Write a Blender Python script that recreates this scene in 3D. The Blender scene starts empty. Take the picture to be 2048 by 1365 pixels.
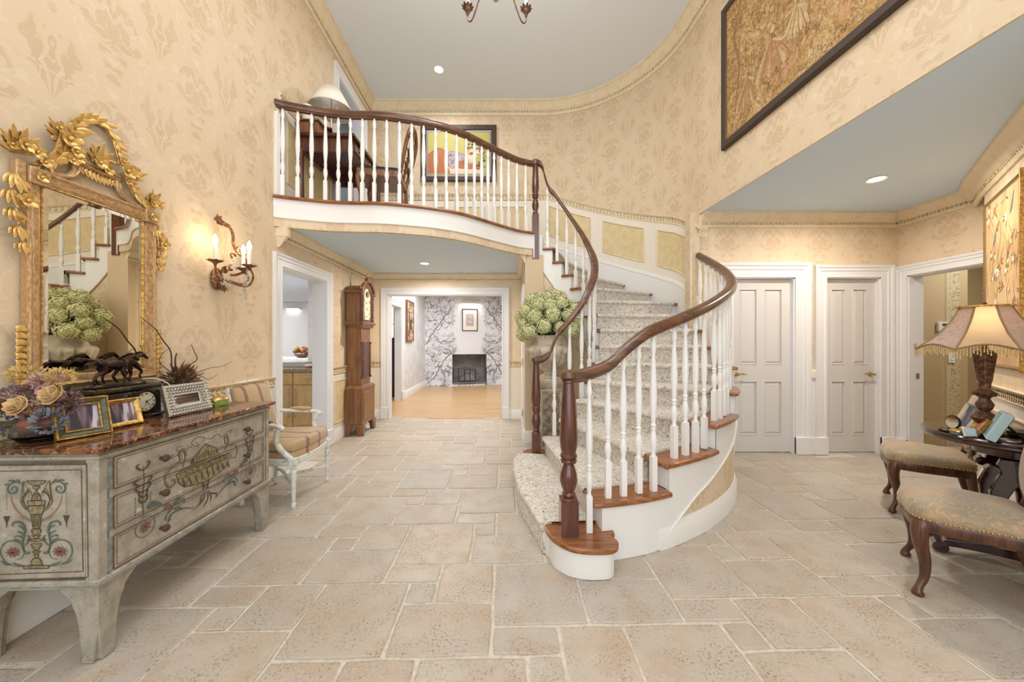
import bpy, math, random
from mathutils import Vector, Matrix
R = math.radians
PI = math.pi
col = bpy.context.scene.collection
sc = bpy.context.scene
# ---------------------------------------------------------------- camera, world, lights, exposure
cam = bpy.data.cameras.new('camera'); cam.lens = 12.305; cam.sensor_width = 36; cam.clip_end = 60; cam.clip_start = 0.02
camo = bpy.data.objects.new('camera', cam); camo.location = (0, 0, 1.3); camo.rotation_euler = (R(90), 0, 0)
col.objects.link(camo); sc.camera = camo
sc.view_settings.view_transform = 'Standard'; sc.view_settings.look = 'None'; sc.view_settings.gamma = 1
sc.view_settings.use_curve_mapping = False; sc.view_settings.exposure = -0.40
try:
    sc.cycles.max_bounces = 7; sc.cycles.diffuse_bounces = 4; sc.cycles.glossy_bounces = 4
    sc.cycles.sample_clamp_indirect = 4; sc.cycles.caustics_reflective = False; sc.cycles.caustics_refractive = False
    sc.cycles.use_denoising = True
except Exception: pass
w = bpy.data.worlds.new('world'); sc.world = w; w.use_nodes = True
w.node_tree.nodes['Background'].inputs[0].default_value = (0.95, 0.97, 1.0, 1); w.node_tree.nodes['Background'].inputs[1].default_value = 0.9
def area(name, loc, rot, sx, sy, power, color=(1, 1, 1), spread=180):
    l = bpy.data.lights.new(name, 'AREA'); l.shape = 'RECTANGLE'; l.size = sx; l.size_y = sy; l.energy = power; l.color = color; l.spread = R(spread)
    o = bpy.data.objects.new(name, l); o.location = loc; o.rotation_euler = rot; col.objects.link(o); return o
def point(name, loc, power, color=(1, .8, .55), rad=.03):
    l = bpy.data.lights.new(name, 'POINT'); l.energy = power; l.color = color; l.shadow_soft_size = rad
    o = bpy.data.objects.new(name, l); o.location = loc; col.objects.link(o); return o
WARM = (1, .9, .78); NEUT = (.96, .97, 1)
area('daylight_window', (0.0, -2.0, 2.7), (R(90), 0, 0), 4.0, 4.4, 180, (.85, .93, 1))
area('ceiling_glow_foyer', (0.1, 1.6, 4.9), (0, 0, 0), 2.2, 2.6, 62, NEUT)  # soft fill added overhead, out of view; no fixture there
def can(name, loc, power, color=WARM, r=.11):
    l = bpy.data.lights.new(name, 'AREA'); l.shape = 'DISK'; l.size = r; l.energy = power; l.color = color; l.spread = R(170)
    o = bpy.data.objects.new(name, l); o.location = loc; col.objects.link(o)
can('can_light_hall', (-1.25, 5.01, 2.395), 38)
can('can_light_alcove', (3.28, 3.15, 2.745), 34)
can('can_light_foyer', (-1.05, 5.02, 5.13), 20, NEUT)
area('ceiling_glow_kitchen', (-5.0, 5.5, 2.42), (0, 0, 0), 1.0, 2.0, 110, NEUT)  # added fill hidden behind the left wall to brighten the kitchen
area('ceiling_glow_kitchen_far', (-7.2, 8.3, 2.42), (0, 0, 0), .8, 2.5, 60, NEUT)  # second added fill, unseen, for the far end of the kitchen
area('ceiling_glow_living', (-1.0, 7.9, 2.62), (0, 0, 0), 2.4, 2.2, 120, NEUT)  # fill added for the living room, hidden above the cased opening
area('ceiling_glow_passage', (5.6, 3.6, 2.68), (0, 0, 0), .6, .5, 26, NEUT)  # unseen fill added to brighten the passage
area('ceiling_glow_upper_room', (-3.7, 5.1, 4.95), (0, 0, 0), .9, 1.2, 18, (.9, .95, 1))  # added fill for the upstairs room, kept out of the doorway's view
area('ceiling_glow_sitting', (-3.05, 7.6, 2.5), (0, 0, 0), .6, .6, 12, NEUT)  # small unseen fill added over the sitting room

# ---------------------------------------------------------------- materials
def lin(c):
    return tuple((x/255/12.92 if x/255 <= .04045 else ((x/255+.055)/1.055)**2.4) for x in c)
MT = {}
def newmat(name):
    m = bpy.data.materials.new(name); m.use_nodes = True; nt = m.node_tree; b = nt.nodes['Principled BSDF']; MT[name] = m
    return m, nt, b
def N(nt, t, **kw):
    n = nt.nodes.new(t)
    for k, v in kw.items():
        if k in n.bl_rna.properties.keys() and not k.startswith('in_'): setattr(n, k, v)
    return n
def mixc(nt, fac, a, b, mode='MIX'):
    n = nt.nodes.new('ShaderNodeMix'); n.data_type = 'RGBA'; n.blend_type = mode
    for s, v in ((n.inputs[0], fac), (n.inputs[6], a), (n.inputs[7], b)):
        if hasattr(v, 'is_output') or isinstance(v, bpy.types.NodeSocket): nt.links.new(v, s)
        elif isinstance(v, (int, float)): s.default_value = v
        else: s.default_value = (*v, 1)
    return n.outputs[2]
def mth(nt, op, a, b=None, c=None):
    n = nt.nodes.new('ShaderNodeMath'); n.operation = op
    for i, v in enumerate((a, b, c)):
        if v is None: continue
        if isinstance(v, (int, float)): n.inputs[i].default_value = v
        else: nt.links.new(v, n.inputs[i])
    return n.outputs[0]
def noise(nt, vec, scale, detail=3, rough=.55, dist=0):
    n = nt.nodes.new('ShaderNodeTexNoise'); n.inputs['Scale'].default_value = scale; n.inputs['Detail'].default_value = detail
    n.inputs['Roughness'].default_value = rough; n.inputs['Distortion'].default_value = dist
    if vec is not None: nt.links.new(vec, n.inputs['Vector'])
    return n.outputs['Fac']
def sstep(nt, v, a, b):
    n = nt.nodes.new('ShaderNodeMapRange'); n.interpolation_type = 'SMOOTHSTEP'; n.inputs['From Min'].default_value = a; n.inputs['From Max'].default_value = b
    nt.links.new(v, n.inputs['Value']); return n.outputs[0]
def bump(nt, b, h, strength=.3, dist=.002):
    n = nt.nodes.new('ShaderNodeBump'); n.inputs['Strength'].default_value = strength; n.inputs['Distance'].default_value = dist
    nt.links.new(h, n.inputs['Height']); nt.links.new(n.outputs[0], b.inputs['Normal'])
def coords(nt, kind='Object'):
    if kind == 'World': return nt.nodes.new('ShaderNodeNewGeometry').outputs['Position']
    return nt.nodes.new('ShaderNodeTexCoord').outputs[kind]
def vscale(nt, vec, s):
    n = nt.nodes.new('ShaderNodeVectorMath'); n.operation = 'MULTIPLY'; n.inputs[1].default_value = s; nt.links.new(vec, n.inputs[0]); return n.outputs[0]
def pm(name, c, rough=.5, metal=0, c2=None, scale=8, lo=.4, hi=.6, bscale=0, bstr=.2, bdist=.002, kind='Object', stretch=None, detail=3, dist=0, emit=None, estr=1, coat=0, trans=0, ior=1.45, spec=None, sheen=0):
    m, nt, b = newmat(name)
    b.inputs['Base Color'].default_value = (*lin(c), 1); b.inputs['Roughness'].default_value = rough; b.inputs['Metallic'].default_value = metal
    vec = None
    if c2 is not None or bscale:
        vec = coords(nt, kind)
        if stretch: vec = vscale(nt, vec, stretch)
    if c2 is not None:
        f = sstep(nt, noise(nt, vec, scale, detail, .6, dist), lo, hi)
        nt.links.new(mixc(nt, f, lin(c), lin(c2)), b.inputs['Base Color'])
    if bscale: bump(nt, b, noise(nt, vec, bscale, 3), bstr, bdist)
    if emit: b.inputs['Emission Color'].default_value = (*lin(emit), 1); b.inputs['Emission Strength'].default_value = estr
    if coat: b.inputs['Coat Weight'].default_value = coat; b.inputs['Coat Roughness'].default_value = .12
    if trans: b.inputs['Transmission Weight'].default_value = trans; b.inputs['IOR'].default_value = ior
    if spec is not None: b.inputs['Specular IOR Level'].default_value = spec
    if sheen: b.inputs['Sheen Weight'].default_value = sheen
    return m

# wallpaper: mirrored, half-drop damask drawn from folded noise contours, on UVs measured in metres
def damask(name, base, dark, light, P=.52, H=.62):
    m, nt, b = newmat(name)
    uv = nt.nodes.new('ShaderNodeTexCoord').outputs['UV']
    sp = nt.nodes.new('ShaderNodeSeparateXYZ'); nt.links.new(uv, sp.inputs[0])
    u, v = sp.outputs[0], sp.outputs[1]
    def motif(du, dv, seed):
        uu = mth(nt, 'DIVIDE', mth(nt, 'ADD', u, du), P); vv = mth(nt, 'DIVIDE', mth(nt, 'ADD', v, dv), H)
        fu = mth(nt, 'MULTIPLY', mth(nt, 'ABSOLUTE', mth(nt, 'SUBTRACT', mth(nt, 'FRACT', uu), .5)), P)
        fv = mth(nt, 'MULTIPLY', mth(nt, 'SUBTRACT', mth(nt, 'FRACT', vv), .5), H)
        cb = nt.nodes.new('ShaderNodeCombineXYZ'); nt.links.new(fu, cb.inputs[0]); nt.links.new(fv, cb.inputs[1]); cb.inputs[2].default_value = seed
        # fan the leaves out from the stem: polar-like warp
        ang = mth(nt, 'ARCTAN2', fu, mth(nt, 'ADD', fv, H*.42)); rad = mth(nt, 'SQRT', mth(nt, 'ADD', mth(nt, 'MULTIPLY', fu, fu), mth(nt, 'POWER', mth(nt, 'ADD', fv, H*.42), 2)))
        n1 = noise(nt, cb.outputs[0], 7, 2, .5, .6)
        st = mth(nt, 'SINE', mth(nt, 'ADD', mth(nt, 'MULTIPLY', ang, 17), mth(nt, 'MULTIPLY', n1, 16)))
        st2 = mth(nt, 'SINE', mth(nt, 'ADD', mth(nt, 'MULTIPLY', rad, 62), mth(nt, 'MULTIPLY', n1, 22)))
        body = mth(nt, 'ADD', mth(nt, 'DIVIDE', fu, P*.40), mth(nt, 'MULTIPLY', mth(nt, 'ABSOLUTE', fv), 1/(H*.5)))
        body = mth(nt, 'ADD', body, mth(nt, 'MULTIPLY', mth(nt, 'SUBTRACT', n1, .5), 1.6))
        env = mth(nt, 'SUBTRACT', 1.0, sstep(nt, body, .72, .84))
        return env, st, st2, n1
    e1, s1, t1, n1 = motif(0, 0, 1.3)
    e2, s2, t2, n2 = motif(P*.5, H*.5, 7.7)
    fill1 = mth(nt, 'MULTIPLY', e1, sstep(nt, s1, -.45, -.05)); fill2 = mth(nt, 'MULTIPLY', e2, sstep(nt, t2, -.4, .0))
    fill = mth(nt, 'MAXIMUM', fill1, fill2)
    line = mth(nt, 'SUBTRACT', 1.0, sstep(nt, mth(nt, 'ABSOLUTE', mth(nt, 'SUBTRACT', n1, .47)), .008, .02))
    cu = coords(nt, 'UV'); grain = noise(nt, vscale(nt, cu, (1, .35, 1)), 210, 2)
    c = mixc(nt, mth(nt, 'MULTIPLY', fill, mth(nt, 'ADD', .45, mth(nt, 'MULTIPLY', grain, .8))), lin(base), lin(dark))
    c = mixc(nt, mth(nt, 'MULTIPLY', line, .55), c, lin(light))
    c = mixc(nt, mth(nt, 'MULTIPLY', sstep(nt, noise(nt, cu, 3.2, 3), .35, .65), .2), c, lin(light))
    nt.links.new(c, b.inputs['Base Color']); b.inputs['Roughness'].default_value = .62; b.inputs['Specular IOR Level'].default_value = .3
    return m
damask('wallpaper', (222, 201, 171), (208, 184, 152), (229, 213, 188), .53, .60)

def woodm(name, c1, c2, rough=.35, sc_=1.0, axis='x', coat=.3):
    m, nt, b = newmat(name); v = coords(nt, 'Object')
    s = {'x': (1.5, 22, 22), 'y': (22, 1.5, 22), 'z': (22, 22, 1.5)}[axis]
    v2 = vscale(nt, v, tuple(q*sc_ for q in s))
    f = sstep(nt, noise(nt, v2, 1.5, 5, .65, 1.2), .35, .68)
    c = mixc(nt, f, lin(c1), lin(c2))
    nt.links.new(c, b.inputs['Base Color']); b.inputs['Roughness'].default_value = rough; b.inputs['Coat Weight'].default_value = coat; b.inputs['Coat Roughness'].default_value = .15
    bump(nt, b, f, .08, .001); return m
woodm('oak', (166, 106, 60), (112, 66, 34), .3, 1, 'x')
woodm('oak_rail', (112, 74, 50), (72, 44, 30), .28, .8, 'x')
woodm('mahogany', (104, 58, 40), (64, 34, 26), .25, .8, 'z', .5)
woodm('clock_wood', (146, 98, 60), (98, 62, 38), .32, .6, 'z', .4)
woodm('walnut', (104, 62, 38), (58, 32, 20), .32, .9, 'z', .3)
woodm('dark_mahogany', (62, 26, 20), (34, 14, 12), .12, .8, 'x', .8)
pm('white_paint', (236, 235, 232), .38)
pm('trim_white', (232, 232, 234), .35)
pm('door_white', (214, 211, 208), .42)
pm('cream_wall', (236, 222, 196), .6, c2=(230, 214, 186), scale=3)
pm('cream_trim', (232, 217, 188), .5, c2=(224, 206, 172), scale=12, lo=.45, hi=.7)
pm('cream_white', (238, 229, 214), .45)
pm('panel_gold', (226, 206, 162), .6, c2=(218, 197, 150), scale=12, kind='Object')
pm('antique', (216, 194, 152), .5, c2=(146, 118, 76), scale=70, lo=.45, hi=.62)
pm('antique_dark', (140, 112, 74), .6)
pm('ceiling', (230, 236, 244), .8)
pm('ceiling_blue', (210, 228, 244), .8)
pm('grout', (211, 203, 190), .85, c2=(196, 188, 175), scale=40)
pm('living_white', (226, 226, 226), .6, c2=(214, 214, 216), scale=5)
pm('gold', (222, 182, 108), .38, .55, c2=(150, 108, 58), scale=34, lo=.5, hi=.72, bscale=120, bstr=.2)
pm('gold_frame', (206, 172, 124), .42, .35, c2=(172, 132, 92), scale=20, lo=.35, hi=.65, stretch=(2, 12, 2))
pm('gold_thin', (214, 174, 98), .35, .6, c2=(170, 126, 62), scale=60)
pm('brass', (206, 176, 112), .3, .9)
pm('silver', (200, 198, 190), .3, .9)
pm('steel_dark', (110, 106, 100), .35, .8)
pm('sconce_bronze', (158, 112, 74), .5, .5, c2=(100, 66, 44), scale=50)
pm('iron_bronze', (122, 88, 64), .5, .5, c2=(74, 54, 42), scale=50)
pm('bronze', (44, 36, 34), .28, .7, c2=(70, 48, 34), scale=18)
pm('black', (22, 20, 20), .4)
pm('black_wood', (42, 36, 32), .45)
pm('frame_brown', (66, 52, 42), .5)
pm('bulb', (255, 244, 225), .5, emit=(255, 238, 205), estr=14)
pm('downlight', (255, 255, 255), .5, emit=(255, 250, 240), estr=12)
pm('candle', (238, 234, 226), .5)
pm('glass', (245, 248, 248), .03, trans=1)
pm('crystal', (240, 240, 240), .05, trans=.6, spec=.8)
pm('window_glow', (235, 242, 240), .5, emit=(225, 240, 238), estr=1.6)
pm('stone', (206, 196, 176), .75, c2=(170, 156, 134), scale=9, lo=.4, hi=.7, bscale=40, bstr=.4, bdist=.004)
pm('stone_dark', (176, 162, 140), .8, c2=(140, 124, 104), scale=14, bscale=60, bstr=.5, bdist=.004)
pm('floret_a', (216, 216, 164), .6, c2=(186, 192, 130), scale=40)
pm('floret_b', (230, 224, 186), .6, c2=(198, 196, 144), scale=40)
pm('leaf_green', (62, 82, 48), .5, c2=(88, 104, 62), scale=20)
pm('leaf_teal', (58, 78, 66), .5)
pm('leaf_grey', (118, 122, 128), .6)
pm('dried', (142, 104, 66), .8, c2=(98, 68, 44), scale=30)
pm('dried_dark', (82, 60, 46), .8)
pm('petal_yellow', (206, 174, 104), .7); pm('petal_cream', (222, 196, 150), .7, c2=(200, 164, 110), scale=30)
pm('petal_mauve', (128, 98, 108), .7); pm('petal_pink', (190, 150, 150), .7); pm('petal_rust', (146, 92, 74), .7)
pm('mirror', (228, 222, 205), .01, 1)
pm('paper', (236, 234, 230), .6)
pm('pale_blue', (160, 186, 190), .5); pm('pink', (206, 120, 120), .5)
pm('green_enamel', (132, 176, 84), .25)
pm('ivory', (226, 218, 186), .5)
pm('plastic_white', (232, 228, 214), .4)
pm('cabinet', (222, 190, 136), .45, c2=(212, 176, 120), scale=8)
pm('counter', (178, 158, 136), .35, c2=(140, 122, 106), scale=50)
pm('kitchen_white', (236, 234, 232), .5)
pm('curtain_tan', (196, 170, 124), .8)
pm('lampshade_cloth', (240, 236, 224), .8)
pm('shade_inner', (228, 222, 208), .8)
pm('firebox', (140, 138, 130), .7, c2=(120, 118, 112), scale=6)
pm('log', (196, 190, 180), .8, c2=(150, 140, 128), scale=30)
pm('upper_room', (176, 180, 186), .7)
pm('orange', (196, 122, 48), .6)

# stone tile: warm-grey travertine with pits, tinted per object
m, nt, b = newmat('tile'); pos = coords(nt, 'World')
oi = nt.nodes.new('ShaderNodeObjectInfo')
off = nt.nodes.new('ShaderNodeVectorMath'); off.operation = 'MULTIPLY_ADD'
rv = nt.nodes.new('ShaderNodeCombineXYZ'); nt.links.new(oi.outputs['Random'], rv.inputs[0]); nt.links.new(oi.outputs['Random'], rv.inputs[1])
nt.links.new(rv.outputs[0], off.inputs[0]); off.inputs[1].default_value = (37, 53, 0); nt.links.new(pos, off.inputs[2])
p2 = off.outputs[0]
cr = nt.nodes.new('ShaderNodeValToRGB'); cr.color_ramp.elements[0].color = (*lin((180, 171, 158)), 1); cr.color_ramp.elements[1].color = (*lin((190, 183, 171)), 1)
for p, c_ in ((.25, (206, 193, 175)), (.5, (202, 195, 184)), (.75, (212, 198, 180))):
    e = cr.color_ramp.elements.new(p); e.color = (*lin(tuple(q*.905 for q in c_)), 1)
nt.links.new(oi.outputs['Random'], cr.inputs[0])
c = mixc(nt, mth(nt, 'MULTIPLY', sstep(nt, noise(nt, p2, 4.5, 4, .6), .42, .72), .6), cr.outputs[0], lin((180, 156, 130)))
c = mixc(nt, mth(nt, 'MULTIPLY', sstep(nt, noise(nt, p2, 3.1, 3), .5, .75), .5), c, lin((180, 174, 160)))
pit = mth(nt, 'MULTIPLY', sstep(nt, noise(nt, p2, 90, 4, .75), .51, .64), sstep(nt, noise(nt, p2, 7, 3), .36, .62))
c = mixc(nt, mth(nt, 'MULTIPLY', pit, .75), c, lin((120, 104, 86)))
c = mixc(nt, mth(nt, 'MULTIPLY', sstep(nt, noise(nt, p2, 60, 3), .55, .72), .22), c, lin((222, 214, 200)))
nt.links.new(c, b.inputs['Base Color']); b.inputs['Roughness'].default_value = .42; b.inputs['Specular IOR Level'].default_value = .35
bump(nt, b, mth(nt, 'SUBTRACT', noise(nt, p2, 22, 4), mth(nt, 'MULTIPLY', pit, .8)), .35, .003)

# wood planks, tinted per object
m, nt, b = newmat('plank_wood'); pos = coords(nt, 'World'); oi = nt.nodes.new('ShaderNodeObjectInfo')
f = noise(nt, vscale(nt, pos, (1.2, 26, 1)), 2, 4, .6, .8)
c = mixc(nt, sstep(nt, f, .35, .7), lin((206, 172, 126)), lin((188, 150, 104)))
c = mixc(nt, mth(nt, 'MULTIPLY', oi.outputs['Random'], .5), c, lin((172, 132, 88)))
nt.links.new(c, b.inputs['Base Color']); b.inputs['Roughness'].default_value = .3

# speckled berber carpet
m, nt, b = newmat('carpet'); v = coords(nt, 'World')
vo = nt.nodes.new('ShaderNodeTexVoronoi'); vo.inputs['Scale'].default_value = 95; nt.links.new(v, vo.inputs['Vector'])
n1 = noise(nt, v, 34, 3, .6); n2 = noise(nt, v, 60, 3, .7)
c = mixc(nt, sstep(nt, n1, .35, .65), lin((232, 226, 216)), lin((206, 197, 184)))
spk = sstep(nt, n2, .56, .62)
c = mixc(nt, mth(nt, 'MULTIPLY', spk, .6), c, lin((150, 140, 128)))
spk2 = sstep(nt, noise(nt, vscale(nt, v, (1, 1, 1)), 46, 2, .55), .635, .665)
c = mixc(nt, mth(nt, 'MULTIPLY', spk2, .8), c, lin((76, 60, 50)))
nt.links.new(c, b.inputs['Base Color']); b.inputs['Roughness'].default_value = .95; b.inputs['Sheen Weight'].default_value = .2
bump(nt, b, mth(nt, 'ADD', vo.outputs['Distance'], mth(nt, 'MULTIPLY', n1, .5)), .9, .006)

# dark brown marble top
m, nt, b = newmat('brown_marble'); v = coords(nt, 'Object')
f = noise(nt, v, 9, 6, .7, 1.5)
c = mixc(nt, sstep(nt, f, .4, .6), lin((58, 34, 24)), lin((128, 80, 50)))
vein = mth(nt, 'SUBTRACT', 1.0, sstep(nt, mth(nt, 'ABSOLUTE', mth(nt, 'SUBTRACT', noise(nt, v, 14, 4, .6, 1.0), .5)), .004, .02))
c = mixc(nt, mth(nt, 'MULTIPLY', vein, .7), c, lin((196, 156, 118)))
nt.links.new(c, b.inputs['Base Color']); b.inputs['Roughness'].default_value = .07
pm('green_marble', (44, 40, 30), .1, c2=(84, 74, 48), scale=30, lo=.45, hi=.7, detail=5)

# book-matched white marble with black veining
m, nt, b = newmat('veined_marble'); v = coords(nt, 'Object')
sp = nt.nodes.new('ShaderNodeSeparateXYZ'); nt.links.new(v, sp.inputs[0])
ax = mth(nt, 'ABSOLUTE', sp.outputs[0]); cb = nt.nodes.new('ShaderNodeCombineXYZ'); nt.links.new(ax, cb.inputs[0]); nt.links.new(sp.outputs[2], cb.inputs[2])
vv = cb.outputs[0]
def ridge(vec, scale, w, dist, det=3, lvl=.5):
    n = noise(nt, vec, scale, det, .6, dist)
    return mth(nt, 'SUBTRACT', 1.0, sstep(nt, mth(nt, 'ABSOLUTE', mth(nt, 'SUBTRACT', n, lvl)), w*.25, w))
mask = sstep(nt, mth(nt, 'ADD', ax, mth(nt, 'MULTIPLY', mth(nt, 'SUBTRACT', noise(nt, vv, 2.5, 3), .5), .5)), .32, .55)
d1 = mth(nt, 'ADD', mth(nt, 'MULTIPLY', ax, 1.35), mth(nt, 'ADD', sp.outputs[2], mth(nt, 'MULTIPLY', noise(nt, vv, 2.2, 5, .6), .55)))
big = mth(nt, 'SUBTRACT', 1.0, sstep(nt, mth(nt, 'ABSOLUTE', mth(nt, 'SUBTRACT', mth(nt, 'FRACT', mth(nt, 'DIVIDE', d1, 1.3)), .5)), .006, .035))
fine = mth(nt, 'MAXIMUM', ridge(vv, 1.7, .024, 1.2, 4), ridge(vv, 3.2, .018, 1.0, 4, .46))
fine = mth(nt, 'MAXIMUM', fine, mth(nt, 'MULTIPLY', ridge(vv, 5.0, .014, .9, 4, .55), .6))
tot = mth(nt, 'MAXIMUM', mth(nt, 'MULTIPLY', fine, .75), mth(nt, 'MULTIPLY', big, .85))
c = mixc(nt, mth(nt, 'MULTIPLY', tot, mask), lin((232, 232, 234)), lin((72, 68, 80)))
c = mixc(nt, mth(nt, 'MULTIPLY', mth(nt, 'MULTIPLY', sstep(nt, noise(nt, vv, 2.5, 4), .45, .7), mask), .3), c, lin((150, 150, 158)))
nt.links.new(c, b.inputs['Base Color']); b.inputs['Roughness'].default_value = .25

# distressed painted furniture
m, nt, b = newmat('distressed'); v = coords(nt, 'Object')
c = mixc(nt, sstep(nt, noise(nt, v, 12, 5, .65), .35, .7), lin((172, 165, 151)), lin((142, 136, 122)))
c = mixc(nt, mth(nt, 'MULTIPLY', sstep(nt, noise(nt, v, 55, 4, .7), .58, .68), .7), c, lin((122, 108, 88)))
c = mixc(nt, mth(nt, 'MULTIPLY', sstep(nt, noise(nt, v, 16, 5, .7), .62, .7), .6), c, lin((216, 212, 200)))
c = mixc(nt, mth(nt, 'MULTIPLY', sstep(nt, noise(nt, v, 7, 3), .6, .75), .35), c, lin((160, 120, 100)))
nt.links.new(c, b.inputs['Base Color']); b.inputs['Roughness'].default_value = .55
bump(nt, b, noise(nt, v, 60, 4), .25, .002)
pm('paint_grey_blue', (112, 120, 120), .6, c2=(140, 142, 134), scale=40)  # grey-blue paint of the chest's edge bands
pm('line_brown', (92, 62, 46), .6, c2=(120, 86, 66), scale=60)
pm('deco_dark', (74, 66, 50), .6); pm('frame_green', (92, 92, 60), .45, c2=(70, 70, 44), scale=40)
pm('deco_gold', (150, 138, 106), .6, c2=(118, 106, 78), scale=60)
pm('deco_green', (98, 110, 98), .6, c2=(78, 92, 84), scale=50); pm('deco_red', (124, 84, 82), .6); pm('deco_pink', (160, 112, 106), .6)
pm('chair_white', (226, 228, 222), .5, c2=(176, 160, 132), scale=26, lo=.55, hi=.7)

# striped upholstery (stripes across local x)
m, nt, b = newmat('stripe'); v = coords(nt, 'Object'); sp = nt.nodes.new('ShaderNodeSeparateXYZ'); nt.links.new(v, sp.inputs[0])
fx = mth(nt, 'FRACT', mth(nt, 'DIVIDE', mth(nt, 'ADD', sp.outputs[0], 10.05), .17))
cr = nt.nodes.new('ShaderNodeValToRGB'); cr.color_ramp.interpolation = 'CONSTANT'
els = [(0, (188, 158, 118)), (.30, (120, 44, 40)), (.34, (188, 158, 118)), (.37, (62, 44, 44)), (.42, (188, 158, 118)), (.45, (120, 44, 40)), (.49, (188, 158, 118)), (.60, (184, 158, 118)), (.9, (188, 158, 118))]
cr.color_ramp.elements[0].color = (*lin(els[0][1]), 1); cr.color_ramp.elements[1].position = els[1][0]; cr.color_ramp.elements[1].color = (*lin(els[1][1]), 1)
for p, c_ in els[2:]:
    e = cr.color_ramp.elements.new(p); e.color = (*lin(c_), 1)
nt.links.new(fx, cr.inputs[0]); nt.links.new(cr.outputs[0], b.inputs['Base Color']); b.inputs['Roughness'].default_value = .6; b.inputs['Sheen Weight'].default_value = .3

# paisley upholstery
m, nt, b = newmat('paisley'); v = coords(nt, 'Object')
n = noise(nt, v, 6, 2, .5, 1.8)
w1 = mth(nt, 'SINE', mth(nt, 'MULTIPLY', n, 75))
vo = nt.nodes.new('ShaderNodeTexVoronoi'); vo.inputs['Scale'].default_value = 8; nt.links.new(v, vo.inputs['Vector'])
w2 = mth(nt, 'SINE', mth(nt, 'ADD', mth(nt, 'MULTIPLY', vo.outputs['Distance'], 42), mth(nt, 'MULTIPLY', n, 26)))
c = mixc(nt, sstep(nt, noise(nt, v, 5, 2), .4, .6), lin((170, 138, 100)), lin((146, 132, 108)))
c = mixc(nt, mth(nt, 'MULTIPLY', sstep(nt, w2, .1, .8), .38), c, lin((192, 170, 134)))
c = mixc(nt, mth(nt, 'MULTIPLY', sstep(nt, w1, .5, .9), .3), c, lin((120, 100, 76)))
c = mixc(nt, mth(nt, 'MULTIPLY', sstep(nt, w1, -.95, -.6), -.0), c, lin((120, 90, 70)))
nt.links.new(c, b.inputs['Base Color']); b.inputs['Roughness'].default_value = .55; b.inputs['Sheen Weight'].default_value = .4
bump(nt, b, noise(nt, v, 300, 2), .2, .001)

# woven scene on the wall hanging
m, nt, b = newmat('tapestry'); v = coords(nt, 'Object')
n1 = noise(nt, v, 3.2, 4, .6, .8); n2 = noise(nt, vscale(nt, v, (1.2, 1, 2)), 9, 5, .65, 2.0); n3 = noise(nt, v, 22, 4, .7, 2.0)
cr = nt.nodes.new('ShaderNodeValToRGB'); cr.color_ramp.elements[0].position = .28; cr.color_ramp.elements[0].color = (*lin((108, 80, 46)), 1); cr.color_ramp.elements[1].position = .72; cr.color_ramp.elements[1].color = (*lin((204, 178, 134)), 1)
for p, c_ in ((.4, (156, 118, 68)), (.5, (182, 142, 86)), (.6, (190, 158, 108))):
    e = cr.color_ramp.elements.new(p); e.color = (*lin(c_), 1)
nt.links.new(mth(nt, 'ADD', mth(nt, 'MULTIPLY', n1, .55), mth(nt, 'MULTIPLY', n2, .45)), cr.inputs[0])
c = mixc(nt, mth(nt, 'MULTIPLY', sstep(nt, n3, .54, .62), .6), cr.outputs[0], lin((112, 80, 50)))
def rl_(vec, s, w, d, lv=.5): return mth(nt, 'SUBTRACT', 1.0, sstep(nt, mth(nt, 'ABSOLUTE', mth(nt, 'SUBTRACT', noise(nt, vec, s, 4, .6, d), lv)), w*.3, w))
c = mixc(nt, mth(nt, 'MULTIPLY', rl_(v, 4.5, .03, 2.2), .75), c, lin((104, 74, 48)))
c = mixc(nt, mth(nt, 'MULTIPLY', rl_(vscale(nt, v, (1.5, 1, 1)), 9, .03, 2.0, .46), .6), c, lin((216, 194, 152)))
c = mixc(nt, mth(nt, 'MULTIPLY', rl_(vscale(nt, v, (1, 1, .6)), 13, .035, 1.5, .55), .6), c, lin((120, 86, 52)))
c = mixc(nt, mth(nt, 'MULTIPLY', sstep(nt, n3, .30, .40), -.0), c, lin((220, 200, 170)))
c = mixc(nt, mth(nt, 'MULTIPLY', sstep(nt, noise(nt, v, 6, 3, .6, 1.5), .58, .68), .55), c, lin((196, 146, 112)))
nt.links.new(c, b.inputs['Base Color']); b.inputs['Roughness'].default_value = .8

def photo(name, a, b_, c3, sc_=(9, 1, 1.5)):
    m, nt, b = newmat(name); v = vscale(nt, coords(nt, 'Object'), sc_)
    f = noise(nt, v, 5, 1, .4); g = noise(nt, vscale(nt, v, (1.3, 1, 1)), 4, 1)
    c = mixc(nt, sstep(nt, f, .38, .62), lin(a), lin(b_)); c = mixc(nt, sstep(nt, g, .56, .66), c, lin(c3))
    nt.links.new(c, b.inputs['Base Color']); b.inputs['Roughness'].default_value = .12
photo('photo_a', (60, 58, 72), (140, 118, 126), (200, 196, 210)); photo('photo_b', (66, 54, 52), (120, 98, 88), (160, 148, 140), (1, 1, 14))
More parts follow.
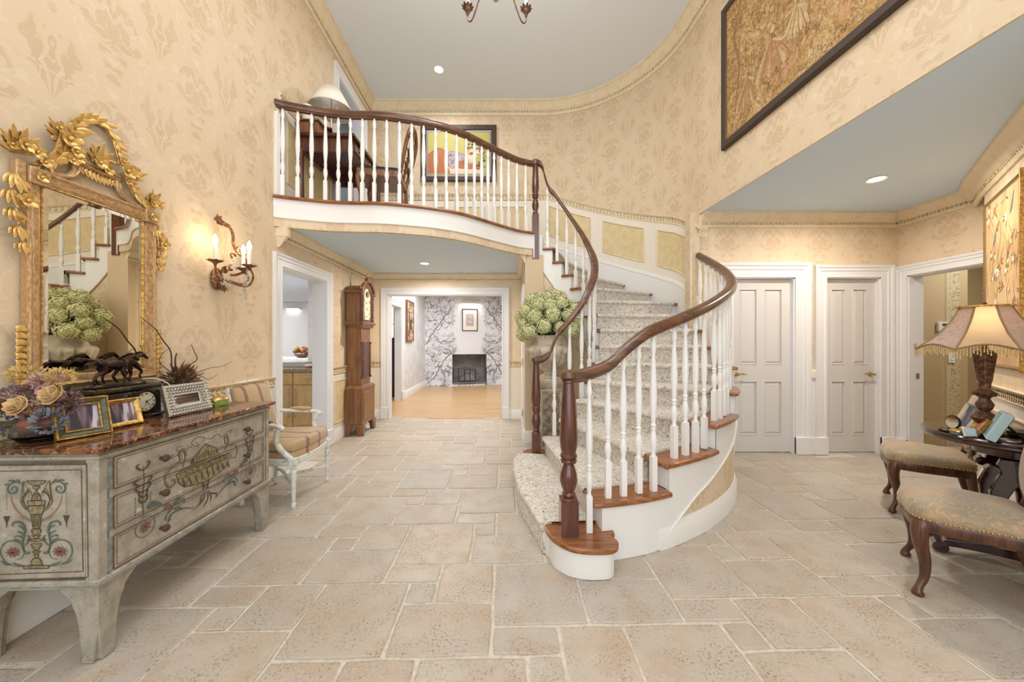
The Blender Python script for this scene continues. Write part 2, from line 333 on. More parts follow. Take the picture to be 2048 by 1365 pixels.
# striped vine wallpaper of the passage (object x)
m, nt, b = newmat('passage_paper'); uv = coords(nt, 'UV'); sp = nt.nodes.new('ShaderNodeSeparateXYZ'); nt.links.new(uv, sp.inputs[0])
fr = mth(nt, 'FRACT', mth(nt, 'DIVIDE', sp.outputs[0], .62)); dd = mth(nt, 'ABSOLUTE', mth(nt, 'SUBTRACT', fr, .62))
band = mth(nt, 'SUBTRACT', 1.0, sstep(nt, dd, .135, .145)); edge = mth(nt, 'MULTIPLY', sstep(nt, dd, .16, .165), mth(nt, 'SUBTRACT', 1.0, sstep(nt, dd, .19, .195)))
vine = mth(nt, 'MULTIPLY', mth(nt, 'SUBTRACT', 1.0, sstep(nt, dd, .105, .115)), sstep(nt, noise(nt, uv, 28, 3, .6, 1.5), .53, .6))
c = mixc(nt, band, lin((196, 172, 130)), lin((206, 190, 152))); c = mixc(nt, edge, c, lin((176, 154, 112))); c = mixc(nt, mth(nt, 'MULTIPLY', vine, .8), c, lin((142, 124, 84)))
nt.links.new(c, b.inputs['Base Color']); b.inputs['Roughness'].default_value = .7

# translucent lit shade panels
def shade(name, c, em, st):
    m, nt, b = newmat(name); b.inputs['Base Color'].default_value = (*lin(c), 1); b.inputs['Roughness'].default_value = .8
    tr = nt.nodes.new('ShaderNodeBsdfTranslucent'); tr.inputs[0].default_value = (*lin(em), 1)
    mx = nt.nodes.new('ShaderNodeMixShader'); mx.inputs[0].default_value = st
    nt.links.new(b.outputs[0], mx.inputs[1]); nt.links.new(tr.outputs[0], mx.inputs[2]); nt.links.new(mx.outputs[0], nt.nodes['Material Output'].inputs[0])
    return m, nt, b
shade('shade_light', (240, 214, 176), (255, 224, 176), .6)
m, nt, b = shade('shade_mauve', (176, 154, 142), (190, 150, 120), .18); v = coords(nt, 'Object')
vn = mth(nt, 'SUBTRACT', 1.0, sstep(nt, mth(nt, 'ABSOLUTE', mth(nt, 'SUBTRACT', noise(nt, v, 22, 2, .5, 2.0), .5)), .008, .03))
nt.links.new(mixc(nt, mth(nt, 'MULTIPLY', vn, .55), lin((184, 162, 148)), lin((120, 100, 92))), b.inputs['Base Color'])
# ---------------------------------------------------------------- mesh helpers
class MB:
    def __init__(s): s.v = []; s.f = []; s.uv = []; s.T = None; s.mi = []; s.cm = 0
    def add(s, vs, fs, uvs=None):
        o = len(s.v)
        if s.T is not None: vs = [tuple(s.T @ Vector(p)) for p in vs]
        s.v += [tuple(p) for p in vs]; s.f += [tuple(i+o for i in f) for f in fs]; s.mi += [s.cm]*len(fs)
        s.uv += (list(uvs) if uvs else [(0, 0)]*len(vs)); return s
    def box(s, x0, x1, y0, y1, z0, z1):
        return s.add([(x0, y0, z0), (x1, y0, z0), (x1, y1, z0), (x0, y1, z0), (x0, y0, z1), (x1, y0, z1), (x1, y1, z1), (x0, y1, z1)],
                     [(3, 2, 1, 0), (4, 5, 6, 7), (0, 1, 5, 4), (1, 2, 6, 5), (2, 3, 7, 6), (3, 0, 4, 7)])
    def lathe(s, prof, cx=0, cy=0, n=20, cz=0):
        vs = []; fs = []
        for r, z in prof: vs += [(cx+r*math.cos(2*PI*i/n), cy+r*math.sin(2*PI*i/n), cz+z) for i in range(n)]
        for k in range(len(prof)-1):
            for i in range(n): j = (i+1) % n; fs.append((k*n+i, k*n+j, (k+1)*n+j, (k+1)*n+i))
        fs.append(tuple(range(n-1, -1, -1))); fs.append(tuple((len(prof)-1)*n+i for i in range(n)))
        return s.add(vs, fs)
    def tube(s, pts, r, n=8, cap=True, sq=1.0, closed=False):
        pts = [Vector(p) for p in pts]; K = len(pts)
        rs = r if isinstance(r, (list, tuple)) else [r]*K
        vs = []; fs = []; up = None
        for k in range(K):
            a = pts[(k-1) % K] if (closed or k > 0) else pts[k]; b_ = pts[(k+1) % K] if (closed or k < K-1) else pts[k]
            t = (b_-a).normalized() if (b_-a).length > 1e-9 else Vector((0, 0, 1))
            if up is None: up = Vector((0, 0, 1)) if abs(t.z) < .9 else Vector((1, 0, 0))
            sx = t.cross(up)
            if sx.length < 1e-6: sx = t.cross(Vector((1, 0, 0)))
            sx.normalize(); up = sx.cross(t).normalized()
            for i in range(n):
                q = 2*PI*i/n; vs.append(pts[k]+sx*(rs[k]*math.cos(q))+up*(rs[k]*sq*math.sin(q)))
        for k in range(K if closed else K-1):
            k2 = (k+1) % K
            for i in range(n): j = (i+1) % n; fs.append((k*n+i, k*n+j, k2*n+j, k2*n+i))
        if cap and not closed: fs.append(tuple(range(n-1, -1, -1))); fs.append(tuple((K-1)*n+i for i in range(n)))
        return s.add(vs, fs)
    def prism(s, poly, z0, z1, plane='xy'):
        n = len(poly)
        def P(p, h): return {'xy': (p[0], p[1], h), 'xz': (p[0], h, p[1]), 'yz': (h, p[0], p[1])}[plane]
        vs = [P(p, z0) for p in poly]+[P(p, z1) for p in poly]
        fs = [tuple(range(n-1, -1, -1)), tuple(range(n, 2*n))]+[(i, (i+1) % n, n+(i+1) % n, n+i) for i in range(n)]
        return s.add(vs, fs)
    def dome(s, poly, prof):   # rings of a polygon: prof = [(scale, z)...]; shrinks about the centroid
        n = len(poly); cx = sum(p[0] for p in poly)/n; cy = sum(p[1] for p in poly)/n; vs = []; fs = []
        for sc_, z in prof: vs += [(cx+(p[0]-cx)*sc_, cy+(p[1]-cy)*sc_, z) for p in poly]
        for k in range(len(prof)-1):
            for i in range(n): j = (i+1) % n; fs.append((k*n+i, k*n+j, (k+1)*n+j, (k+1)*n+i))
        fs.append(tuple(range(n-1, -1, -1))); fs.append(tuple((len(prof)-1)*n+i for i in range(n)))
        return s.add(vs, fs)
    def ell(s, c, r, n=12, m=8, e=1.0):
        vs = []; fs = []
        def sp(x): return math.copysign(abs(x)**e, x)
        for k in range(m+1):
            ph = -PI/2+PI*k/m
            for i in range(n):
                th = 2*PI*i/n; vs.append((c[0]+r[0]*sp(math.cos(ph))*sp(math.cos(th)), c[1]+r[1]*sp(math.cos(ph))*sp(math.sin(th)), c[2]+r[2]*sp(math.sin(ph))))
        for k in range(m):
            for i in range(n): j = (i+1) % n; fs.append((k*n+i, k*n+j, (k+1)*n+j, (k+1)*n+i))
        return s.add(vs, fs)
    def sweep(s, path, prof, side=1, closed=False, vz=True):
        """path: (x,y[,z]) in plan, prof: (out, up) closed loop; out = right-hand normal of the path times side; uv = metres"""
        P = [Vector((p[0], p[1], p[2] if len(p) > 2 else 0)) for p in path]; K = len(P); n = len(prof); vs = []; fs = []; uvs = []; L = 0
        for k in range(K):
            if k: L += math.hypot(P[k].x-P[k-1].x, P[k].y-P[k-1].y)
            d1 = (P[k]-P[k-1]) if (k > 0 or closed) else (P[1]-P[0]); d2 = (P[(k+1) % K]-P[k]) if (k < K-1 or closed) else (P[k]-P[k-1])
            d1 = Vector((d1.x, d1.y)).normalized(); d2 = Vector((d2.x, d2.y)).normalized()
            n1 = Vector((d1.y, -d1.x)); n2 = Vector((d2.y, -d2.x)); bs = n1+n2
            bs = bs/(1+n1.dot(n2)) if bs.length > .2 else n1
            for o, u in prof:
                vs.append((P[k].x+bs.x*o*side, P[k].y+bs.y*o*side, P[k].z+u)); uvs.append((L, P[k].z+u))
        for k in range(K if closed else K-1):
            k2 = (k+1) % K
            for i in range(n): j = (i+1) % n; fs.append((k*n+i, k*n+j, k2*n+j, k2*n+i))
        if not closed: fs.append(tuple(range(n-1, -1, -1))); fs.append(tuple((K-1)*n+i for i in range(n)))
        return s.add(vs, fs, uvs)
    def leaf(s, p, d, nrm, L, W, curl=.3, lobes=0, seg=6, th=.25):
        """a solid carved leaf: ridge along d, lying on the plane whose outward normal is nrm"""
        p = Vector(p); d = Vector(d).normalized(); nrm = Vector(nrm).normalized(); sx = d.cross(nrm).normalized(); vs = []; fs = []
        for k in range(seg+1):
            t = k/seg; wd = W*.5*(math.sin(PI*min(1, t*.93+.07))**.75)*(1+(.28*math.cos(t*PI*2*lobes) if lobes else 0))
            if k == seg: wd = W*.03
            q = p+d*(L*(t-.12*curl*t*t))+nrm*(L*(.32*math.sin(PI*t*.6)*.5+curl*t*t*.55))
            h = W*th*(1-.6*t)
            vs += [q-sx*wd, q-sx*wd*.45+nrm*h*.45, q+nrm*h*.15, q+sx*wd*.45+nrm*h*.45, q+sx*wd, q-nrm*h*.5]
        for k in range(seg):
            for i in range(6): j = (i+1) % 6; fs.append((k*6+i, k*6+j, k*6+6+j, k*6+6+i))
        fs.append((5, 4, 3, 2, 1, 0)); fs.append(tuple(seg*6+i for i in range(6)))
        return s.add(vs, fs)
    def flower(s, c, nrm, r, petals=6, seed=0):
        nrm = Vector(nrm).normalized(); a = nrm.cross(Vector((0, 0, 1)) if abs(nrm.z) < .9 else Vector((1, 0, 0))).normalized(); b_ = nrm.cross(a); c = Vector(c)
        for i in range(petals):
            q = 2*PI*i/petals+seed; s.leaf(c, a*math.cos(q)+b_*math.sin(q), nrm, r, r*1.05, .55, 0, 4, .3)
        s.ell(c+nrm*r*.25, (r*.26,)*3, 8, 5); return s
    def ribbon(s, pts, wd, nrm, h=.0008):
        """flat painted stroke lying on a surface with outward normal nrm"""
        pts = [Vector(p) for p in pts]; nrm = Vector(nrm).normalized(); K = len(pts); vs = []; fs = []
        for k in range(K):
            t = (pts[min(k+1, K-1)]-pts[max(k-1, 0)]); t = t.normalized() if t.length > 1e-9 else Vector((0, 0, 1)); sx = t.cross(nrm).normalized()
            ww = wd[k] if isinstance(wd, (list, tuple)) else wd*(.35+.65*math.sin(PI*(k+.5)/K))
            vs += [pts[k]-sx*ww/2+nrm*h, pts[k]+sx*ww/2+nrm*h]
        for k in range(K-1): fs.append((2*k, 2*k+1, 2*k+3, 2*k+2))
        return s.add(vs, fs)
    def poly(s, pts): return s.add(pts, [tuple(range(len(pts)))])

def link(name, data, parent=None, loc=None, rot=None):
    o = bpy.data.objects.new(name, data); col.objects.link(o)
    if parent is not None: o.parent = parent
    if loc is not None: o.location = loc
    if rot is not None: o.rotation_euler = rot
    return o
def obj(name, mb, mat, parent=None, bevel=0, smooth=40, loc=None, rot=None, seg=2, subsurf=0):
    me = bpy.data.meshes.new(name); me.from_pydata(mb.v, [], mb.f)
    for m_ in (mat if isinstance(mat, (list, tuple)) else [mat]): me.materials.append(MT[m_])
    if any(mb.mi): me.polygons.foreach_set('material_index', mb.mi)
    if any(u != (0, 0) for u in mb.uv):
        ul = me.uv_layers.new(name='UVMap'); li = [0]*len(me.loops); me.loops.foreach_get('vertex_index', li)
        ul.data.foreach_set('uv', [c for i in li for c in mb.uv[i]])
    me.update()
    if smooth:
        me.polygons.foreach_set('use_smooth', [True]*len(me.polygons)); me.set_sharp_from_angle(angle=R(smooth))
    o = link(name, me, parent, loc, rot)
    if bevel:
        bm_ = o.modifiers.new('bevel', 'BEVEL'); bm_.width = bevel; bm_.segments = seg; bm_.limit_method = 'ANGLE'; bm_.angle_limit = R(35); bm_.harden_normals = False
    if subsurf:
        ss = o.modifiers.new('subsurf', 'SUBSURF'); ss.levels = subsurf; ss.render_levels = subsurf
    return o
def thing(name, label, cat, loc=(0, 0, 0), rz=0, group=None):
    o = bpy.data.objects.new(name, None); col.objects.link(o); o.empty_display_size = .1; o.location = loc; o.rotation_euler = (0, 0, rz)
    o['label'] = label; o['category'] = cat
    if group: o['group'] = group
    return o
def tag(o, label, cat, group=None, kind=None):
    o['label'] = label; o['category'] = cat
    if group: o['group'] = group
    if kind: o['kind'] = kind
    return o
def struct(o, label=None, cat=None):
    o['kind'] = 'structure'
    if label: o['label'] = label; o['category'] = cat or o.name.split('_')[0].split('.')[0]
    return o
def dup(src, parent, loc=None, rot=None):
    c = src.copy(); col.objects.link(c); c.parent = parent
    if loc is not None: c.location = loc
    if rot is not None: c.rotation_euler = rot
    return c
def duptree(root, loc, rz, label=None):
    r = root.copy(); col.objects.link(r); r.location = loc; r.rotation_euler = (0, 0, rz)
    if label: r['label'] = label
    for ch in list(root.children):
        c = ch.copy(); col.objects.link(c); c.parent = r
        for g in list(ch.children): d = g.copy(); col.objects.link(d); d.parent = c
    return r
def lerp(a, b, t): return a+(b-a)*t
def interp(xs, ys, x):
    if x <= xs[0]: return ys[0]+(x-xs[0])*(ys[1]-ys[0])/(xs[1]-xs[0])
    for i in range(len(xs)-1):
        if x <= xs[i+1]: return lerp(ys[i], ys[i+1], (x-xs[i])/(xs[i+1]-xs[i]))
    return ys[-1]+(x-xs[-1])*(ys[-1]-ys[-2])/(xs[-1]-xs[-2])
def smooth_path(pts, n=6):
    """Catmull-Rom through the points"""
    P = [Vector(p) for p in pts]; out = []
    for i in range(len(P)-1):
        p0 = P[max(i-1, 0)]; p1 = P[i]; p2 = P[i+1]; p3 = P[min(i+2, len(P)-1)]
        for k in range(n):
            t = k/n; out.append(.5*((2*p1)+(-p0+p2)*t+(2*p0-5*p1+4*p2-p3)*t*t+(-p0+3*p1-3*p2+p3)*t**3))
    out.append(P[-1]); return out
def spiral(c, r0, r1, a0, a1, n=20, plane='xz', y=0):
    out = []
    for k in range(n+1):
        t = k/n; a = lerp(a0, a1, t); r = lerp(r0, r1, t); x, z = c[0]+r*math.cos(a), c[1]+r*math.sin(a)
        out.append((x, y, z) if plane == 'xz' else (x, z, y))
    return out

def wall(name, p0, p1, z0, z1, mat, openings=(), t=.14, side=1, label=None, u0=0):
    """a wall of real thickness; its face runs p0>p1, thickness goes away from the room; openings = (s0,s1,z0,z1) in metres along it"""
    p0 = Vector(p0); p1 = Vector(p1); L = (p1-p0).length; d = (p1-p0)/L; nn = Vector((d.y, -d.x))*side
    S = sorted({0, L}|{o[0] for o in openings}|{o[1] for o in openings}); Z = sorted({z0, z1}|{o[2] for o in openings}|{o[3] for o in openings})
    S = [s for s in S if 0 <= s <= L]; Z = [z for z in Z if z0 <= z <= z1]; m_ = MB()
    def solid(i, j):
        if i < 0 or j < 0 or i >= len(S)-1 or j >= len(Z)-1: return False
        a = (S[i]+S[i+1])/2; b_ = (Z[j]+Z[j+1])/2
        return not any(o[0] < a < o[1] and o[2] < b_ < o[3] for o in openings)
    def V(s, z, back):
        q = p0+d*s-nn*(t if back else 0); return (q.x, q.y, z)
    for i in range(len(S)-1):
        for j in range(len(Z)-1):
            if not solid(i, j): continue
            a, b_, c, e = S[i], S[i+1], Z[j], Z[j+1]
            for bk in (0, 1): m_.add([V(a, c, bk), V(b_, c, bk), V(b_, e, bk), V(a, e, bk)], [(0, 1, 2, 3)] if bk == 0 else [(3, 2, 1, 0)], [(u0+a, c), (u0+b_, c), (u0+b_, e), (u0+a, e)])
            for cond, q in ((not solid(i-1, j), ((a, c), (a, e))), (not solid(i+1, j), ((b_, c), (b_, e))), (not solid(i, j-1), ((a, c), (b_, c))), (not solid(i, j+1), ((a, e), (b_, e)))):
                if cond: m_.add([V(*q[0], 0), V(*q[1], 0), V(*q[1], 1), V(*q[0], 1)], [(0, 1, 2, 3)], [(q[0][0], q[0][1]), (q[1][0], q[1][1]), (q[1][0]+.1, q[1][1]), (q[0][0]+.1, q[0][1])])
    o = obj(name, m_, mat, smooth=0); struct(o, label, 'wall'); return o
CROWN = [(0, 0), (0, -.20), (.018, -.20), (.022, -.185), (.03, -.17), (.03, -.135), (.05, -.12), (.07, -.085), (.10, -.045), (.12, -.03), (.13, -.03), (.13, 0)]
def scaled(prof, s): return [(a*s, b_*s) for a, b_ in prof]
BASE = [(0, 0), (.022, 0), (.022, .10), (.016, .115), (.012, .13), (.006, .145), (0, .145)]
RAIL = [(0, 0), (.014, 0), (.02, .012), (.012, .024), (.012, .066), (.03, .078), (.036, .09), (0, .09)]
def crown(name, path, side, s=1.0, label=None, parent=None):
    o = obj(name, MB().sweep(path, scaled(CROWN, s), side), 'cream_trim', parent, smooth=30)
    if parent is None: struct(o, label, 'moulding')
    # egg-and-dart band: small beads along the cornice
    m_ = MB(); 
    for x, y, z, dx, dy, nx, ny in along(path, .045*s, side):
        m_.add(*bead((x+nx*.036*s, y+ny*.036*s, z-.152*s), dx, dy, nx, ny, .014*s, .012*s, .02*s))
    d = obj('egg_and_dart_band', m_, 'antique', o, smooth=60); d['kind'] = 'stuff'; return o
def along(path, step, side):
    P = [Vector((p[0], p[1], p[2] if len(p) > 2 else 0)) for p in path]; out = []; carry = step/2
    for k in range(len(P)-1):
        d = P[k+1]-P[k]; h = math.hypot(d.x, d.y)
        if h < 1e-6: continue
        s = carry
        while s < h:
            q = P[k]+d*(s/h); out.append((q.x, q.y, q.z, d.x/h, d.y/h, d.y/h*side, -d.x/h*side)); s += step
        carry = s-h
    return out
def bead(c, dx, dy, nx, ny, a, b_, h):
    vs = []
    for i in range(6):
        q = PI*2*i/6; vs.append((c[0]+dx*a*math.cos(q), c[1]+dy*a*math.cos(q), c[2]+h*math.sin(q)))
    vs.append((c[0]+nx*b_, c[1]+ny*b_, c[2]))
    return vs, [(i, (i+1) % 6, 6) for i in range(6)]
def rail_with_leaves(path, side, parent, step=.05, s=1.0, mat='cream_trim'):
    o = obj('chair_rail', MB().sweep(path, scaled(RAIL, s), side), mat, parent, smooth=30)
    m_ = MB()
    for i, (x, y, z, dx, dy, nx, ny) in enumerate(along(path, step, side)):
        for q in (-1, 1):
            c = (x+nx*.012*s, y+ny*.012*s, z+.045*s+q*.006*s); m_.leaf(c, (dx*.8, dy*.8, q*.55), (nx, ny, 0), .036*s, .018*s, .15, 0, 3, .5)
    d = obj('carved_leaf_band', m_, 'antique', o, smooth=60); d['kind'] = 'stuff'; return o
def panel(parent, p0, p1, z0, z1, side, gold='panel_gold', z0b=None, z1b=None, fr=.022, name='wainscot_panel'):
    """one wainscot panel: recessed field with a raised moulding frame"""
    (x0, y0), (x1, y1) = p0, p1; z0b = z0 if z0b is None else z0b; z1b = z1 if z1b is None else z1b
    d = Vector((x1-x0, y1-y0)); d.normalize(); nx, ny = d.y*side, -d.x*side
    def V(t, z, o): return (lerp(x0, x1, t)+nx*o, lerp(y0, y1, t)+ny*o, z)
    f = MB().add([V(0, z0, .012), V(1, z0b, .012), V(1, z1b, .012), V(0, z1, .012), V(0, z0, .002), V(1, z0b, .002), V(1, z1b, .002), V(0, z1, .002)], [(0, 1, 2, 3), (0, 4, 5, 1), (1, 5, 6, 2), (2, 6, 7, 3), (3, 7, 4, 0)])
    o = obj(name, f, gold, parent, smooth=0)
    m_ = MB(); c = [V(0, z0, .012), V(1, z0b, .012), V(1, z1b, .012), V(0, z1, .012)]
    for i in range(4): m_.tube([c[i], c[(i+1) % 4]], fr*.45, 6)
    obj('panel_moulding', m_, 'cream_trim', o, smooth=50); return o

# ---------------------------------------------------------------- the plan
def XL(y): return -2.14-.034*y          # left wall
def XT(y): return 2.36-.053*y           # tapestry wall
C0 = (.47, 4.07); RW = 1.68               # stair well
CI = (.41, 3.99)
def pol(c, r, deg): a = R(deg); return (c[0]+r*math.sin(a), c[1]-r*math.cos(a))
ZH, ZA, ZC, ZF = 2.415, 2.76, 5.2, 2.68
YB = 5.75
edge = [(-2.25, 3.30), (-2.20, 3.33), (-2.0, 3.40), (-1.78, 3.46), (-1.56, 3.482), (-1.34, 3.49), (-1.07, 3.547), (-.79, 3.643), (-.51, 3.81), (-.208, 4.10), (.054, 4.34), (.20, 4.42), (.279, 4.45)]
edge = [(p.x, p.y) for p in smooth_path([(x, y, 0) for x, y in edge], 4)]

# floor: grout bed, then every stone tile of the five-size repeat as its own piece
ga = R(1.35); gx, gy, gu, gv = .65, .625, .1494, .1502
def grid(i, j):
    a, b_ = (i+gx)*gu, (j+gy)*gv; return (a*math.cos(ga)-b_*math.sin(ga), a*math.sin(ga)+b_*math.cos(ga))
fl = MB().box(-2.6, 6.6, -2.3, 5.84, -.05, -.006)
floor = obj('floor', fl, 'grout', smooth=0); struct(floor, 'pale stone tile floor laid in a mixed-size pattern', 'floor')
rnd = random.Random(5); tmesh = {}
def tile_mesh(w_, h_, var):
    key = (w_, h_, var)
    if key in tmesh: return tmesh[key]
    r = random.Random(hash(key) % 999); g = .006; W = w_*gu-2*g; H = h_*gv-2*g; pts = []
    for (x0, y0, x1, y1, n) in ((0, 0, W, 0, max(2, w_)), (W, 0, W, H, max(2, h_)), (W, H, 0, H, max(2, w_)), (0, H, 0, 0, max(2, h_))):
        for k in range(n):
            t = k/n; x = lerp(x0, x1, t); y = lerp(y0, y1, t)
            if k: x += r.uniform(-.0028, .0028)*(y0 != y1 and 1 or 0); y += r.uniform(-.0028, .0028)*(x0 != x1 and 1 or 0)
            else: x += .005*(1 if x < W/2 else -1); y += .005*(1 if y < H/2 else -1)
            pts.append((x+g, y+g))
    n = len(pts); cx, cy = w_*gu/2, h_*gv/2
    vs = [(x-cx, y-cy, -.008) for x, y in pts]+[(x-cx, y-cy, -.003) for x, y in pts]
    vs += [((x-cx)*(1-.008/max(.07, abs(x-cx))), (y-cy)*(1-.008/max(.07, abs(y-cy))), 0) for x, y in pts]
    fs = [tuple(2*n+i for i in range(n))]+[(k*n+i, k*n+(i+1) % n, (k+1)*n+(i+1) % n, (k+1)*n+i) for k in (0, 1) for i in range(n)]
    me = bpy.data.meshes.new('tile'); me.from_pydata(vs, [], fs); me.materials.append(MT['tile']); me.update(); tmesh[key] = me; return me
tiles = []
for a in range(-14, 15):
    for b_ in range(-14, 15):
        bx, by = -5+4*a+10*b_, 13-3*a-2*b_
        for (dx, dy, w_, h_) in ((0, 0, 3, 3), (-3, -1, 3, 2), (-2, 1, 2, 2), (0, -1, 2, 1), (1, -2, 1, 1)):
            i, j = bx+dx, by+dy; cx, cy = grid(i+w_/2, j+h_/2)
            inside = (-2.3 < cx < 4.5 and -2.2 < cy < 5.9)
            if not inside: continue
            if cy > 4.16 and cx > .5: continue
            if cx > 1.0 and cx-4.16 > (cy-3.08)*.937+.25 and cy < 3.1: continue
            vis = cy > .9 and abs(cx) < 1.55*cy+.3 and not (math.hypot(cx-C0[0], cy-C0[1]) < 1.55 and cx > .2)
            size = w_*h_/max(.3, cy)**3*(1 if vis else .001); tiles.append((size, vis, i, j, w_, h_, cx, cy))
tiles.sort(key=lambda t: -t[0]); rest = MB()
for k, (_, vis, i, j, w_, h_, cx, cy) in enumerate(tiles):
    me = tile_mesh(w_, h_, rnd.randrange(4)); dz = rnd.uniform(-.0015, .0015)
    if vis and k < 298: link('tile', me, floor, (cx, cy, dz), (0, 0, ga))
    else:
        M_ = Matrix.Translation((cx, cy, dz)) @ Matrix.Rotation(ga, 4, 'Z'); rest.add([tuple(M_ @ v.co) for v in me.vertices], [tuple(p.vertices) for p in me.polygons])
if rest.v: o = obj('outlying_tiles', rest, 'tile', floor, smooth=0); o['kind'] = 'stuff'

# ---- left wall with lower doorway and upper doorway
def ll(y): return (XL(y), y)
Lu = math.hypot(1, .034)
def sl(y): return (y+2.3)*Lu
wl = wall('wall_left', ll(-2.3), ll(5.84), 0, ZC+.02, 'wallpaper', [(sl(3.41), sl(4.29), 0, 2.03), (sl(4.62), sl(5.44), ZF, 4.80)], .15, 1, 'damask papered left wall running from the chest to the clock')
# face normals: wall face is on +x side
arc = [pol(C0, RW, a) for a in range(180, 89, -5)]
# upper back wall and the curved stair wall in one sweep each
wb = wall('wall_back', (XL(YB)-.1, YB), (C0[0], YB), ZH, ZC+.02, 'wallpaper', (), .1, 1, 'damask papered upper wall behind the balcony', u0=.3)
WP = [(0, 0), (0, ZC+.02), (-.1, ZC+.02), (-.1, 0)]
ws = MB().sweep(arc+[(XT(4.02), 4.02)], WP, 1); ws.uv = [(a+3.1, b_) for a, b_ in ws.uv]
ws = obj('wall_stair', ws, 'wallpaper', smooth=30); struct(ws, 'curved damask wall rising behind the staircase', 'wall')
wt = wall('wall_right', (XT(4.03), 4.03), (XT(-2.3), -2.3), ZA-.001, ZC+.02, 'wallpaper', (), .015, 1, 'papered wall above the soffit where the wide tapestry hangs', u0=5.8)
wr = wall('wall_front', (XT(-2.3)+.3, -2.3), (XL(-2.3)-.1, -2.3), 0, ZC+.02, 'wallpaper', [(.4, 4.5, .05, 4.9)], .15, 1, 'front wall behind the viewer with tall glazed opening', 2.0)
# alcove walls
AX, AY = 4.43, 4.03
wa = wall('wall_alcove', (2.05, AY), (AX+.15, AY), 0, ZA+.02, 'wallpaper', [(2.54-2.05, 3.25-2.05, 0, 2.03), (3.61-2.05, 4.235-2.05, 0, 2.03)], .12, 1, 'papered alcove wall holding two white panelled doors', .1)
wc = wall('wall_side', (AX, AY), (AX, 2.9), 0, ZA+.02, 'wallpaper', [(.12, 1.05, 0, 2.03)], .15, 1, 'papered side wall around the open doorway to the passage', 2.7)
K0 = (4.157, 3.08); KD = (-.684, -.73)
def kp(t, o=0): return (K0[0]+KD[0]*t-.73*o, K0[1]+KD[1]*t+.684*o)
K1 = kp(2.5)
wg = wall('wall_angled', K0, K1, 0, ZA+.02, 'wallpaper', (), .12, 1, 'diagonal papered wall behind the small round table', 3.3)
wh = wall('wall_angled_return', (AX+.01, 3.02), K0, 0, ZA+.02, 'wallpaper', (), .08, 1, 'short return behind the corner of the diagonal wall')
wall('wall_entry_side', K1, (2.4, -2.3), 0, ZA+.02, 'wallpaper', (), .12, 1, 'papered wall beside the entry, behind the viewer')
# hall
HX = .17
wq = wall('wall_hall_back', (XL(5.84)-.1, 5.84), (HX+.1, 5.84), 0, ZH+.02, 'cream_wall', [(-2.065-XL(5.84)+.1, -.158-XL(5.84)+.1, 0, 2.075)], .14, 1, 'cream hall end wall with a wide cased opening')
wz = wall('wall_hall_right', (HX, 5.84), (HX, 4.47), 0, ZH+.02, 'wallpaper', (), .1, 1, 'narrow papered wall on the right of the hall', 1.0)
obj_ = obj('wall_hall_corner', MB().box(HX-.004, .40, 4.46, 4.55, 0, 2.4), 'wallpaper', smooth=0); struct(obj_, 'papered corner strip left of the urn', 'wall')

# ceilings
def flat(name, poly, z, mat, label, t=.04):
    o = obj(name, MB().prism(poly, z, z+t), mat, smooth=0); struct(o, label, 'ceiling'); return o
flat('ceiling', [(-2.6, -2.4), (2.6, -2.4), (2.4, 4.1)]+arc[::-1][1:]+[(-2.6, 5.85)], ZC, 'ceiling', 'high pale grey foyer ceiling with a curved end')
flat('ceiling_hall', [(x, y+.045) for x, y in edge]+[(.28, 4.53), (HX+.05, 5.9), (-2.6, 5.9), (-2.6, 3.3)], ZH, 'ceiling_blue', 'low blue-grey ceiling under the balcony')
flat('ceiling_alcove', [(XT(4.03)+.012, 4.03), (XT(-2.3)+.012, -2.3), (2.9, -2.3), (4.6, 2.0), (6.6, 2.0), (6.6, 5.2), (2.1, 5.2)], ZA, 'ceiling_blue', 'low blue-grey ceiling over the alcove')
# upper floor slab
lead0 = pol(CI, .50, 182)
slab = edge+[(.29, 4.47)]+[pol(C0, RW, a) for a in range(181, 180, -1)]+[(XL(YB), YB)]
obj_ = obj('floor_upper', MB().prism([(-2.3, 3.42)]+[(x-.02, y+.06) for x, y in edge[6:]]+[(.40, 4.52), (.42, YB+.02), (-2.33, YB+.02)], 2.46, ZF-.012), 'carpet', smooth=0); struct(obj_, 'upper landing floor', 'floor')
# balcony fascia: white board, papered strip beneath, oak nosing
fa = obj('trim_1', MB().sweep(edge, [(0, 2.475), (0, 2.655), (-.04, 2.655), (-.04, 2.475)], 1), 'white_paint', smooth=30); struct(fa, 'white curved balcony fascia board', 'trim')
obj('lower_bead', MB().sweep(edge, [(0, 2.468), (.008, 2.473), (.008, 2.483), (0, 2.488)], 1), 'white_paint', fa, smooth=30)
sw = MB().sweep(edge, [(-.006, 2.39), (-.006, 2.472), (-.05, 2.472), (-.05, 2.39)], 1)
obj('papered_strip', sw, 'wallpaper', fa, smooth=30)
obj('oak_nosing', MB().sweep(edge, [(.026, 2.655), (.034, 2.664), (.030, 2.68), (-.10, 2.682), (-.10, 2.655)], 1), 'oak', fa, smooth=50)

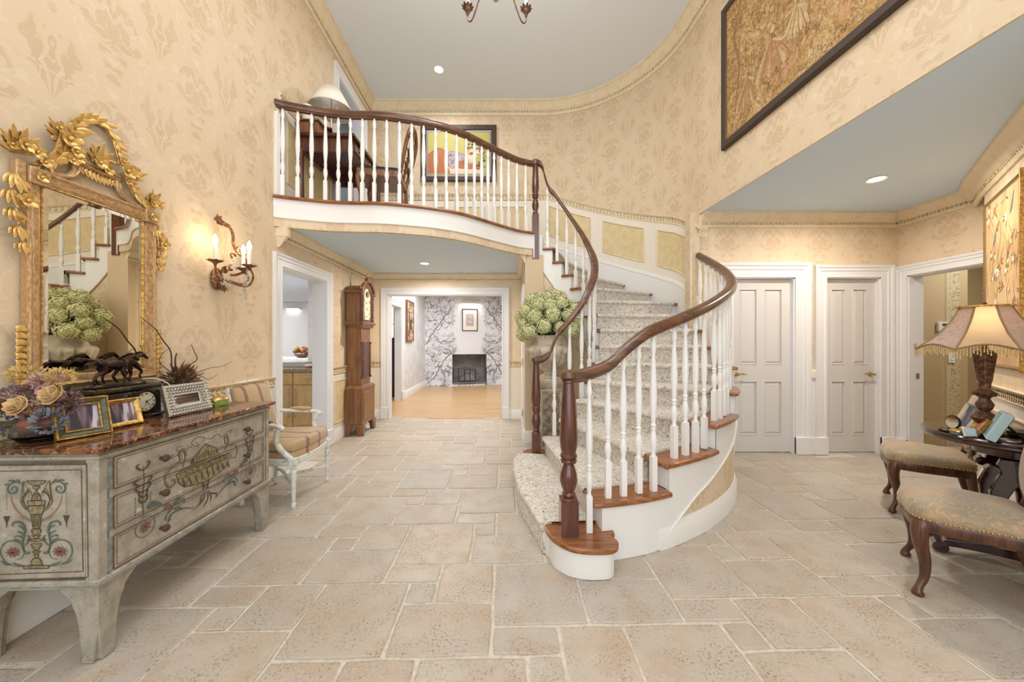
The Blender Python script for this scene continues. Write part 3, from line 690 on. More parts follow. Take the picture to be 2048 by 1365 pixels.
# crowns
crown('trim_2', [(*ll(-2.3), ZC), (*ll(YB), ZC), (C0[0], YB, ZC)]+[(*p, ZC) for p in arc[1:]]+[(XT(-2.3), -2.3, ZC)], 1, 1.0, 'cream cornice with carved band round the high ceiling')
crown('trim_3', [(*ll(3.36), ZH), (*ll(5.84), ZH), (HX, 5.84, ZH), (HX, 4.44, ZH)], 1, .62, 'cream cornice of the hall under the balcony')
crown('trim_4', [(XT(4.03)+.02, AY, ZA), (AX, AY, ZA), (AX, 3.0, ZA)], 1, .78, 'cream cornice over the two alcove doors')
crown('trim_5', [(4.42, 3.33, ZA), (*kp(.0), ZA), (*kp(2.4), ZA)], 1, .9, 'cream cornice running along the diagonal wall')
br = MB(); bx, by = ll(3.345)
br.prism([(bx-.01, 3.335), (bx+.11, 3.335), (bx+.11, 3.39), (bx-.01, 3.39)], 2.30, 2.39)
br.add([(bx-.01, 3.34, 2.30), (bx+.10, 3.34, 2.30), (bx+.10, 3.385, 2.30), (bx-.01, 3.385, 2.30), (bx, 3.36, 2.20), (bx+.02, 3.36, 2.20)], [(0, 1, 5, 4), (1, 2, 5), (2, 3, 4, 5), (3, 0, 4), (3, 2, 1, 0)])
o = obj('trim_6', br, 'cream_trim', smooth=0, bevel=.004); struct(o, 'small cream bracket under the left end of the balcony', 'trim')

# casings, doors
CAS = [(0, 0), (.022, 0), (.022, .018), (.016, .024), (.016, .058), (.024, .064), (.024, .088), (.032, .094), (.036, .118), (0, .118)]   # (out, across)
def casing(parent, p0, p1, zt, side=1, w_=.118, plinth=True, z0=0, legs=(1, 1), mat='trim_white'):
    """door casing round the opening p0>p1 of height zt"""
    p0 = Vector(p0); p1 = Vector(p1); d = (p1-p0).normalized(); nn = Vector((d.y, -d.x))*side; k = w_/.118
    pr = [(a, b_*k) for a, b_ in CAS]; m_ = MB(); n = len(pr)
    def ring(base, ax, az, o):   # ax/az direction in which 'across' grows
        return [(base.x+nn.x*a+d.x*ax*b_, base.y+nn.y*a+d.y*ax*b_, o+az*b_) for a, b_ in pr]
    rings = []
    if legs[0]: rings.append(ring(p0, -1, 0, z0))
    rings.append(ring(p0, -1 if legs[0] else 0, 1, zt)); rings.append(ring(p1, 1 if legs[1] else 0, 1, zt))
    if legs[1]: rings.append(ring(p1, 1, 0, z0))
    for a, b_ in zip(rings, rings[1:]): m_.add(a+b_, [(i, (i+1) % n, n+(i+1) % n, n+i) for i in range(n)])
    m_.add(rings[0], [tuple(range(n))]); m_.add(rings[-1], [tuple(range(n))])
    o = obj('door_casing', m_, mat, parent, smooth=0)
    if plinth:
        for s_, p, q in ((legs[0], p0, -1), (legs[1], p1, 1)):
            if not s_: continue
            a = p+nn*.0; b_ = a+d*(q*(w_+.012)); c = b_+nn*.046; e = a+nn*.046
            pl = MB().prism([(a.x, a.y), (b_.x, b_.y), (c.x, c.y), (e.x, e.y)], z0, z0+.20); obj('plinth_block', pl, mat, o, bevel=.006)
    return o
def jamb(parent, p0, p1, zt, t, side=1, z0=0, mat='trim_white'):
    p0 = Vector(p0); p1 = Vector(p1); d = (p1-p0).normalized(); nn = Vector((d.y, -d.x))*side; m_ = MB()
    def q(p, a, o): v = p+d*a+nn*o; return (v.x, v.y)
    for p, s_ in ((p0, 1), (p1, -1)): m_.prism([q(p, 0, .004), q(p, .012*s_, .004), q(p, .012*s_, -t-.004), q(p, 0, -t-.004)], z0, zt)
    m_.prism([q(p0, 0, .004), q(p1, 0, .004), q(p1, 0, -t-.004), q(p0, 0, -t-.004)], zt-.012, zt)
    return obj('door_jamb', m_, mat, parent, smooth=0)
d1 = casing(None, ll(3.41), ll(4.29), 2.03); d1.name = 'door_1'; struct(d1, 'white cased doorway in the left wall, kitchen beyond', 'doorway'); jamb(d1, ll(3.41), ll(4.29), 2.03, .15)
d2 = casing(None, (-2.065, 5.84), (-.158, 5.84), 2.075, w_=.11); d2.name = 'door_2'; struct(d2, 'wide white cased opening at the end of the hall', 'doorway'); jamb(d2, (-2.065, 5.84), (-.158, 5.84), 2.075, .14)
d3 = casing(None, (2.54, AY), (3.25, AY), 2.03, w_=.17); d3.name = 'door_3'; struct(d3, 'white panelled door beside the stair rail', 'door'); jamb(d3, (2.54, AY), (3.25, AY), 2.03, .10)
d4 = casing(None, (3.61, AY), (4.235, AY), 2.03, w_=.14); d4.name = 'door_4'; struct(d4, 'white panelled door next to the open passage', 'door'); jamb(d4, (3.61, AY), (4.235, AY), 2.03, .10)
d5 = casing(None, (AX, AY-.12), (AX, 2.98), 2.03, legs=(1, 0), w_=.118); d5.name = 'door_5'; struct(d5, 'white cased open doorway to the passage', 'doorway'); jamb(d5, (AX, AY-.12), (AX, 2.98), 2.03, .15)
d6 = casing(None, ll(4.62), ll(5.44), 4.80, z0=ZF); d6.name = 'door_6'; struct(d6, 'white cased doorway upstairs behind the desk', 'doorway'); jamb(d6, ll(4.62), ll(5.44), 4.80, .15, z0=ZF)
obj('strike_plate', MB().box(4.5, 4.53, AY-.137, AY-.131, .88, .94), 'brass', d5, smooth=0)
# door leaves: rails and stiles with four raised panels
def door_leaf(parent, x0, x1, y, knob, zt=2.015):
    W = x1-x0; s = .105; z_ = [.012, .21, .83, 1.03, 1.90, zt]; t = .035; m_ = MB()
    xs = [x0, x0+s, (x0+x1)/2-.045, (x0+x1)/2+.045, x1-s, x1]
    for i in (0, 2, 4): m_.box(xs[i], xs[i+1], y, y+t, z_[0], z_[5])
    for i in (1, 3):
        for j in (0, 2, 4): m_.box(xs[i], xs[i+1], y, y+t, z_[j], z_[j+1])
    lf = obj('door_leaf', m_, 'door_white', parent, smooth=0)
    for i in (1, 3):
        for j in (1, 3):
            a, b_, c, e = xs[i], xs[i+1], z_[j], z_[j+1]; p = MB(); r = .035
            V = [(a, y+.012, c), (b_, y+.012, c), (b_, y+.012, e), (a, y+.012, e), (a+.008, y+.016, c+.008), (b_-.008, y+.016, c+.008), (b_-.008, y+.016, e-.008), (a+.008, y+.016, e-.008),
                 (a+r, y+.004, c+r), (b_-r, y+.004, c+r), (b_-r, y+.004, e-r), (a+r, y+.004, e-r)]
            p.add(V, [(0, 1, 5, 4), (1, 2, 6, 5), (2, 3, 7, 6), (3, 0, 4, 7), (4, 5, 9, 8), (5, 6, 10, 9), (6, 7, 11, 10), (7, 4, 8, 11), (8, 9, 10, 11)])
            obj('door_panel', p, 'door_white', lf, smooth=0)
            q = MB(); c4 = [(a, y+.002, c), (b_, y+.002, c), (b_, y+.002, e), (a, y+.002, e)]
            for k in range(4): q.tube([c4[k], c4[(k+1) % 4]], .007, 5)
            obj('panel_moulding', q, 'door_white', lf)
    kx = x1-.06 if knob > 0 else x0+.06; h = MB()
    h.T = Matrix.Translation((kx, y, .915)) @ Matrix.Rotation(PI/2, 4, 'X'); h.lathe([(.028, 0), (.028, .006), (.012, .012), (.010, .045), (.013, .055), (0.001, .058)], n=14); h.T = None
    sg = -1 if knob > 0 else 1
    h.tube(smooth_path([(kx, y-.045, .915), (kx+sg*.03, y-.05, .925), (kx+sg*.07, y-.048, .918), (kx+sg*.105, y-.046, .925)], 4), .0085, 8)
    obj('lever_handle', h, 'brass', lf, smooth=50)
    return lf
door_leaf(d3, 2.545, 3.245, AY+.045, -1); door_leaf(d4, 3.615, 4.23, AY+.045, 1)

# baseboards, wainscots and chair rails
def baseboard(name, path, label, s=1.0, mat='white_paint', parent=None):
    o = obj(name, MB().sweep(path, scaled(BASE, s), 1), mat, parent, smooth=30)
    if parent is None: struct(o, label, 'baseboard')
    return o
def wains(parent, a, b_, z=.86): return obj('wainscot', MB().sweep([a, b_], [(0, 0), (.008, 0), (.008, z), (0, z)], 1), 'cream_white', parent, smooth=0)
wains(wl, ll(-2.3), ll(3.29)); wains(wl, ll(4.41), ll(5.83))
rail_with_leaves([(*ll(-.5), .87), (*ll(3.29), .87)], 1, wl); rail_with_leaves([(*ll(4.41), .87), (*ll(5.83), .87)], 1, wl)
for y0, y1 in ((-.4, .35), (.5, 1.25), (1.4, 2.2), (2.35, 3.15), (4.50, 4.93), (5.05, 5.7)): panel(wl, ll(y0), ll(y1), .24, .78, 1)
baseboard('baseboard_left', [(*ll(-2.3), 0), (*ll(3.28), 0)], 'tall white baseboard behind the chest', 1.15)
baseboard('baseboard_hall', [(*ll(4.42), 0), (*ll(5.84), 0), (-2.18, 5.84, 0)], 'white baseboard behind the tall clock', 1.15)
baseboard('baseboard_hall_right', [(-.045, 5.84, 0), (HX, 5.84, 0), (HX, 4.47, 0), (.30, 4.47, 0)], 'white baseboard at the right of the hall end', 1.15)
for a, b_ in (((XL(5.84), 5.84), (-2.18, 5.84)), ((-.045, 5.84), (HX, 5.84))):
    wains(wq, a, b_); rail_with_leaves([(*a, .87), (*b_, .87)], 1, wq)
baseboard('baseboard_alcove', [(2.15, AY, 0), (2.37, AY, 0)], 'white baseboard left of the first alcove door', 1.1)
o = obj('wainscot', MB().box(3.42, 3.47, AY-.02, AY, 0, .87), 'trim_white', wa, smooth=0)
obj('plinth_block', MB().box(3.418, 3.472, AY-.035, AY, 0, .2), 'trim_white', wa, bevel=.004)
obj('carved_block', MB().box(3.42, 3.47, AY-.04, AY, .87, .97), 'cream_white', wa, bevel=.008)
# diagonal wall
wains(wg, kp(0), kp(2.4), .84); rail_with_leaves([(*kp(-.01), .84), (*kp(2.4), .84)], 1, wg, .045, 1.15)
for t0, t1 in ((.08, .62), (.74, 1.4), (1.52, 2.2)): panel(wg, kp(t0), kp(t1), .26, .74, 1)
baseboard('baseboard_angled', [(4.43, 3.07, 0), (*kp(0), 0), (*kp(2.4), 0)], 'cream baseboard along the diagonal wall', 1.3, 'cream_white')
# hall right: edge-on white door with brass hinges
o = obj('door_7', MB().box(HX-.03, HX-.001, 4.62, 5.40, 0, 2.05), 'trim_white', smooth=0, bevel=.003); struct(o, 'white door seen edge-on in the right side of the hall', 'door')
for z in (.35, 1.02, 1.75): obj('hinge', MB().box(HX-.04, HX-.03, 4.605, 4.635, z-.045, z+.045), 'brass', o, bevel=.003)

# curved stair wall wainscot: skirt, panels and carved rail that climb with the stair
TO = [1.7, 15.7, 31.6, 47, 60, 72, 83, 93, 103.5, 119, 134.6, 149.6, 164.8, 181]; TI = [-6, 10, 27, 43, 57, 71, 85, 98.5, 112, 126, 140, 154, 168, 182]; NN = list(range(2, 16))
RISE = .178
def nos(a): return RISE*interp(TO, NN, a)
def nosi(a): return RISE*interp(TI, NN, a)
def wz_(off, a, top=None): z = nos(a)+off; return min(z, top) if top else z
def rw(a, off=0): return (*pol(C0, RW, a), off)
angs = list(range(181, 87, -4)) + [87]
top = [(*pol(C0, RW, a), min(nos(a)+1.0, ZF+.93)) for a in angs]
rail_pts = [(*ll(YB), ZF+.93), (C0[0], YB, ZF+.93)]+top[1:]
wd = MB()
for a, b_ in zip(angs, angs[1:]):
    q = [pol(C0, RW-.012, a), pol(C0, RW-.012, b_)]
    wd.add([(*q[0], nos(a)-.3), (*q[1], nos(b_)-.3), (*q[1], min(nos(b_)+1.0, ZF+.93)), (*q[0], min(nos(a)+1.0, ZF+.93))], [(0, 1, 2, 3)])
obj('wainscot', wd, 'cream_white', ws, smooth=30)
obj('stair_skirt', MB().sweep([(*pol(C0, RW-.012, a), nos(a)) for a in angs], [(0, -.2), (.012, -.2), (.012, .24), (.02, .25), (.014, .27), (.014, .285), (.006, .295), (0, .295)], 1), 'white_paint', ws, smooth=30)
rail_with_leaves([(p[0], p[1], p[2]) for p in rail_pts], 1, ws, .055, 1.1)
for a0, a1 in ((92.5, 115.0), (122.5, 145.5), (152.5, 175.5)):
    n = 6; g = MB(); fr = []
    for k in range(n+1):
        a = lerp(a0, a1, k/n); g.add([(*pol(C0, RW-.014, a), nos(a)+.42), (*pol(C0, RW-.014, a), nos(a)+.90)], [])
    for k in range(n): g.f.append((2*k, 2*k+2, 2*k+3, 2*k+1)); g.mi.append(0)
    o = obj('wainscot_panel', g, 'panel_gold', ws, smooth=30)
    P = [(*pol(C0, RW-.018, lerp(a0, a1, k/n)), nos(lerp(a0, a1, k/n))+.42) for k in range(n+1)]; Q = [(x, y, z+.48) for x, y, z in P][::-1]
    obj('panel_moulding', MB().tube(P+Q, .010, 6, closed=True), 'cream_trim', o, smooth=50)
# upper landing wainscot
o = obj('wainscot', MB().sweep([(*ll(YB),), (C0[0], YB)], [(0, ZF), (.01, ZF), (.01, ZF+.92), (0, ZF+.92)], 1), 'cream_white', wb, smooth=0)
for x0, x1 in ((-2.25, -1.75), (-1.6, -1.1), (-.95, -.45), (-.3, .2)): panel(wb, (x0, YB), (x1, YB), ZF+.2, ZF+.82, 1)
obj('wainscot', MB().sweep([ll(3.36), ll(4.50)], [(0, ZF), (.01, ZF), (.01, ZF+.92), (0, ZF+.92)], 1), 'cream_white', wl, smooth=0)
panel(wl, ll(3.5), ll(4.4), ZF+.2, ZF+.82, 1)
rail_with_leaves([(*ll(3.38), ZF+.93), (*ll(4.5), ZF+.93)], 1, wl)
obj('corner_post', MB().box(XL(3.34), XL(3.34)+.03, 3.31, 3.36, ZF, ZF+.80), 'white_paint', wl, bevel=.003)

# ---------------------------------------------------------------- staircase
RF = lambda a: interp([0, 10, 21.6, 34, 54, 75, 90, 100], [2.02, 1.97, 1.90, 1.85, 1.80, 1.72, 1.665, 1.665], max(0, a))
RI = .50
st = thing('staircase', 'sweeping curved staircase with speckled carpet, white balusters and oak rails', 'staircase', (.47, 4.07, 0))
def S(name, mb, mat, parent=st, **kw):
    o = obj(name, mb, mat, parent, **kw); o.location = (-.47, -4.07, 0) if parent is st else (0, 0, 0); return o
def po(a, off=0): return pol(C0, RF(a)+off, a)
def pi_(a, off=0): return pol(CI, RI+off, a)
def clampo(a): return min(a, 181)
outer_end = 87
def toff(k): return TO[k-2] if 2 <= k <= 15 else (TO[-1]+14 if k > 15 else -12)
def tifn(k): return TI[k-2] if 2 <= k <= 15 else (TI[-1]+14 if k > 15 else -27)
for n in range(2, 15):
    a0, a1 = toff(n), toff(n+1); b0, b1 = tifn(n), tifn(n+1); z = n*RISE
    wood = lambda a: a < 86
    oo = [pol(C0, (RF(a)+.032 if a < 88 else RW-.01), a) for a in [lerp(a0-1.6, a1, k/6) for k in range(7)]]
    ii = [pi_(b, -.028) for b in [lerp(b0-3.5, b1, k/5) for k in range(6)]]
    poly = oo+ii[::-1]
    S('tread', MB().prism(poly, z-.030, z), 'oak', smooth=30, bevel=.009)
    # riser board
    r0 = pi_(b0, 0); r1 = pol(C0, (RF(a0)-.005 if a0 < 88 else RW-.01), a0); d = Vector((r1[0]-r0[0], r1[1]-r0[1])).normalized(); nx, ny = -d.y, d.x
    S('riser', MB().prism([r0, r1, (r1[0]+nx*.015, r1[1]+ny*.015), (r0[0]+nx*.015, r0[1]+ny*.015)], z-RISE, z-.03), 'white_paint', smooth=0)
    # carpet: top pad wrapping a rounded nose and running down the riser
    mo = .17 if a0 < 86 else .10
    ca = [pol(C0, (RF(a) if a < 88 else RW)-mo, a) for a in [lerp(a0-1.6, a1, k/6) for k in range(7)]]
    cb = [pi_(b, .075) for b in [lerp(b0-3.5, b1, k/5) for k in range(6)]]
    N_ = 10; fr = [Vector((lerp(cb[0][0], ca[0][0], k/N_), lerp(cb[0][1], ca[0][1], k/N_))) for k in range(N_+1)]
    bk = []
    for k in range(N_+1):
        t = k/N_; bk.append(Vector((lerp(cb[-1][0], ca[-1][0], t), lerp(cb[-1][1], ca[-1][1], t))))
    m_ = MB(); prof = []
    dd = (fr[-1]-fr[0]).normalized(); fwd = Vector((dd.y, -dd.x))
    if fwd.dot(bk[5]-fr[5]) > 0: fwd = -fwd
    rows = []
    for k in range(N_+1):
        f, b_ = fr[k], bk[k]; md = (f+b_)/2; row = [(b_.x, b_.y, z+.010), (md.x, md.y, z+.013), (f.x, f.y, z+.013)]
        for q in range(1, 6): a = PI*q/5; row.append((f.x+fwd.x*.024*math.sin(a), f.y+fwd.y*.024*math.sin(a), z-.011+.024*math.cos(a)))
        g = f-fwd*.006; row.append((g.x, g.y, z-.05)); g2 = f-fwd*.012; row.append((g2.x, g2.y, z-RISE+.012)); rows.append(row)
    nr = len(rows[0]); m_.add([p for r_ in rows for p in r_], [(k*nr+i, (k+1)*nr+i, (k+1)*nr+i+1, k*nr+i+1) for k in range(N_) for i in range(nr-1)])
    # side fill following the outer arc
    m_.prism([ (p[0], p[1]) for p in ca]+[tuple(bk[-1]), tuple(fr[-1])][:0]+[(p[0], p[1]) for p in cb[::-1]], z-.001, z+.011)
    S('carpet', m_, 'carpet', smooth=50)
# first step: swelling bullnose with capped ends
b1p = [(.50, 2.10), (.36, 2.02), (.225, 2.09), (.15, 2.35), (.085, 2.62), (.05, 2.90), (.035, 3.15), (.05, 3.36), (.11, 3.54), (.22, 3.60), (.34, 3.55)]
b1 = [(p.x, p.y) for p in smooth_path([(x, y, 0) for x, y in b1p], 4)]
inner_back = [pi_(-6, 0), (.53, 3.2), (.62, 2.7), (.62, 2.2)]
S('step_base', MB().prism([(x, y) for x, y in b1]+[(.45, 3.42), (.60, 2.2)], 0, .148), 'white_paint', smooth=40)
capo = [(.205, 2.15), (.20, 2.085), (.235, 1.985), (.31, 1.905), (.40, 1.875), (.52, 1.875), (.575, 1.905), (.595, 1.965), (.57, 2.02), (.60, 2.04), (.60, 2.22), (.40, 2.24)]
cp = [(p.x, p.y) for p in smooth_path([(x, y, 0) for x, y in capo[:10]], 4)]+capo[10:]
S('step_end_block', MB().prism([(p.x, p.y) for p in smooth_path([(.235, 2.2, 0), (.222, 2.09, 0), (.25, 2.0, 0), (.315, 1.935, 0), (.40, 1.905, 0), (.51, 1.905, 0), (.555, 1.93, 0), (.572, 1.98, 0), (.575, 2.2, 0)], 5)], 0, .150), 'white_paint', smooth=50)
S('end_cap_tread', MB().prism(cp, .150, .180), 'oak', smooth=40, bevel=.010, seg=3)
capi = [(.15, 3.40), (.10, 3.50), (.12, 3.60), (.22, 3.66), (.36, 3.62), (.44, 3.50), (.40, 3.38)]
S('end_cap_tread', MB().prism(capi, .150, .180), 'oak', smooth=40, bevel=.008)
# first carpet: top plus riser following the bullnose
cf = [p for p in b1 if 2.12 < p[1] < 3.46 and p[0] < .25]
m_ = MB(); bkp = [(lerp(.54, .36, k/(len(cf)-1)), lerp(2.16, 3.42, k/(len(cf)-1))) for k in range(len(cf))]; rows = []
for f, b_ in zip(cf, bkp):
    d = (Vector(f)-Vector(b_)).normalized(); row = [(b_[0], b_[1], .192), (lerp(b_[0], f[0], .5), lerp(b_[1], f[1], .5), .194), (f[0], f[1], .192)]
    for q in range(1, 6): a = PI*q/5; row.append((f[0]+d.x*.03*math.sin(a), f[1]+d.y*.03*math.sin(a), .165+.028*math.cos(a)))
    row += [(f[0]+d.x*.012, f[1]+d.y*.012, .12), (f[0]+d.x*.010, f[1]+d.y*.010, .0)]; rows.append(row)
nr = len(rows[0]); m_.add([p for r_ in rows for p in r_], [(k*nr+i, (k+1)*nr+i, (k+1)*nr+i+1, k*nr+i+1) for k in range(len(rows)-1) for i in range(nr-1)])
d0 = (Vector(cf[0])-Vector(bkp[0])).normalized(); e0 = [rows[0][k] for k in range(2, nr)]+[(cf[0][0]-d0.x*.04, cf[0][1]-d0.y*.04, 0), (cf[0][0]-d0.x*.04, cf[0][1]-d0.y*.04, .19)]
m_.add(e0, [tuple(range(len(e0)))])
S('carpet', m_, 'carpet', smooth=50)
# outer stringer: white face under the stepped treads with its swooping lower edge, papered wall and curved baseboard under it
def low(a):
    if a < 13: return 0.0
    z = nos(a)-.365
    return max(0, z-.10*max(0, 1-(a-13)/12.0)*0) if a > 24 else lerp(0, nos(24)-.365, ((a-13)/11)**.75)
m_ = MB(); W_ = MB(); AA = [1.7+k*(90-1.7)/70 for k in range(71)]
def tz(a):
    n = 1
    for k, t in enumerate(TO):
        if a >= t-1e-6: n = k+2
    return n*RISE-.03
for a, b_ in zip(AA, AA[1:]):
    zt = tz((a+b_)/2)
    for r_ in (0, -.03):
        p, q = po(a, r_), po(b_, r_); m_.add([(*p, low(a)), (*q, low(b_)), (*q, zt), (*p, zt)], [(0, 1, 2, 3)] if r_ == 0 else [(3, 2, 1, 0)])
    p, q, p2, q2 = po(a, 0), po(b_, 0), po(a, -.03), po(b_, -.03); m_.add([(*p, low(a)), (*q, low(b_)), (*q2, low(b_)), (*p2, low(a))], [(0, 1, 2, 3)])
for t in TO[:7]:
    p, q = po(t, 0), po(t, -.03); m_.add([(*p, tz(t-1)-.01), (*q, tz(t-1)-.01), (*q, tz(t+.1)), (*p, tz(t+.1))], [(0, 1, 2, 3)])
S('outer_stringer', m_, 'white_paint', smooth=30)
S('stringer_moulding', MB().tube([(*po(a, .004), low(a)+.012) for a in AA if a > 13.5], .006, 5), 'white_paint', smooth=50)
wu = MB(); L = 0
for a, b_ in zip(AA, AA[1:]):
    p, q = po(a, -.014), po(b_, -.014); d = math.hypot(p[0]-q[0], p[1]-q[1])
    if b_ > 12: wu.add([(*p, 0), (*q, 0), (*q, max(.01, low(b_)+.03)), (*p, max(.01, low(a)+.03))], [(0, 1, 2, 3)], [(L, 0), (L+d, 0), (L+d, low(b_)+.03), (L, low(a)+.03)])
    L += d
S('papered_outer_wall', wu, 'wallpaper', smooth=30)
bb = [(*po(a, -.014), 0) for a in AA if a > 12.5]
S('curved_baseboard', MB().sweep(bb, scaled(BASE, 1.05), 1), 'white_paint', smooth=30)
# inner stringer and papered well wall
def lowi(b): return max(0, nosi(b)-.47)
m_ = MB(); wu = MB(); BB = [-6+k*188/94 for k in range(95)]; L = 0
def tzi(a):
    n = 1
    for k, t in enumerate(TI):
        if a >= t-1e-6: n = k+2
    return n*RISE-.03
for a, b_ in zip(BB, BB[1:]):
    zt = tzi((a+b_)/2); p, q, p2, q2 = pi_(a), pi_(b_), pi_(a, .03), pi_(b_, .03)
    m_.add([(*p, lowi(a)), (*q, lowi(b_)), (*q, zt), (*p, zt), (*p2, lowi(a)), (*q2, lowi(b_)), (*q2, zt), (*p2, zt)], [(3, 2, 1, 0), (4, 5, 6, 7), (0, 1, 5, 4)])
    d = math.hypot(p[0]-q[0], p[1]-q[1]); P, Q = pi_(a, .012), pi_(b_, .012)
    if b_ > 14: wu.add([(*P, 0), (*Q, 0), (*Q, lowi(b_)+.02), (*P, lowi(a)+.02)], [(3, 2, 1, 0)], [(L, 0), (L+d, 0), (L+d, lowi(b_)), (L, lowi(a))])
    L += d
for t in TI:
    p, q = pi_(t), pi_(t, .03); m_.add([(*p, tzi(t-1)-.01), (*q, tzi(t-1)-.01), (*q, tzi(t+.1)), (*p, tzi(t+.1))], [(0, 1, 2, 3)])
# soffit plank to the balcony
S('inner_stringer', m_, 'white_paint', smooth=30); S('papered_well_wall', wu, 'wallpaper', smooth=30)
S('stringer_moulding', MB().tube([(*pi_(a, -.004), lowi(a)) for a in BB if a > 40], .006, 5), 'cream_trim', smooth=50)
S('well_baseboard', MB().sweep([(*pi_(a, .012), 0) for a in BB if a > 14], scaled(BASE, 1.0), -1), 'white_paint', smooth=30)
S('landing_apron', MB().prism([(.27, 4.44), pi_(182), pi_(182, .1), (.42, 4.62), (.27, 4.6)], 2.36, 2.655), 'white_paint', smooth=0)

# balusters: turned shaft on a square block; rail height above tread sets the length
def baluster_mesh(H, key, sq=.034):
    k = 'b%.3f' % H
    if k in tmesh: return tmesh[k]
    m_ = MB(); zb = .22; m_.box(-sq/2, sq/2, -sq/2, sq/2, 0, zb); h = H-zb
    pr = [(.0165, 0), (.011, .025), (.017, .06), (.0215, .10), (.018, .135), (.0115, .165), (.015, .172), (.015, .180), (.012, .188), (.017, .196), (.017, .206), (.012, .214), (.015, .25), (.0205, .34), (.0215, .40), (.018, .50), (.013, .62), (.0105, .665), (.016, .685), (.0175, .70), (.015, .73), (.011, .76), (.0095, h)]
    sc_ = h/.80; pr = [(r, z*min(1, sc_) if z < .8 else z) for r, z in pr[:-1]]+[(.0095, h)]
    m_.lathe(pr, 0, 0, 10, zb)
    me = bpy.data.meshes.new('baluster'); me.from_pydata(m_.v, [], m_.f); me.materials.append(MT['white_paint']); me.polygons.foreach_set('use_smooth', [True]*len(me.polygons)); me.set_sharp_from_angle(angle=R(35)); me.update(); tmesh[k] = me; return me
def newel(name, parent, x, y, z0, zt, r=1.0, blk=.24, drop=0):
    m_ = MB(); h = zt-z0-blk; s = .044*r
    m_.box(x-s, x+s, y-s, y+s, z0-drop, z0+blk)
    pr = [(.040, 0), (.030, .012), (.036, .03), (.028, .045), (.036, .07), (.046, .11), (.042, .15), (.030, .19), (.026, .205), (.040, .215), (.043, .228), (.036, .236), (.043, .246), (.043, .258), (.036, .268), (.044, .31), (.047, .36), (.043, .44), (.034, .62), (.030, h-.05), (.036, h-.045), (.036, h-.032), (.031, h-.028), (.042, h-.01), (.042, h)]
    m_.lathe([(a*r, z) for a, z in pr], x, y, 20, z0+blk)
    return m_
HR = [(-.012, -.030), (.012, -.030), (.018, -.022), (.030, -.018), (.034, -.004), (.033, .010), (.024, .024), (.008, .031), (-.008, .031), (-.024, .024), (-.033, .010), (-.034, -.004), (-.030, -.018), (-.018, -.022)]
HR = [(a*1.2, b_*1.25) for a, b_ in HR]
def handrail(name, pts, parent, ox=0, oy=0, n=3, mat='oak_rail'):
    P = smooth_path(pts, n); return obj(name, MB().sweep([(p.x-ox, p.y-oy, p.z) for p in P], HR), mat, parent, smooth=50)
OX, OY = .47, 4.07
S('newel', newel('newel', st, .33, 2.04, .18, 1.105, 1.14, .20), 'mahogany', smooth=35)
S('newel_cap', MB().lathe([(.036, 1.075), (.05, 1.083), (.052, 1.10), (.048, 1.118), (.03, 1.126), (.001, 1.128)], .33, 2.04, 20), 'oak_rail')
S('newel', newel('newel', st, .24, 3.50, .18, 1.115, 1.0, .20), 'mahogany', smooth=35)
S('newel_cap', MB().lathe([(.036, 1.09), (.046, 1.097), (.048, 1.115), (.044, 1.13), (.001, 1.138)], .24, 3.50, 20), 'oak_rail')
def orz(a): return nos(a)+interp([12, 50, 86], [.875, .83, .785], a)
opts = [(.33, 2.04, 1.095), (.42, 2.055, 1.10)]+[(*po(a, -.03), z) for a, z in ((3.2, 1.155), (6.5, 1.25))]+[(*po(a, -.03), orz(a)) for a in range(11, 89, 5)]
handrail('handrail', opts, st, OX, OY)
def irz(a): return nosi(a)+interp([-6, 27, 45, 80, 105, 135, 165], [.90, .875, .875, .785, .70, .70, .73], a)
ipts = [(.24, 3.50, 1.11), (.30, 3.478, 1.12)]+[(*pi_(a, .02), z) for a, z in ((-4, 1.18),)]+[(*pi_(a, .02), irz(a)) for a in range(4, 166, 7)]+[(*pi_(171, .02), 3.24), (*pi_(176, .02), 3.34), (*pi_(179.5, .02), 3.45), (*pi_(181.5, .02), 3.53), (*pi_(186, .02), 3.585), (.30, 4.495, 3.585)]
handrail('handrail', ipts, st, OX, OY)
def bal(parent, x, y, z0, z1, rz=0):
    H = round((z1-z0)*50)/50
    return link('baluster', baluster_mesh(H, 0), parent, (x, y, z1-H), (0, 0, rz))
def bz(a, off): return 0
OB = [3.2, 6.2, 9.4, 12.8, 18.4, 22, 25.6, 29.2, 34.6, 38.2, 41.8, 45.2, 49.5, 53, 56.6, 61.5, 65.2, 69, 73.5, 77, 80.5, 84.5]
oz = [(Vector(p)) for p in smooth_path(opts, 3)]
def railz(P, x, y): q = min(P, key=lambda p: (p.x-x)**2+(p.y-y)**2); return q.z
for a in OB:
    x, y = po(a, -.045); n = max(2, sum(1 for t in TO if t <= a)+1); bal(st, x-OX, y-OY, n*RISE, railz(oz, x, y)-.02, R(a))
bal(st, .453-OX, 2.055-OY, .18, 1.09)
iz = smooth_path(ipts, 3)
for k in range(13):
    b_ = (TI[k]+TI[k+1])/2; b_ = b_ if k else 1; x, y = pi_(b_, .02); bal(st, x-OX, y-OY, (k+2)*RISE, railz(iz, x, y)-.02, R(b_))

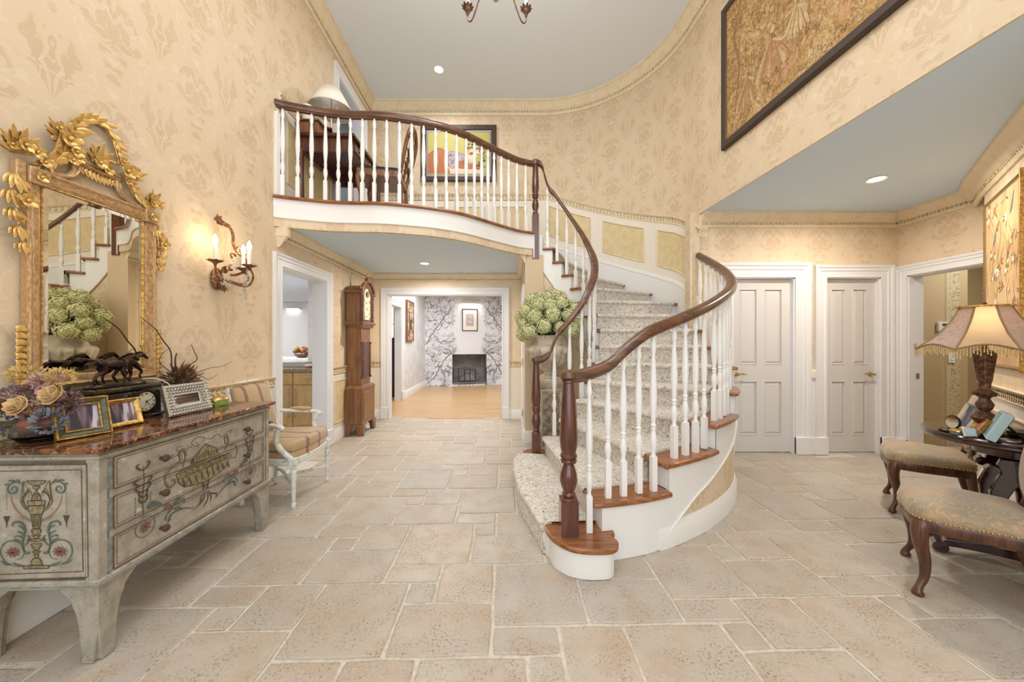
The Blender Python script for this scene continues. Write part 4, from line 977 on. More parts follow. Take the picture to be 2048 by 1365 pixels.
# balcony railing
rl = thing('balcony_railing', 'long balcony railing with white balusters and dark oak rail under the painting', 'railing', (-1.0, 3.5, ZF))
E_ = [Vector((x, y)) for x, y in edge]
def inward(p0, p1, o): d = (p1-p0).normalized(); return Vector((-d.y, d.x))*o
inn = [E_[i]+inward(E_[max(i-1, 0)], E_[min(i+1, len(E_)-1)], .045) for i in range(len(E_))]
handrail('handrail', [(inn[0].x+.0, inn[0].y, 3.575)]+[(p.x, p.y, 3.575) for p in inn[2:-1:3]]+[(.30, 4.49, 3.585)], rl, -1.0, 3.5)
for o in rl.children: o.location = (0, 0, -ZF)
pxs = [155, 258, 352, 447, 535, 617, 699, 781, 865, 952, 1035, 1117, 1198, 1271, 1342, 1407, 1463, 1513, 1556, 1598, 1647, 1697, 1754, 1813]
slope = [(520+q/3.413-1024)/700 for q in pxs]       # bearings of the 24 balusters along the balcony edge
for s_ in slope:
    for i in range(len(inn)-1):
        a, b_ = inn[i], inn[i+1]; fa_, fb = a.x-s_*a.y, b_.x-s_*b_.y
        if fa_*fb <= 0:
            t = fa_/(fa_-fb) if fa_ != fb else 0; p = a.lerp(b_, t); bal(rl, p.x+1.0, p.y-3.5, 0, 3.555-ZF, math.atan2(b_.y-a.y, b_.x-a.x)); break
nw = newel('newel', rl, .30, 4.49, ZF, 3.60, .98, .24, .33); o = obj('newel', nw, 'mahogany', rl, smooth=35); o.location = (1.0, -3.5, -ZF)
o = obj('newel_cap', MB().lathe([(.036, 3.56), (.047, 3.565), (.049, 3.60), (.044, 3.618), (.001, 3.628)], .30, 4.49, 18), 'oak_rail', rl); o.location = (1.0, -3.5, -ZF)

# recessed ceiling lights
def downlight(x, y, z, label):
    t = thing('recessed_light', label, 'ceiling light', (x, y, z), 0, 'recessed ceiling lights')
    obj('trim_ring', MB().lathe([(.055, -.001), (.075, -.001), (.078, -.005), (.07, -.010), (.058, -.004), (.055, -.001)], n=24), 'white_paint', t)
    obj('lens', MB().lathe([(.054, -.003), (.05, -.006), (.001, -.008)], n=20), 'downlight', t)
downlight(-1.05, 5.02, ZC, 'round recessed light in the high foyer ceiling'); downlight(-1.25, 5.01, ZH, 'round recessed light in the hall ceiling'); downlight(3.28, 3.15, ZA, 'round recessed light in the alcove ceiling')
# ================================================================ along the left wall (local x = along the wall, -y = into the room)
RL = PI/2+.034
def onleft(y, out=0): return (XL(y)+out, y-.034*out, 0)
# ---- painted chest of drawers
ch = thing('chest_of_drawers', 'distressed cream painted chest with urn decoration and brown marble top', 'chest', (-1.668, 1.41, 0), RL)   # local origin: near front corner
W, D, Z0, Z1 = 1.045, .50, .315, .85      # local x 0..W, y 0..D (towards wall)
body = MB().box(.03, W-.03, .0, D, Z0, Z1-.02); body.box(.0, W, .0, D, Z1-.02, Z1)
bd = obj('body', body, 'distressed', ch, bevel=.003)
m_ = MB(); m_.box(-.006, W+.006, -.008, D, Z1-.03, Z1-.012); m_.box(-.008, W+.008, -.012, D, Z0-.012, Z0+.022); obj('moulding', m_, 'distressed', ch, bevel=.006)
obj('lower_edge_paint', MB().box(-.009, W+.009, -.0135, D, Z0-.004, Z0+.006), 'paint_grey_blue', ch, bevel=.003)  # grey-blue painted strip along the lower moulding
obj('marble_top', MB().box(-.028, W+.028, -.03, D+.01, Z1, Z1+.024), 'brown_marble', ch, bevel=.006, seg=3)
for x in (.0, W-.045):
    obj('corner_post', MB().box(x, x+.045, 0, .05, Z0+.01, Z1-.02), 'distressed', ch, bevel=.004)
# drawers
for k, (za, zb) in enumerate(((.681, .813), (.515, .648), (.345, .483))):
    x0, x1 = .055, .978
    dr = obj('drawer', MB().box(x0, x1, -.004, .03, za, zb), 'distressed', ch, bevel=.003)
    l = MB()
    for a, b_ in (((x0, za), (x1, za)), ((x1, za), (x1, zb)), ((x1, zb), (x0, zb)), ((x0, zb), (x0, za))):
        d = .007; l.tube([(a[0], -.004, a[1]), (b_[0], -.004, b_[1])], .0022, 5)
        ax, bx_ = [p+(d*1.6 if p == x0 else -d*1.6) for p in (a[0], b_[0])]; az, bz_ = [p+(d*1.6 if p == za else -d*1.6) for p in (a[1], b_[1])]
        l.tube([(ax, -.0045, az), (bx_, -.0045, bz_)], .0014, 4)
    obj('painted_line', l, 'line_brown', dr)
    obj('painted_edge_band', MB().box(x0-.022, x0-.002, -.0015, .01, za, zb), 'paint_grey_blue', dr, smooth=0)
    for kx in (.257, .801):
        kb = MB(); kb.T = Matrix.Translation((kx, -.004, (za+zb)/2-.005)) @ Matrix.Rotation(PI/2, 4, 'X'); kb.lathe([(.009, 0), (.007, .008), (.008, .014), (.0165, .02), (.0175, .028), (.013, .034), (.001, .036)], n=16)
        obj('knob', kb, 'dried_dark', dr, smooth=50)
# legs: shaped brackets
def bracket(x0, sgn, ydir=0):
    pts = [(0, Z0+.005), (.155, Z0+.005), (.15, .295), (.125, .275), (.105, .255), (.10, .235), (.085, .20), (.075, .15), (.068, .08), (.065, 0), (.018, 0), (.0, .15)]
    return [(x0+sgn*p[0], p[1]) for p in pts]
for x0, sgn, y0 in ((.0, 1, 0), (W, -1, 0), (.0, 1, D-.06), (W, -1, D-.06)):
    l = MB().prism(bracket(x0, sgn), y0, y0+.05, 'xz') if True else None
    if y0 == 0: sd = [(y+.0015, z) for y, z in bracket(0, 1)]; l.prism(sd, x0-.0012 if sgn > 0 else x0-.05, x0+.05 if sgn > 0 else x0+.0012, 'yz')
    else: sd = [(D-y-.0015, z) for y, z in bracket(0, 1)]; l.prism(sd, x0-.0012 if sgn > 0 else x0-.05, x0+.05 if sgn > 0 else x0+.0012, 'yz')
    obj('leg', l, 'distressed', ch, bevel=.004)
# side panel (local plane x = 0, facing -x) : depth coordinate q = distance behind the front corner
SX = .0295
sp_ = MB().box(-.0, .03, .05, D, Z0+.03, Z1-.05); obj('side_panel', sp_, 'distressed', ch, bevel=.002)
def sd(zx, zy, e=0): return (-.0008-e, (927-zx)/5.054*.002014, 1.3-(890+zy/5.054-682)*.002014)
def sym(zx): return 676-zx
ln = MB()
for pts in (((820, 185), (835, 1335), (-260, 1345), (-260, 185)), ((768, 248), (785, 1275), (-110, 1290), (-110, 255))):
    for a, b_ in zip(pts, pts[1:]+pts[:1]): ln.ribbon([sd(*a), sd(*b_)], [.0035, .0035], (-1, 0, 0))
obj('painted_line', ln, 'line_brown', ch, smooth=0)['kind'] = 'stuff'
def half(profile): return [sd(338-w_, y, .0012) for w_, y in profile]+[sd(338+w_, y, .0012) for w_, y in profile[::-1]]
urn_parts = [[(90, 352), (92, 360), (60, 385), (12, 398)], [(30, 408), (34, 425), (10, 432), (8, 455)], [(14, 468), (36, 500), (48, 548)], [(84, 552), (84, 575), (80, 600)], [(80, 604), (74, 650), (52, 690)],
             [(52, 694), (42, 740), (36, 800), (30, 830)], [(44, 838), (42, 870), (22, 892)], [(46, 902), (20, 915), (18, 928)], [(86, 936), (84, 948), (24, 962)], [(50, 984), (46, 1005), (24, 1040), (8, 1048)],
             [(34, 1058), (40, 1068), (12, 1078)], [(24, 1090), (12, 1118), (10, 1126)], [(30, 1132), (46, 1160), (62, 1198)], [(118, 1204), (120, 1232), (112, 1236)]]
g = MB(); dk = MB()
for pr in urn_parts:
    P = half(pr); g.poly(P); dk.ribbon([(x-.0004, y, z) for x, y, z in P+[P[0]]], [.0028]*(len(P)+1), (-1, 0, 0))
for x_ in (-60, -36, -12, 12, 36): dk.ribbon([sd(338+x_*.8, 700, .0018), sd(338+x_*.5, 820, .0018)], .0022, (-1, 0, 0))
for x_ in (-30, 0, 30): dk.ribbon([sd(300+x_+20, 545, .0018), sd(338+x_*.3, 478, .0018)], .002, (-1, 0, 0))
for S_ in (lambda x: x, sym):
    for k in range(5):
        a = [(250, 640), (205, 560-k*8), (215+k*14, 480-k*6), (225+k*6+(40 if k else -8), 400+k*26)] if k else [(245, 650), (195, 575), (205, 470), (212, 355)]
        g.ribbon([sd(S_(p[0]), p[1], .001) for p in [tuple(q) for q in smooth_path([(x, y, 0) for x, y in a], 4)]] if False else [sd(S_(p.x), p.y, .001) for p in smooth_path([(x, y, 0) for x, y in a], 4)], .007, (-1, 0, 0))
    dk.ribbon([sd(S_(p.x), p.y, .0014) for p in smooth_path([(x, y, 0) for x, y in [(250, 655), (188, 570), (200, 470), (215, 355), (255, 440), (268, 530)]], 4)], .0022, (-1, 0, 0))
obj('painted_urn', g, 'deco_gold', ch, smooth=0)['kind'] = 'stuff'; obj('painted_outline', dk, 'deco_dark', ch, smooth=0)['kind'] = 'stuff'
gr = MB(); rd = MB(); tk = MB()
def SP(pts, S_, e=.001): return [sd(S_(p.x), p.y, e) for p in smooth_path([(x, y, 0) for x, y in pts], 4)]
for S_ in (lambda x: x, sym):
    gr.ribbon(SP([(210, 400), (180, 372), (120, 365), (70, 400), (62, 445), (95, 478), (140, 462), (146, 425), (118, 410), (98, 432), (112, 448)], S_), .0065, (-1, 0, 0))
    for a in ([(140, 368), (110, 350), (70, 352)], [(80, 390), (50, 385), (40, 400)], [(180, 378), (160, 350), (145, 345)]): gr.ribbon(SP(a, S_), .008, (-1, 0, 0))
    gr.ribbon(SP([(230, 1090), (205, 1000), (215, 900), (225, 840), (200, 780), (140, 762), (105, 790), (120, 805)], S_), .009, (-1, 0, 0))
    for a in ([(215, 900), (185, 870), (150, 860)], [(225, 845), (190, 815), (160, 800)], [(210, 940), (180, 910), (140, 905), (130, 920)], [(205, 985), (170, 950), (120, 935)], [(215, 1010), (260, 960), (270, 920), (245, 900)]): gr.ribbon(SP(a, S_), .006, (-1, 0, 0))
    gr.ribbon(SP([(225, 1212), (120, 1205), (40, 1160), (-5, 1080), (10, 1000), (70, 955), (150, 960), (205, 1010), (220, 1070), (190, 1130), (130, 1145)], S_), .0045, (-1, 0, 0))
    for a in ([(225, 1212), (160, 1195), (110, 1175)], [(90, 1190), (40, 1185), (0, 1150)], [(225, 1060), (255, 1085), (270, 1065)]): gr.ribbon(SP(a, S_), .008, (-1, 0, 0))
    rd.ribbon(SP([(92, 500), (110, 580), (150, 650), (220, 715), (290, 745)], S_), .0045, (-1, 0, 0))
    for k in range(9): x_, y_ = 190+k*12, 700+k*5; tk.ribbon([sd(S_(x_), y_, .001), sd(S_(x_), y_+34, .001)], [.0012, .0012], (-1, 0, 0))
    for k in range(10):
        q = k*PI/5; tk.ribbon([sd(S_(112), 1068, .0014), sd(S_(112)+44*math.cos(q+.15), 1068+30*math.sin(q+.15), .0014), sd(S_(112)+72*math.cos(q), 1068+56*math.sin(q), .0014)], [.005, .009, .001], (-1, 0, 0))
    dk2 = MB()
    for k in range(12): x_, y_ = 52, 470+k*15; dk2.add([sd(S_(x_-3), y_, .001), sd(S_(x_+3), y_, .001), sd(S_(x_+3), y_+7, .001), sd(S_(x_-3), y_+7, .001)], [(0, 1, 2, 3)])
    dk2.add([sd(S_(20), 705, .001), sd(S_(84), 705, .001), sd(S_(60), 770, .001), sd(S_(48), 830, .001), sd(S_(44), 770, .001)], [(0, 1, 2, 3, 4)]); obj('painted_pendant', dk2, 'deco_dark', ch, smooth=0)['kind'] = 'stuff'
obj('painted_scrolls', gr, 'deco_green', ch, smooth=0)['kind'] = 'stuff'; obj('painted_swag', rd, 'deco_pink', ch, smooth=0)['kind'] = 'stuff'; obj('painted_flowers', tk, 'deco_red', ch, smooth=0)['kind'] = 'stuff'
# painted decoration across the drawer fronts
FR = {'boat': [(.335, .633), (.347, .59), (.371, .561), (.421, .543), (.509, .53), (.607, .542), (.663, .567), (.684, .631), (.488, .64), (.359, .644)], 'cover': [(.415, .66), (.454, .699), (.509, .735), (.583, .689), (.607, .644)]}
def fp(p, e=0): return (p[0], -.0055-e, p[1])
g = MB(); dk = MB(); gr = MB(); rd = MB()
for k in FR: g.poly([fp(p) for p in FR[k]][::-1]); dk.ribbon([fp(p, .0008) for p in FR[k]+[FR[k][0]]], [.004]*(len(FR[k])+1), (0, -1, 0))
def FS(pts, wd, mb, e=.0004): mb.ribbon([fp((p.x, p.y), e) for p in smooth_path([(a, b_, 0) for a, b_ in pts], 4)], wd, (0, -1, 0))
for pts, w_ in (([(.371, .655), (.386, .693), (.386, .726), (.371, .745), (.353, .732), (.36, .705), (.353, .685), (.325, .68), (.312, .668)], .014), ([(.323, .676), (.301, .668), (.278, .644), (.281, .611), (.301, .585), (.329, .592), (.325, .613), (.309, .611)], .009),
                ([(.64, .66), (.665, .68), (.671, .701), (.659, .743), (.642, .728), (.651, .694)], .013), ([(.68, .672), (.723, .666), (.74, .627), (.723, .592), (.692, .602), (.70, .621)], .007)):
    FS(pts, w_*1.15, dk, .0002); FS(pts, w_*.7, g, .0012)
for k in range(9): x_ = .37+k*.036; dk.ribbon([fp((x_, .60-.012*math.sin(k)), .001), fp((x_+.008, .57), .001), fp((x_+.012+.004*k*.2, .548), .001)], .008, (0, -1, 0))
for k in range(8): x_ = .37+k*.037; FS([(x_, .612), (x_+.012, .628), (x_+.024, .620), (x_+.018, .609), (x_+.01, .616)], .0035, dk, .001)
for z_ in (.604, .632): dk.ribbon([fp((.345, z_), .001), fp((.68, z_), .001)], [.003, .003], (0, -1, 0))
for k in range(9): dk.ribbon([fp((.43+k*.019, .662), .001), fp((.438+k*.018, .70-abs(k-4)*.005), .001)], .006, (0, -1, 0))
FS([(.488, .533), (.499, .505), (.492, .49)], .012, dk); FS([(.531, .53), (.52, .50), (.524, .488)], .012, dk)
for c_ in (.173, .848):
    top = .735 if c_ < .5 else .71; FS([(c_, top), (c_+.003, .66), (c_-.003, .60), (c_+.002, .49)], .005, dk)
    for (dx, z_, r_) in ((0, top, .03), (0, .665, .04), (0, .635, .034), (0, .61, .02), (0, .585, .02)):
        for s_ in (-1, 1): FS([(c_, z_-.018), (c_+s_*r_*.6, z_-.010), (c_+s_*r_, z_+.008), (c_+s_*r_*.5, z_+.012)], .008, dk)
    for s_, zz in ((-1, .60), (1, .60)):
        for k in range(7): x_, z_ = c_+s_*.034, zz-k*.012; dk.add([fp((x_-.002, z_), .0004), fp((x_+.002, z_), .0004), fp((x_+.002, z_+.006), .0004), fp((x_-.002, z_+.006), .0004)], [(0, 1, 2, 3)])
    cc = (c_+.01, .455); FS([(cc[0]+.044*math.cos(a*PI/8), cc[1]+.044*math.sin(a*PI/8)) for a in range(17)], [.0035]*65, gr)
    for k in range(9): q = k*2*PI/9; rd.ribbon([fp(cc, .0006), fp((cc[0]+.016*math.cos(q), cc[1]+.016*math.sin(q)), .0006), fp((cc[0]+.03*math.cos(q+.2), cc[1]+.03*math.sin(q+.2)), .0006)], [.004, .009, .001], (0, -1, 0))
for mir in (0, 1):
    X_ = (lambda x: x) if not mir else (lambda x: 1.02-x)
    for pts, w_ in (([(.278, .432), (.284, .456), (.306, .472), (.323, .491), (.353, .502), (.383, .488), (.378, .470)], .012), ([(.301, .421), (.305, .445), (.33, .452), (.38, .445), (.441, .413)], .008), ([(.29, .415), (.30, .44), (.32, .455)], .01),
                    ([(.192, .534), (.215, .546), (.257, .519)], .022), ([(.32, .47), (.345, .462), (.365, .45)], .012)): FS([(X_(a), b_) for a, b_ in pts], w_, gr)
    FS([(X_(.285), .51), (X_(.29), .495), (X_(.305), .485)], .03, rd)
for pts in ([(.509, .476), (.481, .459), (.475, .432), (.448, .415)], [(.517, .473), (.524, .434), (.509, .41), (.492, .4)], [(.524, .47), (.553, .445), (.583, .432), (.576, .41)], [(.505, .47), (.495, .44), (.47, .42)], [(.53, .46), (.545, .43), (.54, .405)]): FS(pts, .007, dk)
for pts in ([(.289, .731), (.323, .742), (.305, .722), (.353, .737), (.335, .756), (.353, .768), (.375, .76)], [(.441, .767), (.468, .742), (.441, .744), (.421, .767), (.454, .787), (.502, .77), (.509, .753)],
            [(.531, .778), (.517, .764), (.546, .755), (.591, .768), (.622, .74), (.647, .76), (.697, .766), (.68, .751), (.74, .759)], [(.39, .74), (.41, .75), (.43, .735)]): FS(pts, .003, dk)
obj('painted_boat_urn', g, 'deco_gold', ch, smooth=0)['kind'] = 'stuff'; obj('painted_outline', dk, 'deco_dark', ch, smooth=0)['kind'] = 'stuff'; obj('painted_foliage', gr, 'deco_green', ch, smooth=0)['kind'] = 'stuff'; obj('painted_flowers', rd, 'deco_red', ch, smooth=0)['kind'] = 'stuff'
ZT = .875

# ---- gilded wall mirror; local origin on the wall at its lower left, x along wall, z up
mi = thing('mirror', 'tall gilded mirror crowned with carved leaves and flowers', 'mirror', (XL(1.557)+.004, 1.557, 0), RL)
MW, MB0, MT1 = .588, 1.082, 2.085
fr_prof = [(0, 0), (0, -.030), (.010, -.036), (.018, -.030), (.026, -.026), (.042, -.024), (.052, -.018), (.060, -.014), (.060, 0)]   # (inward, y)
def pic_frame(x0, x1, z0, z1, prof, y=0):
    m_ = MB(); n = len(prof); cs = [((x0, z0), (1, 1)), ((x1, z0), (-1, 1)), ((x1, z1), (-1, -1)), ((x0, z1), (1, -1))]
    for (cx, cz), (sx, sz) in cs: m_.add([(cx+sx*a, y+b_, cz+sz*a) for a, b_ in prof], [])
    for k in range(4):
        k2 = (k+1) % 4
        for i in range(n): j = (i+1) % n; m_.f.append((k*n+i, k*n+j, k2*n+j, k2*n+i)); m_.mi.append(0)
    return m_
obj('frame', pic_frame(0, MW, MB0, MT1, fr_prof), 'gold_frame', mi, smooth=25)
obj('inner_bead', pic_frame(.060, MW-.060, MB0+.060, MT1-.060, [(0, 0), (0, -.016), (.005, -.018), (.008, 0)]), 'gold_thin', mi, smooth=25)
gx0, gx1, gz0, gz1 = .066, MW-.066, MB0+.066, MT1-.066; bv = .022
obj('mirror_glass', MB().add([(gx0, -.010, gz0), (gx1, -.010, gz0), (gx1, -.010, gz1), (gx0, -.010, gz1), (gx0+bv, -.0125, gz0+bv), (gx1-bv, -.0125, gz0+bv), (gx1-bv, -.0125, gz1-bv), (gx0+bv, -.0125, gz1-bv)],
    [(0, 1, 5, 4), (1, 2, 6, 5), (2, 3, 7, 6), (3, 0, 4, 7), (4, 5, 6, 7)]), 'mirror', mi, smooth=0)
for x in (.0, MW-.075):
    b_ = obj('corner_block', MB().box(x, x+.075, -.044, 0, MT1-.075, MT1+.0), 'gold_frame', mi, bevel=.004)
    obj('rosette', MB().flower((x+.0375, -.044, MT1-.0375), (0, -1, 0), .028, 4, PI/4), 'gold', b_)
obj('ear', MB().box(-.035, 0, -.032, 0, MT1-.09, MT1+.015), 'gold_frame', mi, bevel=.005); obj('ear', MB().box(MW, MW+.02, -.032, 0, MT1-.09, MT1+.0), 'gold_frame', mi, bevel=.005)
NY = (0, -1, 0); rg = random.Random(3); CS = Matrix.Translation((-.036, .012, 0))
def leaves(mb, pts, L, W_, step=.03, sgn=1, lob=0, y=-.03, spread=.7):
    L *= .85; W_ *= .62; step *= .55
    P = smooth_path([(a, 0, b_) for a, b_ in pts], 5); acc = 0; k = 0
    for p, q in zip(P, P[1:]):
        acc += (q-p).length
        if acc < step: continue
        acc = 0; k += 1; t = (q-p).normalized(); pr = Vector((-t.z, 0, t.x))*(1 if k % 2 else -1)
        mb.leaf((p.x, y-rg.uniform(0, .012), p.z), t+pr*spread*rg.uniform(.5, 1), NY, L*rg.uniform(.85, 1.2), W_, rg.uniform(.1, .35), lob, 6, .4)
    mb.tube([(p.x, y+.012, p.z) for p in P], .008, 6)
crest = MB(); crest.T = CS
leaves(crest, [(.12, 2.12), (.155, 2.19), (.175, 2.27), (.215, 2.35)], .085, .055, .022)
leaves(crest, [(.20, 2.33), (.235, 2.40), (.295, 2.45), (.36, 2.455), (.40, 2.41), (.425, 2.345), (.435, 2.29)], .06, .038, .024)
leaves(crest, [(.45, 2.25), (.485, 2.19), (.52, 2.14), (.565, 2.11)], .065, .04, .026)
leaves(crest, [(.14, 2.18), (.10, 2.12), (.07, 2.10)], .06, .036, .026)
obj('carved_garland', crest, 'gold', mi, smooth=70)
for c_, r_, s_ in (((.18, -.05, 2.285), .052, 0), ((.205, -.055, 2.235), .034, .4), ((.195, -.05, 2.19), .03, 1), ((.15, -.045, 2.32), .03, .7), ((.225, -.045, 2.21), .026, .3),
                   ((.445, -.05, 2.255), .045, .2), ((.485, -.05, 2.27), .034, .9), ((.455, -.045, 2.205), .028, .2), ((.43, -.045, 2.30), .028, .2), ((.02, -.055, 2.165), .034, .1), ((.06, -.05, 2.155), .032, .8), ((.09, -.05, 2.125), .028, .5), ((-.015, -.045, 2.15), .026, .5),
                   ((.595, -.05, 2.135), .032, .3), ((.635, -.045, 2.14), .028, .8), ((.31, -.05, 2.235), .036, .4), ((.35, -.048, 2.215), .03, .9), ((.29, -.045, 2.24), .022, .9)):
    cl_ = MB(); cl_.T = CS; obj('carved_flower', cl_.flower(c_, NY, r_, 6, s_), 'gold', mi, smooth=70)
pl = MB(); pl.T = CS
def fan(cx, cz, angs_, L, W_=.026):
    for i, a in enumerate(angs_):
        q = R(a); k = 1-.28*abs(i-(len(angs_)-1)/2)/((len(angs_)-1)/2)
        for da, kk, y in ((-7, .82, -.026), (7, .82, -.026), (0, 1, -.034)): qq = q+R(da); pl.leaf((cx, y, cz), (math.sin(qq), 0, math.cos(qq)), NY, L*k*kk, W_, .30, 0, 8, .5)
fan(.015, 2.13, (-88, -55, -25, 0, 28, 58), .125); fan(.60, 2.115, (-48, -15, 15, 50), .115); fan(.315, 2.235, (-62, -34, 0, 34, 62), .115); fan(.17, 2.28, (-118, -85, -55, -25), .11); fan(.47, 2.25, (30, 65, 100), .095)
obj('carved_palmettes', pl, 'gold', mi, smooth=70)['kind'] = 'stuff'
sc_ = MB(); sc_.T = CS; sc_.tube([(.225, -.03, 2.195), (.42, -.03, 2.195)], [.016, .016], 6, sq=.8); sc_.tube([(.225, -.036, 2.215), (.42, -.036, 2.215)], .010, 6)
for s_ in (1, -1):
    cx = .3225; f = lambda x: cx+s_*(x-cx)
    for o_ in (0, .016): sc_.tube([(f(p.x-o_), -.03, p.z-o_*.5) for p in smooth_path([(.235, 0, 2.185), (.232, 0, 2.15), (.20, 0, 2.11), (.15, 0, 2.095), (.10, 0, 2.09)], 5)], [.013]*20+[.008], 6)
obj('crest_scrolls', sc_, 'gold_frame', mi, smooth=60)
fn = MB(); fn.T = CS
for k in range(9): fn.leaf((.25+k*.018, -.03, 2.185), (0, 0, -1), NY, .045+.012*math.sin(k*.4), .022, .15, 0, 4, .4)
obj('shell_fringe', fn, 'gold', mi, smooth=70)
for x_, pts, fl_ in ((0, [(-.035, 2.03), (-.045, 1.93), (-.03, 1.83), (-.01, 1.74)], (-.015, -.05, 1.92)), (1, [(MW+.02, 1.99), (MW+.03, 1.92), (MW+.025, 1.84), (MW+.015, 1.78)], (MW+.03, -.045, 1.90))):
    d = MB()
    P = smooth_path([(a, 0, b_) for a, b_ in pts], 4); n = len(P)
    for k in range(0, n, 3):
        for s_ in (-1, 1, -.45, .45, 0): d.leaf((P[k].x+s_*.004, -.018-.010*(1-abs(s_)), P[k].z), (s_*.75, 0, -1), NY, .088*(1-k/n*.35)*(1-.2*abs(s_)), .027*(1-k/n*.25), .18, 0, 7, .5)
    obj('leaf_pendant', d, 'gold', mi, smooth=70); obj('pendant_flower', MB().flower(fl_, NY, .036, 6, .3), 'gold', mi, smooth=70)
for x_ in (-.018, MW+.018):
    d = MB()
    for k in range(9):
        for s_ in (-1, 1): d.leaf((x_-s_*.012, -.022, 1.37-k*.030), (s_*.8, 0, -.75), NY, .042, .026, .2, 0, 5, .5)
    obj('lower_husk_drop', d, 'gold', mi, smooth=60)

# ---- three-light sconce
sn = thing('wall_sconce', 'scrolled iron wall sconce with three lit candle bulbs and crystal drops', 'wall lamp', (XL(2.62), 2.62, 0), RL)
m_ = MB(); m_.ell((0, -.02, 1.765), (.05, .03, .085), 12, 8); obj('wall_plate', m_, 'sconce_bronze', sn)
cr_ = MB()
P = smooth_path([(-.03, -.03, 2.21), (.02, -.05, 2.19), (.055, -.07, 2.17), (.075, -.08, 2.12), (.08, -.08, 2.05), (.11, -.09, 1.99), (.15, -.11, 1.96), (.175, -.12, 1.91), (.165, -.11, 1.86), (.12, -.08, 1.82), (.08, -.06, 1.81)], 5)
cr_.tube(P, [.015]*10+[.0095]*(len(P)-10), 7)
for c_, a0, a1, r0 in (((.115, 2.01), -.5, 3.6, .035), ((.06, 1.95), .2, 4.2, .03), ((.165, 1.99), 2.6, -1.8, .032), ((.045, 1.855), 1.5, 5.6, .025)): cr_.tube([(x, -.09, z) for x, _, z in spiral(c_, r0, .012, a0, a1, 14)], .0075, 6)
obj('scroll_crest', cr_, 'sconce_bronze', sn)
lf_ = MB()
for a in range(0, 360, 60): q = R(a); lf_.leaf((-.02, -.04, 2.20), (math.cos(q), 0, math.sin(q)), NY, .045, .03, .3, 2, 5, .3)
for a in (200, 240, 280, 320, 20, 60): q = R(a); lf_.leaf((.0, -.05, 1.72 if a > 180 else 1.82), (math.cos(q), 0, math.sin(q)), NY, .06, .035, .3, 2, 5, .3)
obj('iron_leaves', lf_, 'sconce_bronze', sn)
def candle_arm(tip, ctrl):
    a = obj('arm', MB().tube(smooth_path([(.0, -.04, 1.78)]+ctrl+[tip], 6), .007, 7), 'sconce_bronze', sn)
    x, y, z = tip
    d = MB().lathe([(.006, -.03), (.012, -.012), (.022, -.004), (.042, .004), (.046, .010), (.02, .010), (.012, .014)], x, y, 14, z)
    for k in range(8): q = k*PI/4; d.leaf((x+.036*math.cos(q), y+.036*math.sin(q), z+.004), (math.cos(q), math.sin(q), .1), (0, 0, 1), .02, .026, .2, 0, 3, .2)
    obj('drip_pan', d, 'sconce_bronze', a)
    obj('candle_sleeve', MB().lathe([(.013, .01), (.013, .115), (.008, .117)], x, y, 12, z), 'candle', a)
    obj('bulb', MB().lathe([(.007, .117), (.014, .135), (.017, .15), (.013, .172), (.006, .19), (.001, .20)], x, y, 12, z), 'bulb', a)
    lc = link('bulb_light', bpy.data.lights.new('bulb_light', 'POINT'), sn, (x, y, z+.155)); lc.data.energy = 2.3; lc.data.color = (1, .76, .46); lc.data.shadow_soft_size = .03
candle_arm((-.13, -.11, 1.865), [(-.04, -.09, 1.74), (-.12, -.11, 1.78)])
candle_arm((.03, -.235, 1.865), [(.05, -.10, 1.74), (.06, -.20, 1.72), (.05, -.25, 1.79)])
candle_arm((.13, -.12, 1.86), [(.06, -.07, 1.76), (.14, -.11, 1.75), (.17, -.13, 1.80)])
cx_ = MB()
def beads(mb, pts, step, r):
    P = smooth_path(pts, 8); acc = step
    for p, q in zip(P, P[1:]):
        acc += (q-p).length
        if acc >= step: acc = 0; mb.ell(p, (r, r, r), 6, 4)
for pts in ([(0, -.05, 1.74), (.06, -.12, 1.66), (.13, -.12, 1.68), (.15, -.12, 1.78)], [(.03, -.22, 1.84), (.05, -.2, 1.72), (.10, -.14, 1.70), (.14, -.12, 1.80)], [(-.12, -.1, 1.82), (-.06, -.1, 1.72), (0, -.06, 1.74)], [(.10, -.09, 1.98), (.11, -.09, 1.93), (.10, -.09, 1.88)], [(.15, -.12, 1.76), (.16, -.12, 1.66)], [(.03, -.22, 1.83), (.03, -.22, 1.75)], [(.06, -.08, 1.95), (.07, -.1, 1.88), (.12, -.1, 1.86)]): beads(cx_, pts, .016, .0065)
for p in ((.16, -.12, 1.645), (.03, -.22, 1.735), (.10, -.09, 1.865), (.15, -.12, 1.70), (-.02, -.09, 1.765), (.02, -.09, 1.765), (.03, -.09, 1.715)): cx_.ell(p, (.010, .006, .015), 6, 5)
o = obj('crystal_drops', cx_, 'crystal', sn, smooth=0); o['kind'] = 'stuff'

